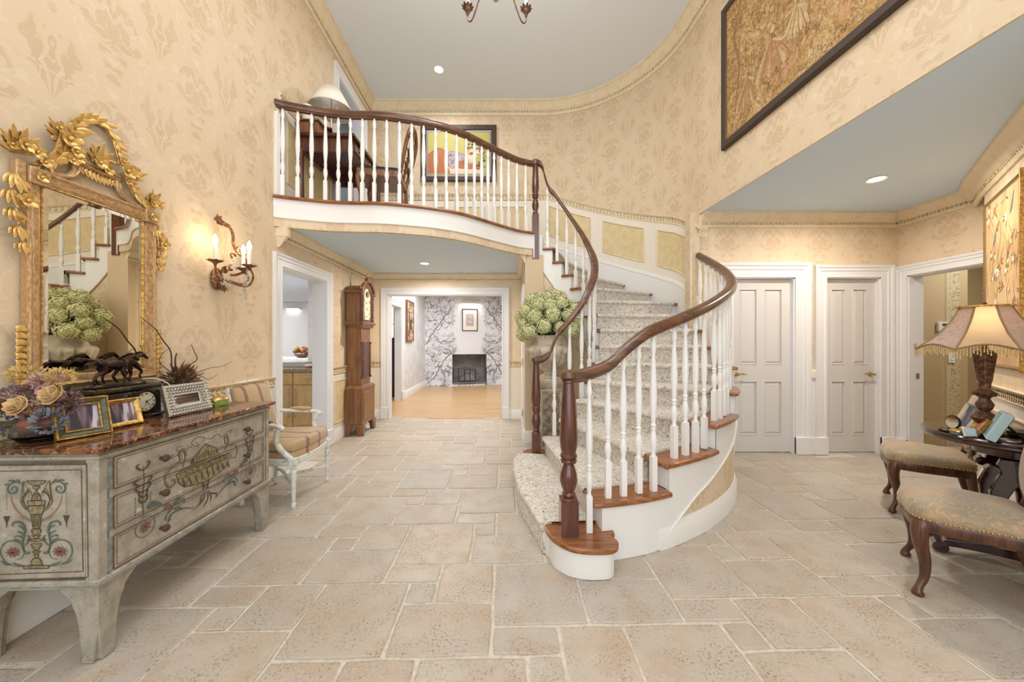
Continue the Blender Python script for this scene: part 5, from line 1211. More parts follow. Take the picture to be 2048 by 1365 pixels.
# ---- things on the chest (placed in chest coordinates, then turned with the wall)
def onchest(x, y, z=ZT):   # local chest coords -> world
    c, s = math.cos(RL), math.sin(RL); return (-1.668+x*c-y*s, 1.41+x*s+y*c, z)
def frame_thing(name, label, w_, h, loc, rz, lean, prof_w, mats, picture, mat_w=0, group='framed photos standing on furniture', depth=.018):
    """a picture frame leaning back by `lean`; local x width, front faces -y, foot at the origin"""
    t = thing(name, label, 'picture frame', loc, rz, group); L = Matrix.Rotation(-lean, 4, 'X')
    def X(mb): mb.v = [tuple(L @ Vector(p)) for p in mb.v]; return mb
    pr = [(0, 0), (0, -depth), (prof_w*.25, -depth*1.25), (prof_w*.6, -depth*.9), (prof_w, -depth*.6), (prof_w, 0)]
    obj('frame_moulding', X(pic_frame(-w_/2, w_/2, 0, h, pr)), mats, t, smooth=25)
    q = prof_w*.98
    if mat_w:
        obj('mount', X(MB().box(-w_/2+q, w_/2-q, -depth*.35, -depth*.2, q, h-q)), 'paper', t, smooth=0); q += mat_w
    obj('picture', X(MB().box(-w_/2+q, w_/2-q, -depth*.5, -depth*.25, q, h-q)), picture, t, smooth=0)
    bp = X(MB().box(-w_/2+.005, w_/2-.005, -.002, .003, .004, h-.004)); obj('back_board', bp, 'black', t, smooth=0)
    st_ = MB(); a = L @ Vector((0, 0, h*.62)); st_.box(-.012, .012, 0, .004, 0, .01); st_ = MB().tube([(0, a.y, a.z), (0, a.y+h*.42*math.sin(lean)+h*.30, .003)], [.006, .006], 4); obj('easel_back', st_, 'black', t, smooth=0)
    return t, X
_gf = frame_thing('framed_photo', 'small green and gilt photo frame leaning beside the dried flowers', .165, .172, onchest(.15, .225), RL-.40, R(17), .034, 'frame_green', 'photo_a')
t, X = _gf
obj('gilt_edge', X(pic_frame(-.083, .083, -.001, .173, [(0, 0), (0, -.024), (.006, -.024), (.006, 0)])), 'gold_thin', t, smooth=0)
obj('gilt_edge', X(pic_frame(-.055, .055, .027, .145, [(0, 0), (0, -.020), (.005, -.020), (.005, 0)])), 'gold_thin', t, smooth=0)
t, X = frame_thing('framed_photo', 'ornate narrow bronze frame tucked behind the green photo frame', .12, .17, onchest(.17, .315), RL-.35, R(14), .022, 'iron_bronze', 'photo_b')
frame_thing('framed_photo', 'wide gold photo frame in front of the black clock', .198, .136, onchest(.315, .255), RL-.16, R(15), .022, 'gold_thin', 'photo_a')
t, X = frame_thing('framed_photo', 'studded silver photo frame with a white inner border', .265, .176, onchest(.655, .205), RL-.08, R(14), .050, 'silver', 'photo_b', .012)
sm = MB(); rg = random.Random(2)
for i in range(15):
    for j in range(10):
        x, z = -.122+i*.0175, .010+j*.0173
        if abs(x) < .085 and .048 < z < .13: continue
        sm.ell((x+(.008 if j % 2 else 0), -.022, z), (.0058, .004, .0058), 6, 3)
o = obj('silver_studs', X(sm), 'silver', t, smooth=60); o['kind'] = 'stuff'
t, X = frame_thing('framed_photo', 'white mounted photo of a brown dog leaning against the wall', .15, .19, onchest(.91, .385), RL-.02, R(9), .010, 'paper', 'pink', .028, depth=.008)
dg = MB(); dg.poly([(-.03, -.0055, .05), (.02, -.0055, .05), (.025, -.0055, .10), (.012, -.0055, .135), (-.015, -.0055, .14), (-.036, -.0055, .12), (-.036, -.0055, .08)]); obj('dog_head', X(dg), 'dried_dark', t, smooth=0)
dg = MB(); dg.poly([(-.012, -.0065, .055), (.012, -.0065, .055), (.014, -.0065, .085), (-.012, -.0065, .088)]); obj('dog_muzzle', X(dg), 'petal_cream', t, smooth=0)
obj('dog_nose', X(MB().ell((0, -.0065, .083), (.006, .001, .004), 8, 4)), 'black', t)
t, X = frame_thing('framed_photo', 'slim silver frame with blue handwriting against the wall behind the clock', .095, .135, onchest(.705, .40), RL, R(7), .008, 'steel_dark', 'paper', depth=.008)
sc2 = MB()
for k, pts in enumerate(([(-.02, .09), (-.005, .105), (.012, .095), (-.004, .085), (-.018, .075), (.004, .07), (.02, .078)], [(-.025, .055), (-.01, .066), (0, .052), (.012, .064), (.024, .054)], [(-.02, .035), (0, .045), (.02, .036)])): sc2.tube([(p.x, -.006, p.y) for p in smooth_path([(a, b_, 0) for a, b_ in pts], 4)], .0012, 4)
obj('handwriting', X(sc2), 'leaf_grey', t)
o = obj('white_tile', MB().box(-.075, .075, -.006, 0, 0, .17), 'kitchen_white', bevel=.002); o.matrix_world = Matrix.Translation(onchest(.675, .445)) @ Matrix.Rotation(RL, 4, 'Z') @ Matrix.Rotation(-R(6), 4, 'X'); tag(o, 'plain white tile standing against the wall beside the mirror', 'tile')
t = thing('trinket_box', 'small dark metal-edged box between the vase and handwriting frame', 'box', onchest(.775, .36), RL); obj('body', MB().box(-.032, .032, -.02, .02, 0, .10), 'bronze', t, bevel=.004); obj('metal_edge', pic_frame(-.034, .034, 0, .104, [(0, 0), (0, -.004), (.006, -.004), (.006, 0)], -.02), 'steel_dark', t, smooth=0)
t = thing('enamel_box', 'oval green enamel box with a gilt lid at the end of the chest', 'box', onchest(.915, .24), RL)
def oval(a, b_, n=24): return [(a*math.cos(2*PI*i/n), b_*math.sin(2*PI*i/n)) for i in range(n)]
obj('box_body', MB().dome(oval(.062, .045), [(.8, 0), (.97, .006), (1, .02), (1, .034)]), 'green_enamel', t); obj('lid', MB().dome(oval(.063, .046), [(1.02, .034), (1.02, .038), (.9, .05), (.5, .060), (.05, .062)]), 'brass', t); obj('base_rim', MB().dome(oval(.055, .04), [(1, 0), (1, .004), (.9, .005)]), 'brass', t)
o = obj('stone_stand', MB().prism(oval(.045, .03, 16), 0, .022), 'black', bevel=.003); o.location = onchest(.80, .31); o.rotation_euler = (0, 0, RL); tag(o, 'low black stand behind the silver frame', 'stand')

# mantel clock with two bronze horses
mc = thing('mantel_clock', 'dark marble mantel clock with white dial', 'clock', onchest(.455, .40), RL)
obj('case', MB().box(-.17, .17, -.065, .06, .0, .155), 'green_marble', mc, bevel=.008, seg=3); obj('top_slab', MB().box(-.172, .172, -.068, .062, .158, .186), 'green_marble', mc, bevel=.01, seg=3); obj('plinth', MB().box(-.175, .175, -.07, .062, 0, .018), 'green_marble', mc, bevel=.004)
dm = MB(); dm.T = Matrix.Translation((.075, -.066, .092)) @ Matrix.Rotation(PI/2, 4, 'X'); dm.lathe([(.054, 0), (.054, .004), (.001, .0045)], n=32); dl_ = obj('dial', dm, 'ivory', mc)
dm = MB(); dm.T = Matrix.Translation((.075, -.066, .092)) @ Matrix.Rotation(PI/2, 4, 'X'); dm.tube([(.0565*math.cos(q*PI/16), .0565*math.sin(q*PI/16), .004) for q in range(32)], .0045, 6, closed=True); obj('bezel', dm, 'bronze', mc)
def numerals(parent, cx, y, cz, r, size, hands=((.35, 2.12), (.78, 1.05)), mat='black'):
    for k, s_ in enumerate(('XII', 'I', 'II', 'III', 'IIII', 'V', 'VI', 'VII', 'VIII', 'IX', 'X', 'XI')):
        cu = bpy.data.curves.new('numeral', 'FONT'); cu.body = s_; cu.size = size; cu.align_x = 'CENTER'; cu.align_y = 'CENTER'; cu.extrude = .0003; cu.resolution_u = 2; cu.materials.append(MT[mat])
        a = k*PI/6; tmp = bpy.data.objects.new('n', cu); me_ = bpy.data.meshes.new_from_object(tmp); bpy.data.objects.remove(tmp); o = link('numeral', me_, parent, (cx+r*math.sin(a), y, cz+r*math.cos(a))); o.rotation_euler = (PI/2, a, 0)
    h = MB(); R0 = r*1.15
    for L_, a in hands: h.prism([(cx-.02*R0*math.cos(a), cz+.02*R0*math.sin(a)), (cx+R0*L_*1.1*math.sin(a), cz+R0*L_*1.1*math.cos(a)), (cx+.04*R0*math.cos(a), cz-.04*R0*math.sin(a)), (cx-.2*R0*math.sin(a), cz-.2*R0*math.cos(a))], y-.002, y-.001, 'xz')
    obj('hands', h, 'black', parent, smooth=0)
numerals(dl_, .075, -.0715, .092, .042, .0135, ((.55, 3.5), (.85, 1.15), (.9, 2.4)))
def skinned(name, verts, edges, rad, mat, parent=None, sub=2):
    me = bpy.data.meshes.new(name); me.from_pydata(verts, edges, []); me.materials.append(MT[mat]); o = link(name, me, parent)
    sk = o.modifiers.new('skin', 'SKIN'); sk.use_smooth_shade = True
    if not me.skin_vertices: me.attributes  # layer is created with the modifier
    if len(me.skin_vertices) == 0:
        bpy.context.view_layer.objects.active = o; o.select_set(True); bpy.ops.object.mode_set(mode='EDIT'); bpy.ops.object.mode_set(mode='OBJECT'); o.select_set(False)
    if len(me.skin_vertices):
        for i, r_ in enumerate(rad): me.skin_vertices[0].data[i].radius = (r_ if isinstance(r_, tuple) else (r_, r_))
        me.skin_vertices[0].data[0].use_root = True
    ss = o.modifiers.new('subsurf', 'SUBSURF'); ss.levels = sub; ss.render_levels = sub
    return o
def horse(label, loc, rz, s, ph):
    t = thing('horse_figurine', label, 'figurine', loc, rz, 'bronze horses on the mantel clock'); k = s
    b_ = MB()
    def V(x, z, y=0): return (x*k, y*k, z*k)
    # trunk, neck and head as one tapering body; legs with knees and hocks, at a gallop
    bodyp = [V(-.40, .62), V(-.32, .66), V(-.15, .64), V(.05, .62), V(.25, .64), V(.36, .68)]; b_.tube(smooth_path(bodyp, 4), [q*k for q in [.07, .10, .125, .14, .15, .15, .145, .14, .135, .132, .135, .14, .145, .15, .155, .16, .158, .155, .14, .12, .10][:21]], 12)
    nk = smooth_path([V(.28, .70), V(.42, .80), V(.52, .86), V(.60, .86)], 4); b_.tube(nk, [q*k for q in [.15, .14, .125, .115, .105, .098, .09, .085, .08, .076, .074, .07, .066]], 10)
    b_.tube(smooth_path([V(.57, .90), V(.66, .85), V(.76, .76), V(.80, .72)], 3), [q*k for q in [.062, .072, .072, .066, .056, .048, .044, .042, .038, .03]], 9)
    for s_ in (-1, 1): b_.leaf(V(.58, .94, s_*.03), (-.1, s_*.3, 1), (1, 0, 0), .06*k, .03*k, .1, 0, 3, .4)
    legs = {0: [([V(.30, .58, .07), V(.36, .42, .07), V(.48, .34, .07), V(.44, .20, .07), V(.50, .16, .07)]), ([V(.28, .58, -.07), V(.24, .38, -.07), V(.30, .22, -.07), V(.28, .06, -.07), V(.34, .02, -.07)]),
                ([V(-.32, .60, .08), V(-.24, .42, .08), V(-.40, .26, .08), V(-.32, .08, .08), V(-.26, .03, .08)]), ([V(-.34, .60, -.08), V(-.30, .42, -.08), V(-.52, .30, -.08), V(-.58, .12, -.08), V(-.54, .06, -.08)])],
            1: [([V(.30, .58, .07), V(.30, .38, .07), V(.32, .22, .07), V(.26, .08, .07), V(.32, .03, .07)]), ([V(.30, .58, -.07), V(.42, .44, -.07), V(.52, .32, -.07), V(.46, .18, -.07), V(.50, .13, -.07)]),
                ([V(-.32, .60, .08), V(-.26, .42, .08), V(-.46, .30, .08), V(-.48, .12, .08), V(-.43, .06, .08)]), ([V(-.34, .60, -.08), V(-.22, .42, -.08), V(-.34, .24, -.08), V(-.24, .08, -.08), V(-.18, .03, -.08)])]}[ph]
    for i, L_ in enumerate(legs): P = smooth_path(L_, 3); n = len(P); b_.tube(P, [k*interp([0, .25, .5, .8, .93, 1], [.10 if i > 1 else .085, .058, .038, .026, .03, .036], j/(n-1)) for j in range(n)], 8)
    obj('body', b_, 'bronze', t, smooth=70)
    tl = MB()
    for j in range(7): tl.tube(smooth_path([V(-.40, .68, (j-3)*.008), V(-.55, .70+.02*math.sin(j), (j-3)*.02), V(-.66, .60+.03*math.cos(j*2), (j-3)*.03), V(-.76, .52+.05*math.sin(j*3), (j-3)*.03)], 4), [k*q for q in [.03]*8+[.022, .018, .012, .008, .004]], 5)
    obj('tail', tl, 'bronze', t)
    mn = MB()
    for j in range(12): q = j/11; p = Vector(V(lerp(.28, .60, q), lerp(.82, .95, q))); mn.leaf(p, (-.8, .4*math.sin(j*2), .15), (0, .3, 1), .13*k, .05*k, -.3, 0, 4, .3)
    obj('mane', mn, 'bronze', t)
    return t
o = obj('bronze_base', MB().dome(oval(.145, .045, 28), [(1, 0), (1.02, .006), (.98, .012), (.9, .018), (.3, .02)]), 'bronze'); o.location = onchest(.45, .40, ZT+.187); o.rotation_euler = (0, 0, RL); tag(o, 'oval bronze base under the running horses', 'base')
horse('dark bronze horse running, nearer the room', onchest(.405, .375, ZT+.200), RL, .165, 0); horse('dark bronze horse running on the wall side, head lower', onchest(.50, .425, ZT+.200), RL, .17, 1)
cb = obj('white_cable', MB().tube(smooth_path([onchest(.56, .38, ZT+.215), onchest(.60, .34, ZT+.21), onchest(.635, .30, ZT+.17), onchest(.64, .26, ZT+.10), onchest(.66, .245, ZT+.05), onchest(.69, .26, ZT+.01)], 6), .0022, 6), 'candle'); tag(cb, 'thin white cable draped over the mantel clock', 'cable')

# dried flower arrangement in a glass bowl
fa_ = thing('flower_arrangement', 'dried roses, yellow sprigs and grey leaves in a glass bowl', 'dried flowers', (-2.015, 1.50, ZT), 0)
obj('glass_bowl', MB().lathe([(.05, .0), (.06, .004), (.085, .03), (.090, .07), (.087, .07), (.082, .032), (.054, .008), (.001, .006)], n=24), 'glass', fa_)
obj('bowl_contents', MB().dome(oval(.066, .066, 16), [(.7, .01), (.95, .05), (1, .08), (.7, .10)]), 'petal_rust', fa_)
rg = random.Random(11)
def rose(c, r, mat, name='rose'):
    m_ = MB(); n = Vector((rg.uniform(-.3, .3), -1, rg.uniform(.1, .7))).normalized(); a = n.cross(Vector((0, 0, 1))).normalized(); b_ = n.cross(a); c = Vector(c)
    for ring in range(3):
        for i in range(5): q = 2*PI*i/5+ring*.6; d = a*math.cos(q)+b_*math.sin(q); m_.leaf(c+d*r*.15*ring, d*(.5+.25*ring)+n*(.9-.3*ring), n, r*(1-.1*ring), r*1.1, .3, 0, 4, .25)
    m_.ell(c, (r*.5,)*3, 8, 6); obj(name, m_, mat, fa_, smooth=70)
rose((.0, -.06, .155), .042, 'petal_cream'); rose((.03, .0, .21), .034, 'petal_pink'); rose((-.09, -.05, .15), .034, 'petal_rust'); rose((.085, -.01, .195), .048, 'petal_cream')
def puff(c, r, mat, nm, n=60, L=.03, W_=.012):
    n = int(n*3); L *= .42; W_ *= .45
    m_ = MB()
    for i in range(n):
        v = Vector((rg.gauss(0, 1), rg.gauss(0, 1), rg.gauss(0, 1))).normalized(); p = Vector(c)+Vector((v.x*r[0], v.y*r[1], v.z*r[2])); m_.leaf(p, v+Vector((0, 0, rg.uniform(-.3, .6))), Vector((rg.gauss(0, 1), rg.gauss(0, 1), 1)), L*rg.uniform(.7, 1.3), W_, .4, 0, 3, .2)
    o = obj(nm, m_, mat, fa_, smooth=70); o['kind'] = 'stuff'; return o
puff((.02, 0, .25), (.06, .03, .03), 'petal_pink', 'pink_heather', 110); puff((-.07, -.03, .20), (.05, .04, .03), 'petal_mauve', 'mauve_blossom', 110, .022); puff((-.07, 0, .28), (.05, .04, .03), 'petal_yellow', 'yellow_sprigs', 70, .035, .016)
puff((.08, .0, .27), (.045, .03, .028), 'petal_yellow', 'yellow_sprigs', 60, .032, .018); puff((.12, -.0, .16), (.035, .03, .04), 'petal_mauve', 'mauve_blossom', 90, .028); puff((-.09, -.04, .09), (.04, .04, .04), 'leaf_grey', 'grey_leaves', 60, .04, .022)
puff((.09, -.05, .09), (.04, .03, .04), 'leaf_grey', 'grey_leaves', 50, .046, .026); puff((.0, .01, .16), (.10, .04, .07), 'dried_dark', 'dried_stems', 130, .05, .01); puff((.03, -.04, .12), (.03, .03, .03), 'petal_rust', 'rust_blossom', 70, .025)

# tall dried branches in a glass vase
vb = thing('dried_branches', 'brown dried branches and leaves in a glass vase by the mirror', 'dried flowers', onchest(.81, .40), RL)
obj('glass_vase', MB().lathe([(.035, 0), (.04, .004), (.036, .06), (.042, .11), (.05, .14), (.047, .14), (.039, .11), (.033, .06), (.035, .01), (.001, .008)], n=20), 'glass', vb)
obj('vase_filling', MB().lathe([(.03, .008), (.033, .06), (.036, .10), (.02, .11)], n=14), 'petal_rust', vb)
br_ = MB()
for pts, r_ in (([(-.01, 0, .10), (-.05, .0, .25), (-.06, .0, .36), (-.11, .0, .43), (-.16, .0, .50), (-.24, 0, .56)], .005), ([(0, 0, .1), (.03, 0, .24), (.10, -.02, .30), (.08, -.02, .36), (.06, -.02, .40)], .004), ([(0, 0, .1), (-.05, 0, .22), (-.13, 0, .30), (-.10, 0, .36), (-.06, 0, .38)], .003),
                ([(0, 0, .1), (.08, -.02, .20), (.16, -.05, .24), (.24, -.08, .25), (.30, -.10, .28)], .003), ([(0, 0, .1), (.06, -.05, .2), (.12, -.08, .17), (.17, -.1, .2)], .003), ([(0, 0, .1), (-.02, 0, .2), (-.03, 0, .3), (-.02, 0, .35)], .008)):
    P = smooth_path(pts, 6); br_.tube(P, [r_*(1-.6*k/len(P)) for k in range(len(P))], 5)
obj('twigs', br_, 'dried_dark', vb)
dl2 = MB(); rg = random.Random(21)
for i in range(230):
    q = rg.uniform(0, 2*PI); el = rg.uniform(-.25, 1.25); v = Vector((math.cos(q)*math.cos(el), math.sin(q)*math.cos(el)*.7, math.sin(el))); p = Vector((0, 0, .16))+v*rg.uniform(.02, .085); dl2.leaf(p, v+Vector((rg.uniform(-.5, .5), 0, rg.uniform(-.4, .4))), Vector((rg.gauss(0, 1), -1, rg.gauss(0, 1))), rg.uniform(.04, .075), rg.uniform(.007, .014), rg.uniform(-.4, .8), 0, 4, .15)
o = obj('dried_leaves', dl2, 'dried', vb, smooth=70); o['kind'] = 'stuff'

# ---- armchair (local: faces -y, x along the wall)
ac = thing('armchair', 'white painted armchair with striped gold upholstery and loose cushion', 'armchair', (-1.92, 2.975, 0), RL)
def fl_leg(x, y, h, lean=(0, 0), r=.021):
    m_ = MB(); pr = [(.012, 0), (.016, .012), (.018, .03), (.013, .045), (.012, .05), (.014, .055), (.021, h-.10), (.0225, h-.07), (.016, h-.06), (.022, h-.05), (.018, h-.04)]
    n = 20; vs = []
    for r_, z in pr:
        for i in range(n): q = 2*PI*i/n; rr = r_*(1-(.14 if (i % 2 and .06 < z < h-.08) else 0)); vs.append((x+rr*math.cos(q)+lean[0]*(1-z/h), y+rr*math.sin(q)+lean[1]*(1-z/h), z))
    fs = [(k*n+i, k*n+(i+1) % n, (k+1)*n+(i+1) % n, (k+1)*n+i) for k in range(len(pr)-1) for i in range(n)]; m_.add(vs, fs+[tuple(range(n-1, -1, -1))]); m_.box(x-.024, x+.024, y-.024, y+.024, h-.04, h+.03); return m_
for x, y, ln_ in ((-.265, -.215, (0, 0)), (.265, -.215, (0, 0)), (-.21, .20, (0, .02)), (.21, .20, (0, .02))): obj('leg', fl_leg(x, y, .36, ln_), 'chair_white', ac, bevel=.002, smooth=50)
seatp = [(-.285, -.20), (-.20, -.235), (0, -.255), (.20, -.235), (.285, -.20), (.265, 0), (.235, .21), (-.235, .21), (-.265, 0)]
sp2 = [(p.x, p.y) for p in smooth_path([(x, y, 0) for x, y in seatp[:5]], 4)]+seatp[5:]
obj('seat_frame', MB().prism(sp2, .33, .385), 'chair_white', ac, bevel=.008)
obj('seat', MB().dome(sp2, [(.95, .38), (.975, .40), (.97, .425), (.90, .435)]), 'stripe', ac)
obj('seat_cushion', MB().dome([(x*.97, y*.97-.01) for x, y in sp2], [(.93, .437), (1.0, .450), (1.0, .495), (.94, .512), (.78, .520), (.4, .512), (.1, .505)]), 'stripe', ac, smooth=70)
bk = MB(); LB = Matrix.Translation((0, .205, .40)) @ Matrix.Rotation(-R(12), 4, 'X')
bk.T = LB
for sx in (-1, 1): bk.tube(smooth_path([(sx*.215, 0, -.06), (sx*.225, 0, .15), (sx*.235, 0, .50), (sx*.225, 0, .545)], 4), .019, 8)
bk.tube(smooth_path([(-.23, 0, .54), (-.12, 0, .560), (0, 0, .566), (.12, 0, .560), (.23, 0, .54)], 4), .018, 8); bk.tube([(-.225, 0, .10), (.225, 0, .10)], .016, 8)
obj('back_frame', bk, 'chair_white', ac, smooth=60)
pd = MB(); pd.T = LB @ Matrix.Translation((0, 0, .325)) @ Matrix.Rotation(PI/2, 4, 'X'); q = [(-.205, -.205), (.205, -.205), (.21, .21), (-.21, .21)]
pd.dome([(-.20, -.21), (0, -.212), (.20, -.21), (.208, 0), (.21, .205), (0, .222), (-.21, .205), (-.208, 0)], [(1, -.022), (1, .02), (.96, .038), (.8, .052), (.3, .06), (.05, .06)])
obj('backrest', pd, 'stripe', ac, smooth=60)
for sx in (-1, 1):
    P = smooth_path([(sx*.235, .19, .665), (sx*.265, .05, .655), (sx*.285, -.07, .648), (sx*.29, -.125, .640), (sx*.285, -.145, .62)], 4)
    a = obj('arm', MB().tube(P, .021, 8, sq=.8), 'chair_white', ac, smooth=60)
    obj('arm_support', MB().tube(smooth_path([(sx*.285, -.12, .645), (sx*.28, -.095, .58), (sx*.275, -.09, .52), (sx*.275, -.13, .45), (sx*.272, -.185, .40), (sx*.27, -.20, .37)], 4), [.020]*10+[.024]*11, 8, sq=.9), 'chair_white', a, smooth=60)
    obj('arm_pad', MB().ell((sx*.272, .03, .675), (.030, .10, .018), 12, 8, .8), 'stripe', a, smooth=70)
stc = MB()
for sx in (-1, 1): stc.tube(smooth_path([(sx*.265, -.215, .145), (sx*.15, -.14, .15), (sx*.05, -.04, .152), (0, -.01, .152)], 4), .014, 6, sq=1.1); stc.tube(smooth_path([(sx*.21, .21, .145), (sx*.13, .11, .15), (0, .0, .152)], 4), .014, 6, sq=1.1)
obj('stretcher', stc, 'chair_white', ac, smooth=50)

# ---- longcase clock (local: x along the wall, front faces -y)
lc = thing('longcase_clock', 'tall brown longcase clock with arched hood and painted dial', 'clock', (-2.285, 5.0, 0), RL+.0)
CW, CD = .465, .235
def mbx(x, y0, y1, z0, z1): return MB().box(-x, x, y0, y1, z0, z1)
FRN = -CD    # front plane
bs = MB().box(-CW/2, CW/2, -CD, 0, .15, .64); obj('base_box', bs, 'clock_wood', lc, bevel=.003)
obj('base_panel', MB().box(-CW/2+.04, CW/2-.04, -CD-.006, -CD, .20, .59), 'clock_wood', lc, bevel=.004)
for x0, x1 in ((-CW/2-.01, -CW/2+.085), (CW/2-.085, CW/2+.01)):
    obj('bracket_foot', MB().prism([(x0, 0), (x1 if x0 > 0 else x1-.03, 0), (x1 if x0 > 0 else x1, .10), (x1 if x0 > 0 else x1+.03, .155), (x0 if x0 < 0 else x0-.03, .155), (x0, .10)] if x0 < 0 else [(x0+.03, 0), (x1, 0), (x1, .155), (x0-.03, .155), (x0, .10)], -CD-.012, -CD+.03, 'xz'), 'clock_wood', lc, bevel=.003)
for x in (-CW/2-.012, CW/2-.02): obj('bracket_foot', MB().prism([(-CD-.012, 0), (-CD+.06, 0), (-CD+.07, .08), (-CD+.14, .13), (-.09, .10), (-.07, 0), (0, 0), (0, .155), (-CD-.012, .155)], x, x+.03, 'yz'), 'clock_wood', lc, bevel=.003)
obj('waist_moulding', MB().dome([(-CW/2-.006, -CD-.006), (CW/2+.006, -CD-.006), (CW/2+.006, 0), (-CW/2-.006, 0)], [(1.0, .63), (1.0, .645), (.9, .668), (.82, .685)]), 'clock_wood', lc, bevel=.002)
obj('trunk', MB().box(-.165, .165, -.195, 0, .66, 1.50), 'clock_wood', lc, bevel=.003)
dr_ = obj('trunk_door', MB().box(-.10, .105, -.203, -.19, .78, 1.30), 'mahogany', lc, bevel=.004); obj('keyhole', MB().box(-.094, -.088, -.205, -.20, 1.03, 1.06), 'brass', dr_, smooth=0)
for sx in (-1, 1):
    cl2 = MB()
    for k in range(22): z = .80+k*.021; cl2.lathe([(.013, 0), (.018, .008), (.018, .012), (.013, .0205)], sx*.15, -.195, 10, z)
    cl2.box(sx*.15-.02, sx*.15+.02, -.215, -.18, .775, .80); cl2.box(sx*.15-.02, sx*.15+.02, -.215, -.18, 1.262, 1.285); obj('twist_column', cl2, 'mahogany', lc, smooth=60)
obj('hood_moulding', MB().dome([(-CW/2-.012, -CD-.012), (CW/2+.012, -CD-.012), (CW/2+.012, 0), (-CW/2-.012, 0)], [(.78, 1.485), (.84, 1.51), (.96, 1.535), (1.0, 1.55), (1.0, 1.565)]), 'clock_wood', lc, bevel=.002)
def arch(x0, x1, zb, zs, rise, n=12): c = (x0+x1)/2; r = (x1-x0)/2; return [(x0, zb), (x1, zb)]+[(c+r*math.cos(PI*k/n), zs+rise*math.sin(PI*k/n)) for k in range(n+1)]
hd = MB().prism(arch(-.20, .20, 1.565, 1.96, .13), -.20, 0, 'xz'); obj('hood', hd, 'clock_wood', lc, smooth=40, bevel=.003)
for x_ in (-.235, .20): obj('hood_side_cornice', MB().box(x_, x_+.035, -CD, 0, 1.96, 2.0), 'clock_wood', lc, bevel=.006)
# front arch mask with the opening left for the dial
mk = MB(); n = 16; O = [(.235*math.cos(PI*k/n), 1.955+.19*math.sin(PI*k/n)) for k in range(n+1)]; I = [(.135*math.cos(PI*k/n), 1.93+.125*math.sin(PI*k/n)) for k in range(n+1)]
O = [(.225, 1.565)]+O+[(-.225, 1.565)]; I = [(.135, 1.60)]+I+[(-.135, 1.60)]
for k in range(len(O)-1):
    a, b_, c, d = O[k], O[k+1], I[k+1], I[k]
    mk.add([(a[0], -.225, a[1]), (b_[0], -.225, b_[1]), (c[0], -.225, c[1]), (d[0], -.225, d[1]), (a[0], -.20, a[1]), (b_[0], -.20, b_[1]), (c[0], -.20, c[1]), (d[0], -.20, d[1])], [(0, 1, 2, 3), (7, 6, 5, 4), (0, 4, 5, 1), (3, 2, 6, 7)])
mk.box(-.225, .225, -.225, -.20, 1.565, 1.60); obj('hood_front', mk, 'mahogany', lc, smooth=30)
obj('arch_moulding', MB().tube([(x, -.235, z) for x, z in O[1:-1]], .016, 8), 'clock_wood', lc)
dm = MB().prism(arch(-.135, .135, 1.60, 1.93, .125), -.208, -.204, 'xz'); dd_ = obj('dial', dm, 'ivory', lc, smooth=0)
numerals(dd_, 0, -.2105, 1.745, .10, .034, ((.5, .55), (.8, 5.9)))
obj('dial_spandrels', MB().flower((0, -.210, 1.97), NY, .05, 8).flower((-.11, -.210, 1.87), NY, .022, 5).flower((.11, -.210, 1.87), NY, .022, 5).flower((-.11, -.210, 1.625), NY, .022, 5).flower((.11, -.210, 1.625), NY, .022, 5), 'deco_gold', dd_)
for sx in (-1, 1):
    c2 = MB()
    for k in range(17): c2.lathe([(.011, 0), (.016, .008), (.016, .012), (.011, .0205)], sx*.195, -.225, 10, 1.585+k*.021)
    obj('hood_column', c2, 'mahogany', lc, smooth=60)
obj('finial_block', MB().box(-.022, .022, -.235, -.19, 2.13, 2.20), 'clock_wood', lc, bevel=.004)
for x, z, s_ in ((0, 2.20, 1.0), (-.215, 2.0, .9), (.215, 2.0, .9)):
    f_ = MB().lathe([(.014*s_, 0), (.008, .012), (.018*s_, .025), (.02*s_, .036), (.012, .05), (.006, .056)], x, -.215, 14, z)
    for k in range(4): q = k*PI/2; f_.leaf((x, -.215, z+.05), (math.cos(q), math.sin(q)*.3, .9), (0, -1, 0), .045, .018, .3, 0, 4, .3)
    obj('brass_finial', f_, 'brass', lc, smooth=60)
# ================================================================ urn on its carved pedestal, with hydrangeas
pd_ = thing('pedestal', 'square carved stone pedestal standing in the stair well', 'pedestal', (.425, 4.02, 0), R(4))
obj('shaft', MB().box(-.145, .145, -.145, .145, .06, .80), 'stone_dark', pd_, bevel=.006); obj('plinth', MB().box(-.175, .175, -.175, .175, 0, .065), 'stone', pd_, bevel=.01)
obj('cap', MB().dome([(-.15, -.15), (.15, -.15), (.15, .15), (-.15, .15)], [(1, .79), (1.02, .81), (1.14, .835), (1.16, .85), (1.16, .875), (1.1, .88)]), 'stone', pd_, bevel=.004)
for a in (0, -PI/2):
    rt = Matrix.Rotation(a, 4, 'Z'); fr_ = pic_frame(-.125, .125, .10, .76, [(0, 0), (0, -.01), (.012, -.012), (.022, -.004), (.03, 0)], -.145); fr_.v = [tuple(rt @ Vector(p)) for p in fr_.v]; obj('panel_moulding', fr_, 'stone', pd_, smooth=25)
    cv = MB(); cv.T = rt
    for k in range(5):
        z = .18+k*.12
        for s_ in (-1, 1): cv.tube([(s_*x, -.150, zz) for x, _, zz in spiral((.045, z), .042, .010, -1.4, 3.6, 14)], .010, 6); cv.leaf((s_*.01, -.148, z+.03), (s_*.6, 0, .7), (0, -1, 0), .06, .035, .4, 2, 5, .5)
    obj('carved_acanthus', cv, 'stone_dark', pd_, smooth=60)
ur = thing('urn', 'large pale fluted stone urn filled with green hydrangeas', 'urn', (.425, 4.02, .882))
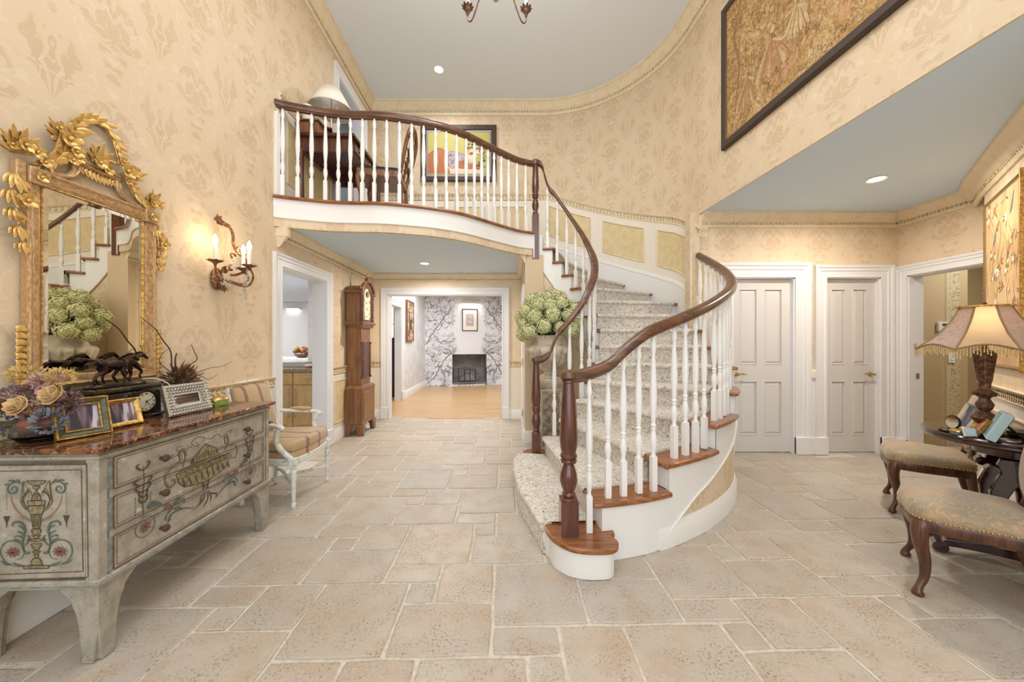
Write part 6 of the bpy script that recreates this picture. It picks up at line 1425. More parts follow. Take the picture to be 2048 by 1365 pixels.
prof = [(.10, 0), (.105, .02), (.07, .035), (.055, .06), (.075, .085), (.13, .11), (.19, .155), (.24, .215), (.268, .285), (.272, .325), (.250, .352), (.205, .370), (.190, .40), (.195, .44), (.218, .462), (.224, .48), (.205, .482), (.18, .44)]
m_ = MB(); n = 72; vs = []; NF = 18
for r_, z in prof:
    for i in range(n):
        q = 2*PI*i/n; fl = abs(math.sin(q*NF/2)) if .10 < z < .345 else 1; k = 1-.15*(1-fl**.45)*(math.sin(PI*min(1, max(0, (z-.10)/.25))))**.5 if .10 < z < .345 else 1
        vs.append((r_*k*math.cos(q), r_*k*math.sin(q), z))
m_.add(vs, [(k*n+i, k*n+(i+1) % n, (k+1)*n+(i+1) % n, (k+1)*n+i) for k in range(len(prof)-1) for i in range(n)]); obj('bowl', m_, 'stone', ur, smooth=50)
obj('base_block', MB().box(-.12, .12, -.12, .12, -.001, .018), 'stone', ur, bevel=.004)
hy = thing('hydrangea_bouquet', 'full bouquet of pale green hydrangea heads with dark leaves in the stone urn', 'flowers', (.425, 4.02, 1.36))
rg = random.Random(8); heads = []
for var in range(3):
    m_ = MB()
    for i in range(240):
        z = 1-2*(i+.5)/240; q = i*2.39996; r = math.sqrt(1-z*z); v = Vector((r*math.cos(q), r*math.sin(q), z)); p = v*(.066+rg.uniform(-.010, .010)); a = v.cross(Vector((0, 0, 1.01))).normalized(); b_ = v.cross(a); s0 = rg.uniform(0, 1.5); m_.cm = 0 if rg.random() < .6 else 1
        for k in range(4):
            t = s0+k*PI/2; d1_ = a*math.cos(t)+b_*math.sin(t); d2_ = a*math.cos(t+.8)+b_*math.sin(t+.8); d0 = a*math.cos(t-.8)+b_*math.sin(t-.8); L_ = rg.uniform(.0105, .014)
            m_.add([p, p+d0*L_*.6+v*.003, p+d1_*L_+v*rg.uniform(.001, .006), p+d2_*L_*.6+v*.003], [(0, 1, 2, 3)])
    m_.cm = 1; m_.ell((0, 0, 0), (.052, .052, .052), 10, 8)
    heads.append(m_)
protos = []
pos_h = [(0, -.16, .33), (.12, -.13, .36), (-.13, -.13, .34), (.02, -.22, .22), (-.17, -.19, .20), (.19, -.17, .22), (-.08, -.24, .10), (.10, -.25, .08), (-.26, -.08, .27), (.26, -.06, .30), (-.29, -.06, .14), (.30, -.05, .16), (-.23, -.16, .05), (0, .02, .45), (.13, .05, .44), (-.12, .06, .44),
         (-.22, .08, .36), (.22, .10, .35), (.05, .18, .38), (-.05, .2, .30), (-.30, .10, .22), (-.29, 0, .02), (.25, .14, .20), (.06, -.05, .44), (-.19, -.02, .40), (.0, .26, .15), (-.18, .22, .12), (.18, .22, .10), (.22, -.18, .06), (-.02, -.13, .42)]
for k, p in enumerate(pos_h):
    v = k % 3; s_ = rg.uniform(1.0, 1.35)
    if v >= len(protos): o = obj('flower_head', heads[v], ['floret_a', 'floret_b'], hy, smooth=0); protos.append(o); o.location = p
    else: o = dup(protos[v], hy, p, (rg.uniform(0, 6), rg.uniform(0, 6), 0))
    o.scale = (s_, s_, s_)
lf_ = MB()
for i in range(260):
    q = rg.uniform(0, 2*PI); el = rg.uniform(-.5, 1.2); v = Vector((math.cos(q)*math.cos(el), math.sin(q)*math.cos(el), math.sin(el))); p = Vector((0, 0, .17))+Vector((v.x*.23, v.y*.20, v.z*.20))*rg.uniform(.7, 1.15)
    lf_.cm = int(rg.random() < .4); lf_.leaf(p, v+Vector((rg.gauss(0, .4), rg.gauss(0, .4), rg.uniform(-.6, .2))), v+Vector((0, 0, .8)), rg.uniform(.05, .085), rg.uniform(.028, .045), rg.uniform(-.5, .3), 0, 4, .08)
lf_.cm = 0; lf_.ell((0, 0, .13), (.19, .17, .16), 12, 8)
for i in range(40): q = rg.uniform(0, 2*PI); p = Vector((.24*math.cos(q), .22*math.sin(q), .03)); lf_.tube([p, p+Vector((.05*math.cos(q), .05*math.sin(q), -rg.uniform(0, .08)))], .002, 4); 
o = obj('foliage', lf_, ['leaf_green', 'leaf_teal'], hy, smooth=60); o['kind'] = 'stuff'

# ================================================================ right side: needlework panel, table, chairs, lamp
RK = math.atan2(-.73, -.684)
np_ = thing('needlework_panel', 'large framed flowered needlework panel on the diagonal wall above the table lamp', 'picture', (*kp(.10, .004), 1.093), RK)
PW, PH = .875, 1.375
obj('frame', pic_frame(0, PW, 0, PH, [(0, 0), (0, -.016), (.006, -.021), (.018, -.016), (.026, -.012), (.026, 0)]), 'antique_dark', np_, smooth=25)
cv = MB()
for a, b_, s_ in (((.01, .0), (.01, PH), 1), ((PW-.01, 0), (PW-.01, PH), 1), ((0, .01), (PW, .01), 0), ((0, PH-.01), (PW, PH-.01), 0)):
    n = int((PH if s_ else PW)/.022)
    for k in range(n): t = (k+.5)/n; cv.ell((lerp(a[0], b_[0], t), -.019, lerp(a[1], b_[1], t)), (.008, .006, .008), 6, 4)
o = obj('frame_beading', cv, 'antique_dark', np_, smooth=60); o['kind'] = 'stuff'
obj('gilt_edge', MB().box(PW, PW+.020, -.032, 0, -.012, PH+.012), 'gold_thin', np_, bevel=.003)
pm('needle_ground', (218, 184, 138), .8, c2=(196, 160, 112), scale=3, lo=.35, hi=.65); pm('silk_green', (122, 118, 76), .8); pm('silk_rust', (182, 120, 78), .8); pm('silk_white', (226, 216, 200), .8); pm('silk_blue', (110, 116, 124), .8); pm('silk_pink', (206, 160, 136), .8)
fld = obj('needlework_field', MB().box(.024, PW-.024, -.010, -.003, .024, PH-.024), 'needle_ground', np_, smooth=0)
rg = random.Random(4)
sm_ = {k: MB() for k in ('silk_green', 'silk_rust', 'silk_white', 'silk_blue', 'silk_pink')}
def nf(x, z): return (x, -.0105, z)
for i in range(34):
    x, z = rg.uniform(.06, PW-.06), rg.uniform(.28, PH-.06); c_ = rg.choice(['silk_rust', 'silk_white', 'silk_white', 'silk_pink', 'silk_rust']); r_ = rg.uniform(.018, .038)
    for k in range(6): q = k*PI/3+rg.random(); sm_[c_].ribbon([nf(x, z), nf(x+r_*.6*math.cos(q), z+r_*.6*math.sin(q)), nf(x+r_*math.cos(q), z+r_*math.sin(q))], [.006, .02, .004], (0, -1, 0), .0006+.0001*k)
    for k in range(4): q = rg.uniform(0, 6.28); r2 = r_*1.3; sm_['silk_green'].ribbon([nf(x+r2*.7*math.cos(q), z+r2*.7*math.sin(q)), nf(x+r2*1.3*math.cos(q), z+r2*1.3*math.sin(q)), nf(x+r2*1.8*math.cos(q), z+r2*1.8*math.sin(q))], [.003, .014, .001], (0, -1, 0), .0004)
for i in range(16):
    x = rg.uniform(.08, PW-.08); z = rg.uniform(.15, .9); P = smooth_path([(x, z, 0), (x+rg.uniform(-.06, .06), z+.12, 0), (x+rg.uniform(-.1, .1), z+.26, 0), (x+rg.uniform(-.12, .12), z+.38, 0)], 4); P = [p for p in P if .04 < p.x < PW-.04 and p.y < PH-.05]
    if len(P) > 2: sm_['silk_green'].ribbon([nf(p.x, p.y) for p in P], .005, (0, -1, 0), .0003)
for (x, z) in ((.22, .98), (.60, 1.15)): sm_['silk_blue'].ribbon([nf(x, z), nf(x+.03, z+.03), nf(x+.06, z+.09), nf(x+.08, z+.15)], [.01, .035, .02, .004], (0, -1, 0), .0008)
for z in (.20, .235, .16): sm_['silk_white'].ribbon([nf(.03, z), nf(.4, z+.01), nf(PW-.03, z)], [.008, .008, .008], (0, -1, 0), .0008)
for k in range(9): sm_['silk_white'].ribbon([nf(.06+k*.09, .10), nf(.06+k*.09, .28)], [.012, .006], (0, -1, 0), .0007)
for k, mb in sm_.items(): o = obj('stitched_'+{'silk_green': 'leaves', 'silk_rust': 'rust_blossoms', 'silk_white': 'white_blossoms', 'silk_blue': 'birds', 'silk_pink': 'pink_blossoms'}[k], mb, k, fld, smooth=0); o['kind'] = 'stuff'

# round pedestal table
tb = thing('round_table', 'small round dark mahogany table on scrolled supports by the diagonal wall', 'table', (2.945, 2.065, 0), RK)
obj('table_top', MB().lathe([(.32, .70), (.338, .704), (.345, .716), (.34, .726), (.348, .732), (.350, .742), (.345, .75), (.001, .75)], n=56), 'dark_mahogany', tb, smooth=40)
obj('apron', MB().lathe([(.10, .62), (.14, .63), (.15, .70), (.10, .70)], n=32), 'dark_mahogany', tb, smooth=40)
for sx in (-1, 1):
    lyre = [(-.02, .62), (.06, .62), (.075, .58), (.06, .54), (.075, .50), (.10, .42), (.095, .34), (.13, .22), (.16, .12), (.10, .10), (.07, .20), (.045, .30), (.04, .38), (.015, .45), (-.015, .50)]
    obj('lyre_support', MB().prism([(y*1.0, z) for y, z in lyre]+[], sx*.11-.018, sx*.11+.018, 'yz').prism([(-y, z) for y, z in lyre][::-1], sx*.11-.018, sx*.11+.018, 'yz'), 'dark_mahogany', tb, bevel=.005)
    obj('scroll_roll', MB().tube([(sx*.11-.03, -.09, .55), (sx*.11+.03, -.09, .55)], .026, 12), 'dark_mahogany', tb)
obj('cross_bar', MB().box(-.11, .11, -.025, .025, .14, .20), 'dark_mahogany', tb, bevel=.005)
for sx in (-1, 1):
    obj('foot', MB().prism([(-.30, .035), (-.26, .085), (-.12, .11), (0, .12), (.12, .11), (.26, .085), (.30, .035), (.22, .05), (.1, .06), (-.1, .06), (-.22, .05)], sx*.11-.03, sx*.11+.03, 'yz'), 'dark_mahogany', tb, bevel=.005)
    for sy in (-1, 1): obj('scroll_toe', MB().tube([(sx*.11-.045, sy*.285, .035), (sx*.11+.045, sy*.285, .035)], .034, 14), 'dark_mahogany', tb)

# two upholstered side chairs
sc1 = thing('side_chair', 'carved walnut side chair with paisley seat, nearer the doors', 'chair', (3.053+.73*.22, 2.81-.684*.22, 0), RK, 'paisley side chairs')
SPo = [(-.20, -.26), (-.10, -.275), (0, -.29), (.10, -.275), (.20, -.26), (.245, -.22), (.25, -.12), (.22, .03), (.18, .16), (0, .17), (-.18, .16), (-.22, .03), (-.25, -.12), (-.245, -.22)]
so = [(p.x, p.y) for p in smooth_path([(x, y, 0) for x, y in SPo+[SPo[0]]], 4)][:-1]
def sc(poly, k, kk=None): return [(x*k, y*(kk or k)) for x, y in poly]
obj('seat_rail', MB().dome(so, [(.93, .335), (.975, .345), (.985, .385), (.97, .395)]), 'walnut', sc1, smooth=50)
obj('seat', MB().dome(so, [(.965, .392), (1.0, .405), (1.005, .43), (.96, .455), (.85, .472), (.6, .484), (.3, .488), (.05, .489)]), 'paisley', sc1, smooth=80)
nl = MB(); L = len(so)
for k in range(L):
    a, b_ = Vector(so[k]), Vector(so[(k+1) % L]); m__ = max(1, int((b_-a).length/.0135))
    for j in range(m__): p = a.lerp(b_, j/m__)*.992; nl.ell((p.x, p.y, .400), (.0052, .0052, .0052), 6, 3)
o = obj('nail_heads', nl, 'brass', sc1, smooth=60); o['kind'] = 'stuff'
def cab(x, y, h, dx, dy):
    P = smooth_path([(x, y, h), (x+dx*.020, y+dy*.020, h-.05), (x+dx*.016, y+dy*.016, h-.12), (x-dx*.006, y-dy*.006, h-.21), (x-dx*.004, y-dy*.004, h-.29), (x+dx*.020, y+dy*.020, h-.335), (x+dx*.032, y+dy*.032, .022), (x+dx*.026, y+dy*.026, .0)], 3); n = len(P)
    return MB().tube(P, [interp([0, .12, .3, .55, .72, .85, .93, 1], [.036, .036, .028, .019, .015, .019, .027, .018], k/(n-1)) for k in range(n)], 10)
for sx in (-1, 1):
    obj('leg', cab(sx*.205, -.215, .385, sx*.7, -.7), 'walnut', sc1, smooth=60)
    P = smooth_path([(sx*.16, .14, .385), (sx*.16, .155, .25), (sx*.165, .19, .12), (sx*.17, .235, .0)], 4); obj('leg', MB().tube(P, [.026-.0006*k for k in range(len(P))], 8), 'walnut', sc1, smooth=60)
LBK = Matrix.Translation((0, .145, .40)) @ Matrix.Rotation(-R(8), 4, 'X')
m_ = MB(); m_.T = LBK
ovl = [(.205*math.sin(2*PI*k/28)*(1-.10*math.cos(2*PI*k/28)*-1), 0, .325-.225*math.cos(2*PI*k/28)) for k in range(28)]
m_.tube(ovl, .019, 8, closed=True); obj('back_frame', m_, 'walnut', sc1, smooth=60)
m_ = MB(); m_.T = LBK
for sx in (-1, 1): m_.tube(smooth_path([(sx*.155, -.005, -.03), (sx*.14, 0, .03), (sx*.105, 0, .07), (sx*.09, 0, .12)], 4), .018, 8)
obj('back_supports', m_, 'walnut', sc1, smooth=60)
m_ = MB(); m_.T = LBK @ Matrix.Rotation(PI/2, 4, 'X'); m_.dome([(p[0]*.94, .325+(p[2]-.325)*.94) for p in ovl], [(1, -.02), (1, .015), (.9, .03), (.5, .042), (.05, .045)]); obj('backrest', m_, 'paisley', sc1, smooth=70)
m_ = MB(); m_.T = LBK
for k in range(60): q = 2*PI*k/60; m_.ell((.185*math.sin(q), -.022, .325-.205*math.cos(q)), (.0045, .004, .0045), 6, 3)
o = obj('back_nail_heads', m_, 'brass', sc1, smooth=60); o['kind'] = 'stuff'
duptree(sc1, (2.25+.73*.21, 1.938-.684*.21, 0), RK, 'carved walnut side chair with paisley seat, nearest the viewer')

# table lamp with fringed panelled shade
tl = thing('table_lamp', 'lit table lamp with a mauve fringed shade and carved bronze column', 'lamp', (2.775, 2.055, .75), -.12)
obj('column', MB().lathe([(.075, 0), (.08, .008), (.078, .02), (.05, .035), (.03, .06), (.045, .085), (.055, .10), (.035, .125), (.018, .14), (.03, .155), (.036, .18), (.026, .20), (.020, .215), (.040, .235), (.044, .25), (.030, .26), (.022, .27), (.024, .30), (.034, .40), (.042, .475), (.038, .49), (.016, .50), (.012, .56), (.012, .60)], n=24), 'steel_dark' if False else 'iron_bronze', tl, smooth=50)
fl2 = MB()
for k in range(12): q = k*PI/6; fl2.tube([(.024*math.cos(q), .024*math.sin(q), .31), (.034*math.cos(q), .034*math.sin(q), .41), (.041*math.cos(q), .041*math.sin(q), .47)], [.0035, .0045, .005], 5); fl2.tube([(.036*math.cos(q), .036*math.sin(q), .23), (.045*math.cos(q), .045*math.sin(q), .246)], .006, 5)
obj('column_carving', fl2, 'iron_bronze', tl, smooth=60)
NP = 8; SH0, SH1 = .50, .752   # shade heights
def shp(t): return interp([0, .12, .35, .7, 1], [.282, .250, .188, .128, .096], t)
for k in range(NP):
    m_ = MB(); q0 = 2*PI*k/NP-.39; NU, NV = 6, 8; g = []
    for j in range(NV+1):
        t = j/NV; r_ = shp(t)
        for i in range(NU+1):
            u = i/NU; q = q0+u*2*PI/NP; ch_ = math.cos(PI/NP)/math.cos((u-.5)*2*PI/NP); rr = r_*lerp(1, ch_, .75); sc_l = -.028*math.sin(PI*u)*0; z = lerp(SH0, SH1, t)+(.03*math.sin(PI*u) if j == 0 else (.012*math.sin(PI*u) if j == 1 else 0)); g.append((rr*math.cos(q), rr*math.sin(q), z))
    m_.add(g, [(j*(NU+1)+i, j*(NU+1)+i+1, (j+1)*(NU+1)+i+1, (j+1)*(NU+1)+i) for j in range(NV) for i in range(NU)])
    o = obj('shade_panel', m_, 'shade_light' if k in (5, 1) else 'shade_mauve', tl, smooth=80)
    o['label'] = 'plain glowing shade panel' if k in (5, 1) else 'flowered mauve shade panel'
    obj('gimp_braid', MB().tube([(shp(t/8)*1.005*math.cos(q0), shp(t/8)*1.005*math.sin(q0), lerp(SH0, SH1, t/8)) for t in range(9)], .005, 5).tube([tuple(Vector(g[i])*1.004) for i in range(NU+1)], .005, 5), 'antique_dark', o)
obj('top_ring', MB().tube([(.106*math.cos(q*PI/12), .106*math.sin(q*PI/12), SH1) for q in range(24)], .006, 6, closed=True), 'gold_thin', tl)
obj('finial', MB().lathe([(.004, 0), (.012, .01), (.008, .02), (.001, .03)], 0, 0, 10, SH1), 'iron_bronze', tl)
fr_ = MB(); rg = random.Random(6)
for k in range(150):
    q = 2*PI*k/150; u = ((q+.39)/(2*PI/NP)) % 1; r_ = .282*lerp(1, math.cos(PI/NP)/math.cos((u-.5)*2*PI/NP), .75); z0_ = SH0+.03*math.sin(PI*u); n_ = 4+(k % 3)
    for j in range(n_): fr_.ell((r_*math.cos(q), r_*math.sin(q), z0_-.008-j*.0095), (.0034, .0034, .0042 if j < n_-1 else .0062), 5, 3)
pm('amber_bead', (236, 208, 150), .15, trans=.3, emit=(240, 205, 140), estr=0.0); o = obj('bead_fringe', fr_, 'amber_bead', tl, smooth=60); o['kind'] = 'stuff'
obj('bulb', MB().lathe([(.014, .58), (.02, .60), (.034, .635), (.03, .665), (.012, .682), (.001, .685)], n=16), 'bulb', tl)
l_ = link('lamp_light', bpy.data.lights.new('lamp_light', 'POINT'), tl, (0, 0, .645)); l_.data.energy = 14; l_.data.color = (1, .76, .48); l_.data.shadow_soft_size = .035

# things on the table
def ontable(x, y): c, s = math.cos(RK), math.sin(RK); return (2.925+x*c-y*s, 2.05+x*s+y*c, .751)
frame_thing('framed_photo', 'silver-edged photo frame on the table, seen from behind the lamp', .14, .17, (2.775, 2.155, .751), RK+.30, R(24), .014, 'silver', 'photo_a')
t, X = frame_thing('framed_photo', 'pale blue photo frame turned sideways in front of the lamp', .14, .16, (2.665, 1.935, .751), RK-.12, R(22), .024, 'pale_blue', 'photo_b', depth=.032)
frame_thing('framed_photo', 'small bright photo frame lying against the lamp foot', .10, .11, (2.70, 2.045, .751), RK+.1, R(30), .012, 'gold_thin', 'pink')
t = thing('compact_mirror', 'open round compact mirror on the table edge', 'mirror', (2.655, 2.13, .751), -1.7)
lid = MB(); lid.T = Matrix.Translation((0, .03, .055)) @ Matrix.Rotation(R(84), 4, 'X'); lid.lathe([(.038, 0), (.042, .003), (.042, .009), (.038, .011)], n=24); obj('lid', lid, 'bronze', t)
lid = MB(); lid.T = Matrix.Translation((0, .03, .055)) @ Matrix.Rotation(R(84), 4, 'X'); lid.lathe([(.036, .0115), (.001, .012)], n=24); obj('mirror_glass', lid, 'mirror', t); obj('case', MB().lathe([(.036, 0), (.042, .004), (.042, .012), (.036, .015), (.001, .015)], n=24), 'bronze', t)
t = thing('trinket_box', 'tiny round green and gold box beside the compact', 'box', (2.62, 2.06, .751), 0); obj('body', MB().lathe([(.028, 0), (.030, .004), (.030, .016), (.028, .018)], n=20), 'deco_green', t); obj('lid', MB().lathe([(.031, .018), (.030, .026), (.015, .031), (.001, .032)], n=20), 'brass', t)
t = thing('silver_clock', 'little silver travel clock leaning on the table', 'clock', (2.615, 1.995, .751), -.5); m_ = MB().box(-.028, .028, -.008, .008, 0, .058); m_.v = [tuple(Matrix.Rotation(-R(24), 4, 'X') @ Vector(p)) for p in m_.v]; obj('case', m_, 'silver', t, bevel=.004); m_ = MB().box(-.02, .02, -.0095, -.008, .01, .048); m_.v = [tuple(Matrix.Rotation(-R(24), 4, 'X') @ Vector(p)) for p in m_.v]; obj('dial', m_, 'pale_blue', t, smooth=0)
t = thing('magnifying_glass', 'magnifying glass with dark handle lying near the table edge', 'magnifying glass', (2.80, 1.90, .751), -.15)
obj('lens_ring', MB().tube([(.04*math.cos(q*PI/12)-.09, .04*math.sin(q*PI/12), .006) for q in range(24)], .004, 6, closed=True), 'silver', t); obj('handle', MB().tube([(-.05, 0, .007), (-.03, 0, .008), (.06, 0, .008)], [.004, .007, .006], 8), 'black_wood', t); obj('lens', MB().lathe([(.038, .004), (.038, .006), (.001, .007)], -.09, 0, 20), 'glass', t)
t = thing('black_case', 'low black leather case at the right of the table', 'case', (2.96, 1.97, .751), .15); obj('body', MB().box(-.10, .10, -.07, .07, 0, .035), 'black', t, bevel=.008); obj('zip', MB().box(-.101, .101, -.071, .071, .016, .019), 'gold_thin', t, smooth=0)

# ================================================================ wide tapestry above the soffit
RT = math.atan2(-1, -.0) # faces -x
tp = thing('tapestry', 'wide woven figure tapestry in a dark brown frame high on the right wall', 'tapestry', (XT(3.567)-.004, 3.567, 3.236), -PI/2+.053*1)
TW, TH = 2.35, 1.42
obj('frame', pic_frame(0, TW, 0, TH, [(0, 0), (0, -.035), (.01, -.045), (.065, -.045), (.075, -.028), (.075, 0)]), 'frame_brown', tp, smooth=25)
obj('gilt_slip', pic_frame(.073, TW-.073, .073, TH-.073, [(0, 0), (0, -.032), (.007, -.032), (.007, 0)]), 'gold_thin', tp, smooth=0)
fb = obj('woven_field', MB().box(.078, TW-.078, -.026, -.002, .078, TH-.078), 'tapestry', tp, smooth=0)
pm('weave_rose', (182, 142, 102), .8, c2=(160, 120, 80), scale=30); pm('weave_light', (198, 174, 132), .8, c2=(180, 152, 108), scale=40); pm('weave_dark', (136, 104, 66), .8, c2=(150, 116, 74), scale=30); pm('weave_olive', (150, 122, 66), .8, c2=(120, 96, 54), scale=30)
rg = random.Random(12); fg = {k: MB() for k in ('weave_rose', 'weave_light', 'weave_dark', 'weave_olive')}
def tf(x, z): return (x, -.0265, z)
def fold(x, z, w_, h_, c_, lean=0):   # a draped seated figure: overlapping folds of cloth
    for k in range(9):
        a = (k-4)/4; P = smooth_path([(x+lean*h_, z+h_, 0), (x+lean*h_*.5+a*w_*.25, z+h_*.6, 0), (x+a*w_*.5, z+h_*.25, 0), (x+a*w_*.62, z, 0)], 4); fg[c_ if k % 3 else 'weave_light'].ribbon([tf(p.x, p.y) for p in P], w_*.16, (0, -1, 0), .0006+.0001*(k % 3)); 
        if k % 2: fg['weave_dark'].ribbon([tf(p.x+.008, p.y) for p in P], .008, (0, -1, 0), .001)
    fg['weave_light'].poly([tf(x+lean*h_+.034*math.cos(q*PI/5), z+h_*1.12+.042*math.sin(q*PI/5)) for q in range(10)]); fg['weave_dark'].ribbon([tf(x+lean*h_-.03, z+h_*1.14), tf(x+lean*h_, z+h_*1.14+.04), tf(x+lean*h_+.034, z+h_*1.13)], .016, (0, -1, 0), .0016)
    fg['weave_light'].ribbon([tf(x+lean*h_, z+h_*.85), tf(x+lean*h_+w_*.3, z+h_*.6), tf(x+w_*.5, z+h_*.62)], .024, (0, -1, 0), .0018)
fold(.34, .24, .22, .28, 'weave_rose', .1); fold(.66, .30, .34, .34, 'weave_rose', -.05); fold(.86, .42, .2, .26, 'weave_light', .1); fold(1.15, .62, .22, .30, 'weave_light', 0); fold(1.75, .5, .26, .3, 'weave_rose', 0); fold(2.0, .7, .2, .26, 'weave_light', 0)
for i in range(60):   # tree trunks and brushy leaves behind
    x, z = rg.uniform(.1, TW-.12), rg.uniform(.12, TH-.2); c_ = rg.choice(['weave_dark', 'weave_olive', 'weave_olive', 'weave_light']); q = rg.uniform(.7, 2.2); L_ = rg.uniform(.04, .14)
    P = [(x, z), (x+L_*math.cos(q)*.5, z+L_*math.sin(q)*.5), (x+L_*math.cos(q+.3), z+L_*math.sin(q+.3))]
    if all(.09 < p[0] < TW-.09 and .09 < p[1] < TH-.09 for p in P): fg[c_].ribbon([tf(*p) for p in P], rg.uniform(.008, .022), (0, -1, 0), .0004)
for x in (.95, 1.45, .2): P = smooth_path([(x, .35, 0), (x+.05, .7, 0), (x-.02, 1.0, 0), (x+.08, 1.3, 0)], 5); fg['weave_dark'].ribbon([tf(p.x, p.y) for p in P], .03, (0, -1, 0), .0003)
for k, mb in fg.items(): o = obj('woven_figures', mb, k, fb, smooth=0); o['kind'] = 'stuff'

# ================================================================ upstairs: desk, chair, lamp, painting
dk_ = thing('writing_desk', 'dark wooden writing desk against the upstairs wall behind the railing', 'desk', (XL(4.1)+.03, 4.10, ZF), RL)
obj('desk_top', MB().box(-.50, .46, -.60, 0, .745, .775), 'mahogany', dk_, bevel=.005); obj('apron', MB().box(-.46, .42, -.56, -.53, .62, .745).box(-.46, .42, -.04, -.01, .62, .745).box(-.46, -.43, -.56, 0, .60, .745).box(.39, .42, -.56, 0, .60, .745), 'mahogany', dk_, bevel=.003)
for x in (-.28, -.02, .24): d_ = obj('drawer', MB().box(x-.12, x+.12, -.57, -.555, .635, .735), 'mahogany', dk_, bevel=.003); obj('drawer_knob', MB().ell((x, -.578, .685), (.012, .012, .012), 8, 6), 'brass', d_)
obj('gallery', MB().box(-.48, .44, -.22, -.01, .775, .90).box(-.50, .46, -.24, 0, .90, .915), 'clock_wood', dk_, bevel=.004)
for x, y in ((-.44, -.54), (.40, -.54), (-.44, -.03), (.40, -.03)): P = smooth_path([(x, y, .62), (x, y, .45), (x+.01, y, .2), (x, y-.01, 0)], 3); obj('leg', MB().tube(P, [.03-.0012*k for k in range(len(P))], 8), 'mahogany', dk_)
dl = thing('desk_lamp', 'candlestick lamp with an unlit cream shade on the upstairs desk', 'lamp', (-2.03, 3.93, ZF+.775))
obj('column', MB().lathe([(.06, 0), (.06, .012), (.02, .03), (.012, .06), (.022, .10), (.012, .14), (.010, .40), (.016, .42), (.008, .44), (.008, .60)], n=16), 'silver', dl)
for sx in (-1, 1): a = obj('candle_arm', MB().tube(smooth_path([(0, 0, .36), (sx*.04, 0, .34), (sx*.07, 0, .37), (sx*.07, 0, .41)], 4), .005, 6), 'silver', dl); obj('bulb', MB().lathe([(.008, .41), (.018, .44), (.02, .465), (.010, .49), (.001, .495)], sx*.07, 0, 12), 'candle', a)
m_ = MB().lathe([(.23, .43), (.105, .655)], n=40); m_.f = m_.f[:-2]; m_.mi = m_.mi[:-2]; o = obj('lamp_shade', m_, 'lampshade_cloth', dl, smooth=60); so_ = o.modifiers.new('solid', 'SOLIDIFY'); so_.thickness = .003
obj('shade_rim', MB().tube([(.23*math.cos(q*PI/16), .23*math.sin(q*PI/16), .43) for q in range(32)], .004, 6, closed=True), 'shade_inner', dl)
t = thing('vase', 'ribbed white vase at the wall end of the upstairs desk', 'vase', (-2.17, 3.72, ZF+.916)); obj('body', MB().lathe([(.035, 0), (.05, .03), (.055, .10), (.045, .16), (.05, .20), (.046, .20), (.04, .16), (.001, .02)], n=20), 'kitchen_white', t)
t = thing('book', 'dark thin book lying on the desk gallery', 'book', (-2.07, 3.82, ZF+.916), .4); obj('cover', MB().box(-.10, .10, -.07, .07, 0, .018), 'black', t, bevel=.003); obj('pages', MB().box(-.097, .102, -.067, .067, .003, .015), 'paper', t, smooth=0)
t = thing('laptop_stand', 'tilted dark photo easel on the upstairs desk', 'easel', (-2.13, 3.86, ZF+.936), RL+.3); m_ = MB().box(-.07, .07, -.004, .004, 0, .14); m_.v = [tuple(Matrix.Rotation(-R(18), 4, 'X') @ Vector(p)) for p in m_.v]; obj('panel', m_, 'black', t, bevel=.002); obj('rear_strut', MB().tube([(0, .04, .11), (0, .09, 0)], .004, 5), 'black', t)
t = thing('letter_opener', 'upright brass letter rack with a pale letter', 'letter rack', (-1.80, 4.28, ZF+.776), RL); obj('base', MB().box(-.06, .06, -.03, .03, 0, .01), 'brass', t, bevel=.002); obj('letter', MB().box(-.05, .05, -.002, .002, .01, .18), 'paper', t, smooth=0)
rc = thing('ribbon_back_chair', 'carved wooden ribbon-back chair facing the upstairs desk', 'chair', (-1.42, 3.93, ZF), -PI/2+.12)   # faces -x
obj('seat', MB().dome([(-.24, -.24), (.24, -.24), (.21, .20), (-.21, .20)], [(.98, .44), (1, .455), (.96, .475), (.6, .485), (.1, .488)]), 'black', rc, smooth=50)
obj('seat_rail', MB().dome([(-.24, -.24), (.24, -.24), (.21, .20), (-.21, .20)], [(1, .375), (1.01, .44)]), 'clock_wood', rc, bevel=.004); obj('paper_tag', MB().box(-.02, .05, -.246, -.244, .39, .43), 'pale_blue', rc, smooth=0)
for sx in (-1, 1):
    obj('leg', cab(sx*.21, -.21, .40, sx*.7, -.7), 'clock_wood', rc, smooth=60)
    P = smooth_path([(sx*.19, .185, .42), (sx*.19, .20, .2), (sx*.20, .25, 0)], 4); obj('leg', MB().tube(P, .02, 8), 'clock_wood', rc, smooth=60)
LBR = Matrix.Translation((0, .19, .42)) @ Matrix.Rotation(-R(13), 4, 'X'); m_ = MB(); m_.T = LBR
for sx in (-1, 1): m_.tube(smooth_path([(sx*.17, 0, -.02), (sx*.20, 0, .18), (sx*.225, 0, .36), (sx*.20, 0, .50), (sx*.12, 0, .56), (0, 0, .59)], 5), .021, 8, sq=.8)
obj('back_frame', m_, 'clock_wood', rc, smooth=60); m_ = MB(); m_.T = LBR
for z_, r_ in ((.16, .07), (.30, .085), (.44, .075)):
    for sx in (-1, 1): m_.tube(smooth_path([(sx*.19, 0, z_-.03), (sx*r_, 0, z_+.035), (0, 0, z_-.01), (-sx*.04, 0, z_-.05)], 5), .015, 7, sq=.7)
m_.tube([(0, 0, .0), (0, 0, .56)], .016, 6); obj('ribbon_splat', m_, 'clock_wood', rc, smooth=60)
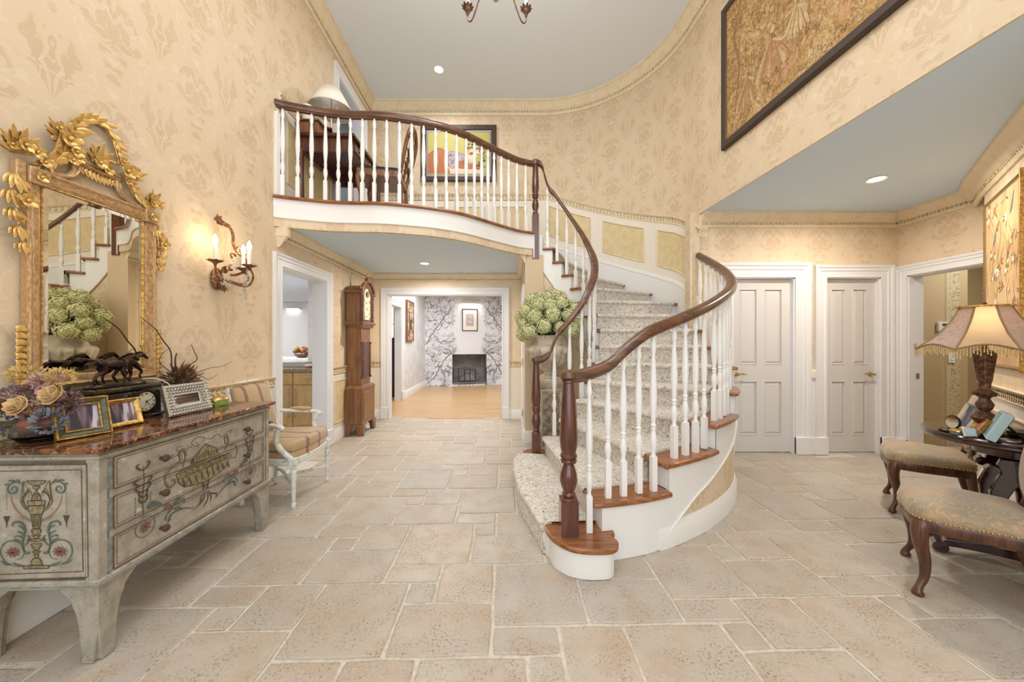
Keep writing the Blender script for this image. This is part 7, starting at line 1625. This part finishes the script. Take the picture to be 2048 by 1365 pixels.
# painting
pt = thing('painting', 'framed yellow and orange painting of a reclining curly-haired figure on the upper wall', 'painting', (-1.49, YB-.005, 3.915))
QW, QH = 1.235, .92; obj('frame', pic_frame(0, QW, 0, QH, [(0, 0), (0, -.03), (.012, -.04), (.075, -.036), (.085, -.02), (.085, 0)]), 'frame_brown', pt, smooth=25)
obj('mount', MB().box(.08, QW-.08, -.014, -.004, .08, QH-.08), 'paper', pt, smooth=0)
for nm, c_ in (('pt_yellow', (186, 176, 96)), ('pt_orange', (182, 108, 62)), ('pt_grey', (150, 140, 140)), ('pt_cream', (222, 208, 182)), ('pt_mauve', (186, 168, 176)), ('pt_red', (168, 84, 56)), ('pt_hair', (60, 58, 66))): pm(nm, c_, .6)
cx0, cx1, cz0, cz1 = .115, QW-.115, .115, QH-.115
def pp(name, pts, mat, e): return obj(name, MB().poly([(lerp(cx0, cx1, x), -.0145-e, lerp(cz0, cz1, z)) for x, z in pts]), mat, pt, smooth=0)
pp('painted_ground', [(-.03, -.03), (1.03, -.03), (1.03, 1.03), (-.03, 1.03)], 'pt_grey', 0); pp('painted_ground', [(0, 0), (1, 0), (1, 1), (0, 1)], 'pt_yellow', .0004)
pp('painted_hip', [(.0, .02), (.36, .02), (.33, .30), (.30, .50), (.24, .60), (.16, .62), (.08, .56), (.0, .46)], 'pt_orange', .0008); pp('painted_ground_cloth', [(.36, .02), (.86, .02), (.86, .20), (.60, .22), (.42, .26), (.32, .18)], 'pt_cream', .0009)
pp('painted_blouse', [(.30, .50), (.38, .54), (.50, .52), (.60, .46), (.63, .34), (.52, .24), (.40, .14), (.31, .26)], 'pt_mauve', .0012); pp('painted_arm', [(.49, .30), (.58, .34), (.64, .27), (.76, .24), (.86, .22), (.86, .12), (.62, .12), (.50, .14), (.48, .22)], 'pt_orange', .0015)
pp('painted_face', [(.66, .50), (.72, .62), (.80, .66), (.84, .50), (.78, .40), (.70, .24), (.64, .36)], 'pt_cream', .0016); pp('painted_mouth', [(.66, .50), (.72, .54), (.74, .48), (.69, .45)], 'pt_red', .0020)
hr_ = MB(); rg = random.Random(14)
for i in range(130):
    x, z = rg.uniform(.58, .95), rg.uniform(.12, .86)
    if not ((x-.76)**2/.028+(z-.70)**2/.03 < 1 or (.80 < x < .93 and z < .75)) or ((x-.74)**2+(z-.52)**2 < .008): continue
    hr_.ribbon([(lerp(cx0, cx1, x)+.012*math.cos(a*1.2), -.0166, lerp(cz0, cz1, z)+.012*math.sin(a*1.2)) for a in range(5)], .011, (0, -1, 0))
for i in range(60):
    x, z = rg.uniform(.32, .6), rg.uniform(.22, .5)
    if z > .56-abs(x-.45)*.6: continue
    hr_.ribbon([(lerp(cx0, cx1, x)+.010*math.cos(a*1.2+i), -.0162, lerp(cz0, cz1, z)+.010*math.sin(a*1.2+i)) for a in range(4)], .006, (0, -1, 0))
o = obj('painted_curls', hr_, 'pt_hair', pt, smooth=0); o['kind'] = 'stuff'
ol = MB()
for pts in ([(.0, .46), (.08, .56), (.16, .62), (.24, .60), (.30, .50), (.38, .54), (.50, .52), (.62, .44)], [(.31, .26), (.40, .14), (.5, .3)], [(.36, .0), (.34, .2), (.3, .5)], [(.66, .38), (.72, .26), (.80, .22)]): ol.ribbon([(lerp(cx0, cx1, p.x), -.0168, lerp(cz0, cz1, p.y)) for p in smooth_path([(a, b_, 0) for a, b_ in pts], 4)], .007, (0, -1, 0))
obj('painted_outline', ol, 'pt_red', pt, smooth=0)['kind'] = 'stuff'
# room behind the upstairs doorway
o = obj('wall_upper_room', MB().box(-4.6, -4.5, 4.0, 5.9, ZF, 5.2).box(-4.6, -2.45, 5.85, 5.95, ZF, 5.2).box(-4.6, -2.45, 4.1, 4.2, ZF, 5.2).box(-4.6, -2.45, 4.1, 5.9, 5.1, 5.2).box(-4.6, -2.45, 4.1, 5.9, ZF-.1, ZF), 'upper_room', smooth=0); struct(o, 'grey room glimpsed through the upstairs doorway', 'wall')

# chandelier (mostly above the picture)
cd = thing('chandelier', 'bronze chandelier with curled arms hanging at the top of the room', 'chandelier', (-.12, 2.6, 3.79))
obj('stem', MB().lathe([(.01, .12), (.03, .16), (.04, .2), (.02, .26), (.012, .4), (.02, .48), (.012, .56), (.008, 1.41)], n=14), 'iron_bronze', cd)
for k in range(5):
    a = R([34, 148, 205, 262, 318][k]); ca_, sa = math.cos(a), math.sin(a)
    rr_ = [.27, .26, .3, .3, .3, .29][k]
    am = obj('arm', MB().tube(smooth_path([(.02*ca_, .02*sa, .24), (.12*ca_, .12*sa, .22), (rr_*.62*ca_, rr_*.62*sa, .12), (rr_*.85*ca_, rr_*.85*sa, .01), (rr_*ca_, rr_*sa, .015), (rr_*1.03*ca_, rr_*1.03*sa, .07)], 5), .0055, 7), 'iron_bronze', cd)
    x, y = rr_*1.03*ca_, rr_*1.03*sa; cp_ = MB().lathe([(.008, .06), (.012, .075), (.018, .09), (.028, .11), (.03, .13), (.016, .13)], x, y, 12)
    for j in range(9): q = j*2*PI/9; cp_.leaf((x+.02*math.cos(q), y+.02*math.sin(q), .105), (math.cos(q), math.sin(q), .6), (0, 0, 1), .035, .024, .3, 0, 4, .3)
    obj('drip_pan', cp_, 'iron_bronze', am); obj('candle_sleeve', MB().lathe([(.012, .13), (.012, .23)], x, y, 10), 'candle', am); obj('bulb', MB().lathe([(.008, .23), (.016, .26), (.012, .29), (.001, .32)], x, y, 10), 'bulb', am)
cb_ = MB()
for k in range(16): q = k*PI/8; cb_.ell((.03*math.cos(q), .03*math.sin(q), .09-.012*(k % 3)), (.008, .008, .014), 6, 5); cb_.ell((.012*math.cos(q), .012*math.sin(q), .05+.01*(k % 3)), (.008, .008, .012), 6, 5)
o = obj('crystal_drops', cb_, 'crystal', cd, smooth=0); o['kind'] = 'stuff'
point('chandelier_light', (-.12, 2.6, 4.3), 55, (1, .93, .82), .25)

# ================================================================ beyond the hall: living room with marble fireplace wall
lf = MB().box(-3.6, 3.0, 5.84, 12.5, -.05, -.012); lfo = obj('floor_living', lf, 'black_wood', smooth=0); struct(lfo, 'warm wooden plank floor beyond the hall', 'floor')
rg = random.Random(9); pk = {}
y = 5.845; row = 0
while y < 11.0:
    x = -2.62+rg.uniform(-.9, 0); 
    while x < .6:
        L_ = rg.choice([.9, 1.15, 1.4])
        if x+L_ > -2.65 and row < 62:
            if L_ not in pk:
                me = bpy.data.meshes.new('plank'); mb = MB().box(.0012, L_-.0012, .0012, .0818, -.012, 0); me.from_pydata(mb.v, [], mb.f); me.materials.append(MT['plank_wood']); pk[L_] = me
            link('plank', pk[L_], lfo, (x, y, 0))
        x += L_
    y += .083; row += 1
# left wall of the living room with its own doorway, right wall, ceiling
wL = wall('wall_living_left', (-2.36, 5.98), (-2.525, 10.35), 0, 2.72, 'living_white', [(.55, 1.65, 0, 2.03)], .13, 1, 'white living room wall with a doorway and a picture')
def pl_(s): t = s/4.373; return (lerp(-2.36, -2.525, t), lerp(5.98, 10.35, t))
c7 = casing(None, pl_(.55), pl_(1.65), 2.03, w_=.13); c7.name = 'door_8'; struct(c7, 'white cased doorway in the living room wall', 'doorway'); jamb(c7, pl_(.55), pl_(1.65), 2.03, .13)
baseboard('baseboard_living', [(*pl_(1.79), 0), (*pl_(4.22), 0)], 'white baseboard of the living room', 1.15)
wall('wall_living_right', (1.6, 11.6), (1.6, 5.98), 0, 2.72, 'living_white', (), .1, 1, 'living room wall out of view on the right')
flat('ceiling_living', [(-3.6, 5.98), (2, 5.98), (2, 12), (-3.6, 12)], 2.70, 'ceiling', 'white living room ceiling')
MA = math.atan2(.45, 1.7); ML = (-2.525, 10.12)
mw = thing('marble_wall', 'dummy', 'wall')   # replaced below
bpy.data.objects.remove(mw)
def mp(s, o=0): return (ML[0]+s*math.cos(MA)+o*math.sin(MA), ML[1]+s*math.sin(MA)-o*math.cos(MA))
MX = 1.30
m_ = MB(); X0, X1, H_ = -.02-MX, 4.0-MX, 2.72; fx0, fx1, fz0, fz1 = .72-MX+.07, 1.76-MX+.06, .05, .905
for a, b_, c, d in ((X0, fx0, 0, H_), (fx1, X1, 0, H_), (fx0, fx1, fz1, H_), (fx0, fx1, 0, fz0)): m_.box(a, b_, 0, .12, c, d)
mw = obj('wall_marble', m_, 'veined_marble', smooth=0); mw.location = (*mp(MX), 0); mw.rotation_euler = (0, 0, MA); struct(mw, 'book-matched white marble wall with dark veins', 'wall')
fpc = thing('fireplace', 'dark rectangular fireplace opening with white logs and iron screen', 'fireplace', (*mp(MX), 0), MA)
m_ = MB(); m_.box(fx0-.02, fx1+.02, .45, .50, 0, 1.0); m_.box(fx0-.05, fx0, .11, .5, 0, 1.0); m_.box(fx1, fx1+.05, .11, .5, 0, 1.0); m_.box(fx0, fx1, .11, .5, fz1, 1.0); m_.box(fx0, fx1, .11, .5, 0, fz0); obj('firebox', m_, 'firebox', fpc, smooth=0)
for k in range(5): obj('log', MB().tube([(fx0+.26+.03*k, .30-.02*k, fz0+.07+.055*(k//2)), (fx0+.72-.02*k, .24+.02*k, fz0+.075+.055*(k//2))], .04, 8), 'log', fpc)
s_ = MB(); 
def rect(mb, x0, x1, z0, z1, y, r): 
    c4 = [(x0, y, z0), (x1, y, z0), (x1, y, z1), (x0, y, z1)]
    for i in range(4): mb.tube([c4[i], c4[(i+1) % 4]], r, 6)
rect(s_, fx0+.18, fx0+.52, .12, .50, -.02, .012); rect(s_, fx0+.36, fx0+.68, .10, .46, -.05, .012); s_.tube([(fx0+.02, -.03, .5), (fx0+.02, -.03, .04), (fx1-.02, -.03, .04), (fx1-.02, -.03, .5)], .014, 6)
obj('screen_frame', s_, 'black', fpc)
mesh_ = MB()
for k in range(24): x = lerp(fx0+.18, fx0+.68, k/23); mesh_.tube([(x, -.03, .12), (x, -.03, .48)], .0012, 3)
obj('screen_mesh', mesh_, 'black', fpc)['kind'] = 'stuff'
hz = obj('trim_7', MB().prism([mp(.55, .28), mp(3.2, .28), mp(3.2, 0), mp(.0, 0), mp(.3, .1)], 0, .022), 'veined_marble', smooth=0); struct(hz, 'white marble hearth slab', 'hearth')
ar = thing('framed_drawing', 'small pink drawing in a black frame above the fireplace', 'picture', (*mp(1.31, .003), 1.60), MA)
AW, AHt = .46, .66; obj('frame', pic_frame(-AW/2, AW/2, 0, AHt, [(0, 0), (0, -.025), (.02, -.025), (.022, 0)]), 'black', ar, smooth=0); obj('mount', MB().box(-AW/2+.02, AW/2-.02, -.012, -.002, .02, AHt-.02), 'petal_pink' if False else 'cream_white', ar, smooth=0); obj('drawing', MB().box(-.115, .115, -.014, -.012, .15, .51), 'pt_mauve', ar, smooth=0)
m_ = MB(); rg = random.Random(5)
for k in range(9): m_.tube([(x, -.0145, z) for x, _, z in spiral((rg.uniform(-.05, .05), rg.uniform(.23, .44)), .035, .012, rg.uniform(0, 6), rg.uniform(6, 10), 10)], .003, 4)
obj('drawn_figures', m_, 'paper', ar)['kind'] = 'stuff'
pl3 = thing('picture_light', 'slim chrome picture light above the drawing', 'picture light', (*mp(1.34, .12), 2.50), MA); obj('tube', MB().tube([(-.24, 0, 0), (.24, 0, 0)], .025, 10), 'silver', pl3); obj('bracket', MB().tube([(0, 0, 0), (0, .12, .03)], .008, 6), 'silver', pl3)
sp1 = bpy.data.lights.new('picture_spot', 'AREA'); sp1.size = .4; sp1.size_y = .04; sp1.shape = 'RECTANGLE'; sp1.energy = 7; sp1.color = (1, .95, .85); so1 = link('picture_spot', sp1, None, (*mp(1.34, .13), 2.465), (R(-14), 0, MA))
px_ = thing('carved_panel_picture', 'tall brown mosaic picture on the living room left wall', 'picture', (*pl_(2.02), 1.29), RL+.003)
# faces +x: local x runs into the room
obj('frame', pic_frame(0, .62, 0, .96, [(0, 0), (0, -.05), (.03, -.05), (.035, -.03), (.035, 0)]), 'clock_wood', px_, smooth=0); obj('mosaic_ground', MB().box(.03, .59, -.035, -.01, .03, .93), 'pt_mauve' if False else 'petal_pink', px_, smooth=0)
rg = random.Random(31)
for i in range(7):
    for j in range(11):
        if 2 <= i <= 4 and 3 <= j <= 8: continue
        o = obj('mosaic_piece', MB().box(.035+i*.079, .105+i*.079, -.040, -.034, .036+j*.081, .108+j*.081), rg.choice(['petal_rust', 'petal_cream', 'petal_mauve', 'weave_olive', 'petal_pink']), px_, smooth=0) if not (i, j) in pk else None
obj('mosaic_figure', MB().box(.20, .42, -.042, -.034, .28, .70), 'deco_dark', px_, smooth=0); obj('mosaic_figure', MB().ell((.31, -.040, .60), (.07, .01, .09), 12, 6), 'log', px_)
obj('light_switch', MB().box(0, .07, -.01, 0, 0, .11), 'kitchen_white', wL, bevel=.003).matrix_world = Matrix.Translation((*pl_(1.98), 1.08)) @ Matrix.Rotation(RL, 4, 'Z')
# sitting room beyond
wall('wall_sitting_end', (-3.44, 9.4), (-2.5, 9.4), 0, 2.6, 'living_white', [(.09, .69, .25, 2.3)], .1, 1, 'end wall of the sitting room with tall window')
wall('wall_sitting_left', (-3.34, 5.9), (-3.34, 10.4), 0, 2.6, 'living_white', (), .1, 1, 'wall between the kitchen and sitting room')
wn = thing('tall_window', 'bright tall window seen through the far doorway', 'window', (-3.05, 9.42, .25)); obj('pane', MB().box(-.3, .3, .03, .04, 0, 2.05), 'window_glow', wn, smooth=0)
s_ = MB(); rect(s_, -.3, .3, 0, 2.05, 0, .03); s_.box(-.012, .012, -.01, .02, 0, 2.05)
for z in (.5, 1.0, 1.5): s_.box(-.3, .3, -.01, .02, z-.012, z+.012)
obj('sash', s_, 'white_paint', wn); wn['kind'] = 'structure'
flat('ceiling_sitting', [(-3.6, 5.9), (-2.55, 5.9), (-2.55, 9.5), (-3.6, 9.5)], 2.55, 'ceiling', 'sitting room ceiling'); o = obj('floor_sitting', MB().box(-3.6, -2.3, 5.9, 9.5, -.03, -.002), 'plank_wood', smooth=0); struct(o, 'wooden sitting room floor', 'floor')
bc = thing('black_cabinet', 'tall black cabinet with a pale top seen through the far doorway', 'cabinet', (-2.86, 8.3, 0)); obj('body', MB().box(-.16, .16, -.2, .2, 0, .78), 'black', bc, bevel=.01); obj('top_box', MB().box(-.12, .16, -.18, .18, .78, 1.38), 'black', bc, bevel=.01); obj('door', MB().box(-.14, .14, -.21, -.2, .06, .72), 'black_wood', bc, bevel=.004)
ct = MB().sweep([(x, 8.9+.03*math.sin(x*60)) for x in [-3.02+k*.012 for k in range(16)]], [(0, .02), (0, 2.3), (-.006, 2.3), (-.006, .02)], 1); o = obj('curtain', ct, 'curtain_tan', smooth=60); tag(o, 'narrow tan curtain beside the tall window', 'curtain')

# ================================================================ kitchen seen through the left doorway
wall('wall_kitchen_back', (-8.0, 10.4), (-3.5, 10.4), 0, 2.5, 'kitchen_white', (), .1, 1, 'far white kitchen wall'); wall('wall_kitchen_left', (-8.0, 2.6), (-8.0, 10.4), 0, 2.5, 'kitchen_white', (), .1, 1, 'kitchen wall out of view'); wall('wall_kitchen_front', (-2.4, 2.6), (-8.0, 2.6), 0, 2.5, 'kitchen_white', (), .1, 1, 'kitchen front wall out of view'); wall('wall_kitchen_side', (-2.62, 10.4), (-2.62, 4.5), 0, 2.5, 'kitchen_white', (), .03, 1, 'kitchen side wall')if False else None
flat('ceiling_kitchen', [(-8.1, 2.5), (-2.45, 2.5), (-2.5, 5.9), (-3.6, 5.9), (-3.6, 10.5), (-8.1, 10.5)], 2.45, 'ceiling', 'white kitchen ceiling'); o = obj('floor_kitchen', MB().box(-8.1, -2.27, 2.5, 10.5, -.05, -.004), 'tile', smooth=0); struct(o, 'pale kitchen floor', 'floor')
o = obj('wall_kitchen_partition', MB().box(-3.34, -2.4, 5.86, 5.92, 0, 2.5), 'kitchen_white', smooth=0); struct(o, 'kitchen partition', 'wall')
kc = thing('kitchen_cabinet', 'maple base cabinet with two doors and two drawers under a stone counter', 'cabinet', (-2.945, 4.72, 0))
obj('body', MB().box(-.46, .42, .02, .60, .10, .885), 'cabinet', kc, bevel=.003); obj('plinth', MB().box(-.46, .42, .07, .55, 0, .10), 'cabinet', kc, smooth=0)
for x0, x1, s_ in ((-.455, -.02, 1), (-.005, .41, -1)):
    for z0, z1, nm in ((.715, .87, 'drawer'), (.115, .70, 'door')):
        d_ = obj(nm, MB().box(x0, x1, 0, .02, z0, z1), 'cabinet', kc, bevel=.004); obj('raised_panel', MB().dome([(x0+.05, z0+.035), (x1-.05, z0+.035), (x1-.05, z1-.035), (x0+.05, z1-.035)], [(1, 0), (.93 if nm == 'door' else .9, .007), (.05, .007)]), 'cabinet', d_, smooth=0)
        rp = [c for c in d_.children][-1]; rp.data.transform(Matrix.Rotation(PI/2, 4, 'X'))
        xb = x1-.035 if s_ > 0 else x0+.035
        if nm == 'door': h = MB().tube([(xb, 0, z1-.05), (xb, -.03, z1-.05), (xb, -.03, z0+.17), (xb, 0, z0+.17)], .006, 6)
        else: xm = (x0+x1)/2; h = MB().tube([(xm-.06, 0, .79), (xm-.06, -.025, .79), (xm+.06, -.025, .79), (xm+.06, 0, .79)], .006, 6)
        obj('bar_handle', h, 'silver', d_)
o = obj('countertop', MB().box(-3.9, -2.40, 4.69, 5.40, .886, .925), 'counter', bevel=.005); tag(o, 'speckled stone counter on the maple cabinet', 'countertop')
o = obj('serving_tray', MB().box(-3.42, -2.96, 5.0, 5.28, .926, 1.0), 'living_white', bevel=.008); tag(o, 'white tray box on the kitchen counter', 'tray')
o = obj('kitchen_peninsula', MB().box(-6.4, -3.5, 6.4, 7.2, 0, .98), 'kitchen_white', bevel=.01); tag(o, 'white peninsula behind the kitchen counter', 'counter')
bk_ = thing('pumpkin_bowl', 'bowl of small orange gourds on the white peninsula', 'bowl', (-4.02, 6.7, .98)); obj('bowl', MB().lathe([(.06, 0), (.08, .01), (.14, .07), (.135, .07), (.07, .015), (.001, .01)], n=20), 'dried', bk_)
rg = random.Random(3)
for k in range(14): obj('gourd', MB().ell((rg.uniform(-.14, .14), rg.uniform(-.1, .1), .09+rg.uniform(0, .10)), (.045, .045, .036), 8, 6), rg.choice(['orange', 'petal_yellow', 'petal_rust']), bk_)
wv = thing('white_ornament', 'white ceramic ring ornament on a stand in the kitchen', 'ornament', (-3.72, 6.95, .98)); obj('dish', MB().lathe([(.04, 0), (.05, .06), (.15, .10), (.15, .115), (.001, .11)], n=20), 'kitchen_white', wv); obj('ring', MB().tube([(.07*math.cos(q*PI/10), 0, .20+.07*math.sin(q*PI/10)) for q in range(20)], .03, 8, closed=True), 'kitchen_white', wv)
o = obj('linen_pile', MB().ell((-2.80, 4.92, .955), (.11, .08, .03), 12, 6), 'pt_cream'); tag(o, 'crumpled linen on the kitchen counter', 'cloth')
kl = thing('kitchen_light', 'slim under-ceiling light bar on the kitchen wall', 'ceiling light', (-6.5, 10.36, 2.25)); obj('housing', MB().box(-.22, .25, -.06, .042, 0, .03), 'silver', kl, bevel=.01); obj('diffuser', MB().box(-.15, .18, -.05, .03, -.01, 0), 'downlight', kl, smooth=0)

# ================================================================ passage beyond the alcove doorway
wp1 = wall('wall_passage', (4.60, 4.34), (5.55, 4.34), 0, ZA, 'passage_paper', (), .1, 1, 'vine-striped passage wall with the thermostat', .12); wall('wall_passage_recess', (5.55, 4.34), (5.55, 4.9), 0, ZA, 'passage_paper', (), .1, -1, 'return of the passage wall'); wall('wall_passage_far', (5.55, 4.9), (6.6, 4.9), 0, ZA, 'passage_paper', (), .1, 1, 'farther striped wall of the passage', .45); wall('wall_passage_right', (6.6, 4.9), (6.6, 2.2), 0, ZA, 'passage_paper', (), .1, 1, 'passage wall out of view')
wall('wall_passage_left', (4.60, 4.03), (4.60, 4.34), 0, ZA, 'passage_paper', (), .1, 1, 'short wall inside the passage'); wall('wall_passage_front', (6.6, 2.4), (4.4, 2.4), 0, ZA, 'passage_paper', (), .1, 1, 'passage wall behind the diagonal wall')
o = obj('floor_passage', MB().box(4.5, 6.7, 2.2, 5.0, -.04, -.003), 'tile', smooth=0); struct(o, 'tile floor of the passage', 'floor')
th = thing('thermostat', 'small white wall thermostat in the passage', 'thermostat', (5.352, 4.335, 1.42)); obj('case', MB().box(-.10, .10, -.028, 0, 0, .115), 'plastic_white', th, bevel=.006); obj('display', MB().box(-.055, .03, -.0295, -.028, .065, .095), 'steel_dark', th, smooth=0)
for k in range(3): obj('button', MB().box(.05+k*.014, .058+k*.014, -.031, -.028, .03, .045), 'ivory', th, smooth=0)
ls = thing('light_switch', 'white wall switch below the thermostat, half hidden by the lamp fringe', 'switch', (5.44, 4.335, 1.03)); obj('plate', MB().box(-.04, .04, -.008, 0, 0, .125), 'kitchen_white', ls, bevel=.003); obj('rocker', MB().box(-.016, .016, -.013, -.008, .03, .095), 'kitchen_white', ls, bevel=.002)
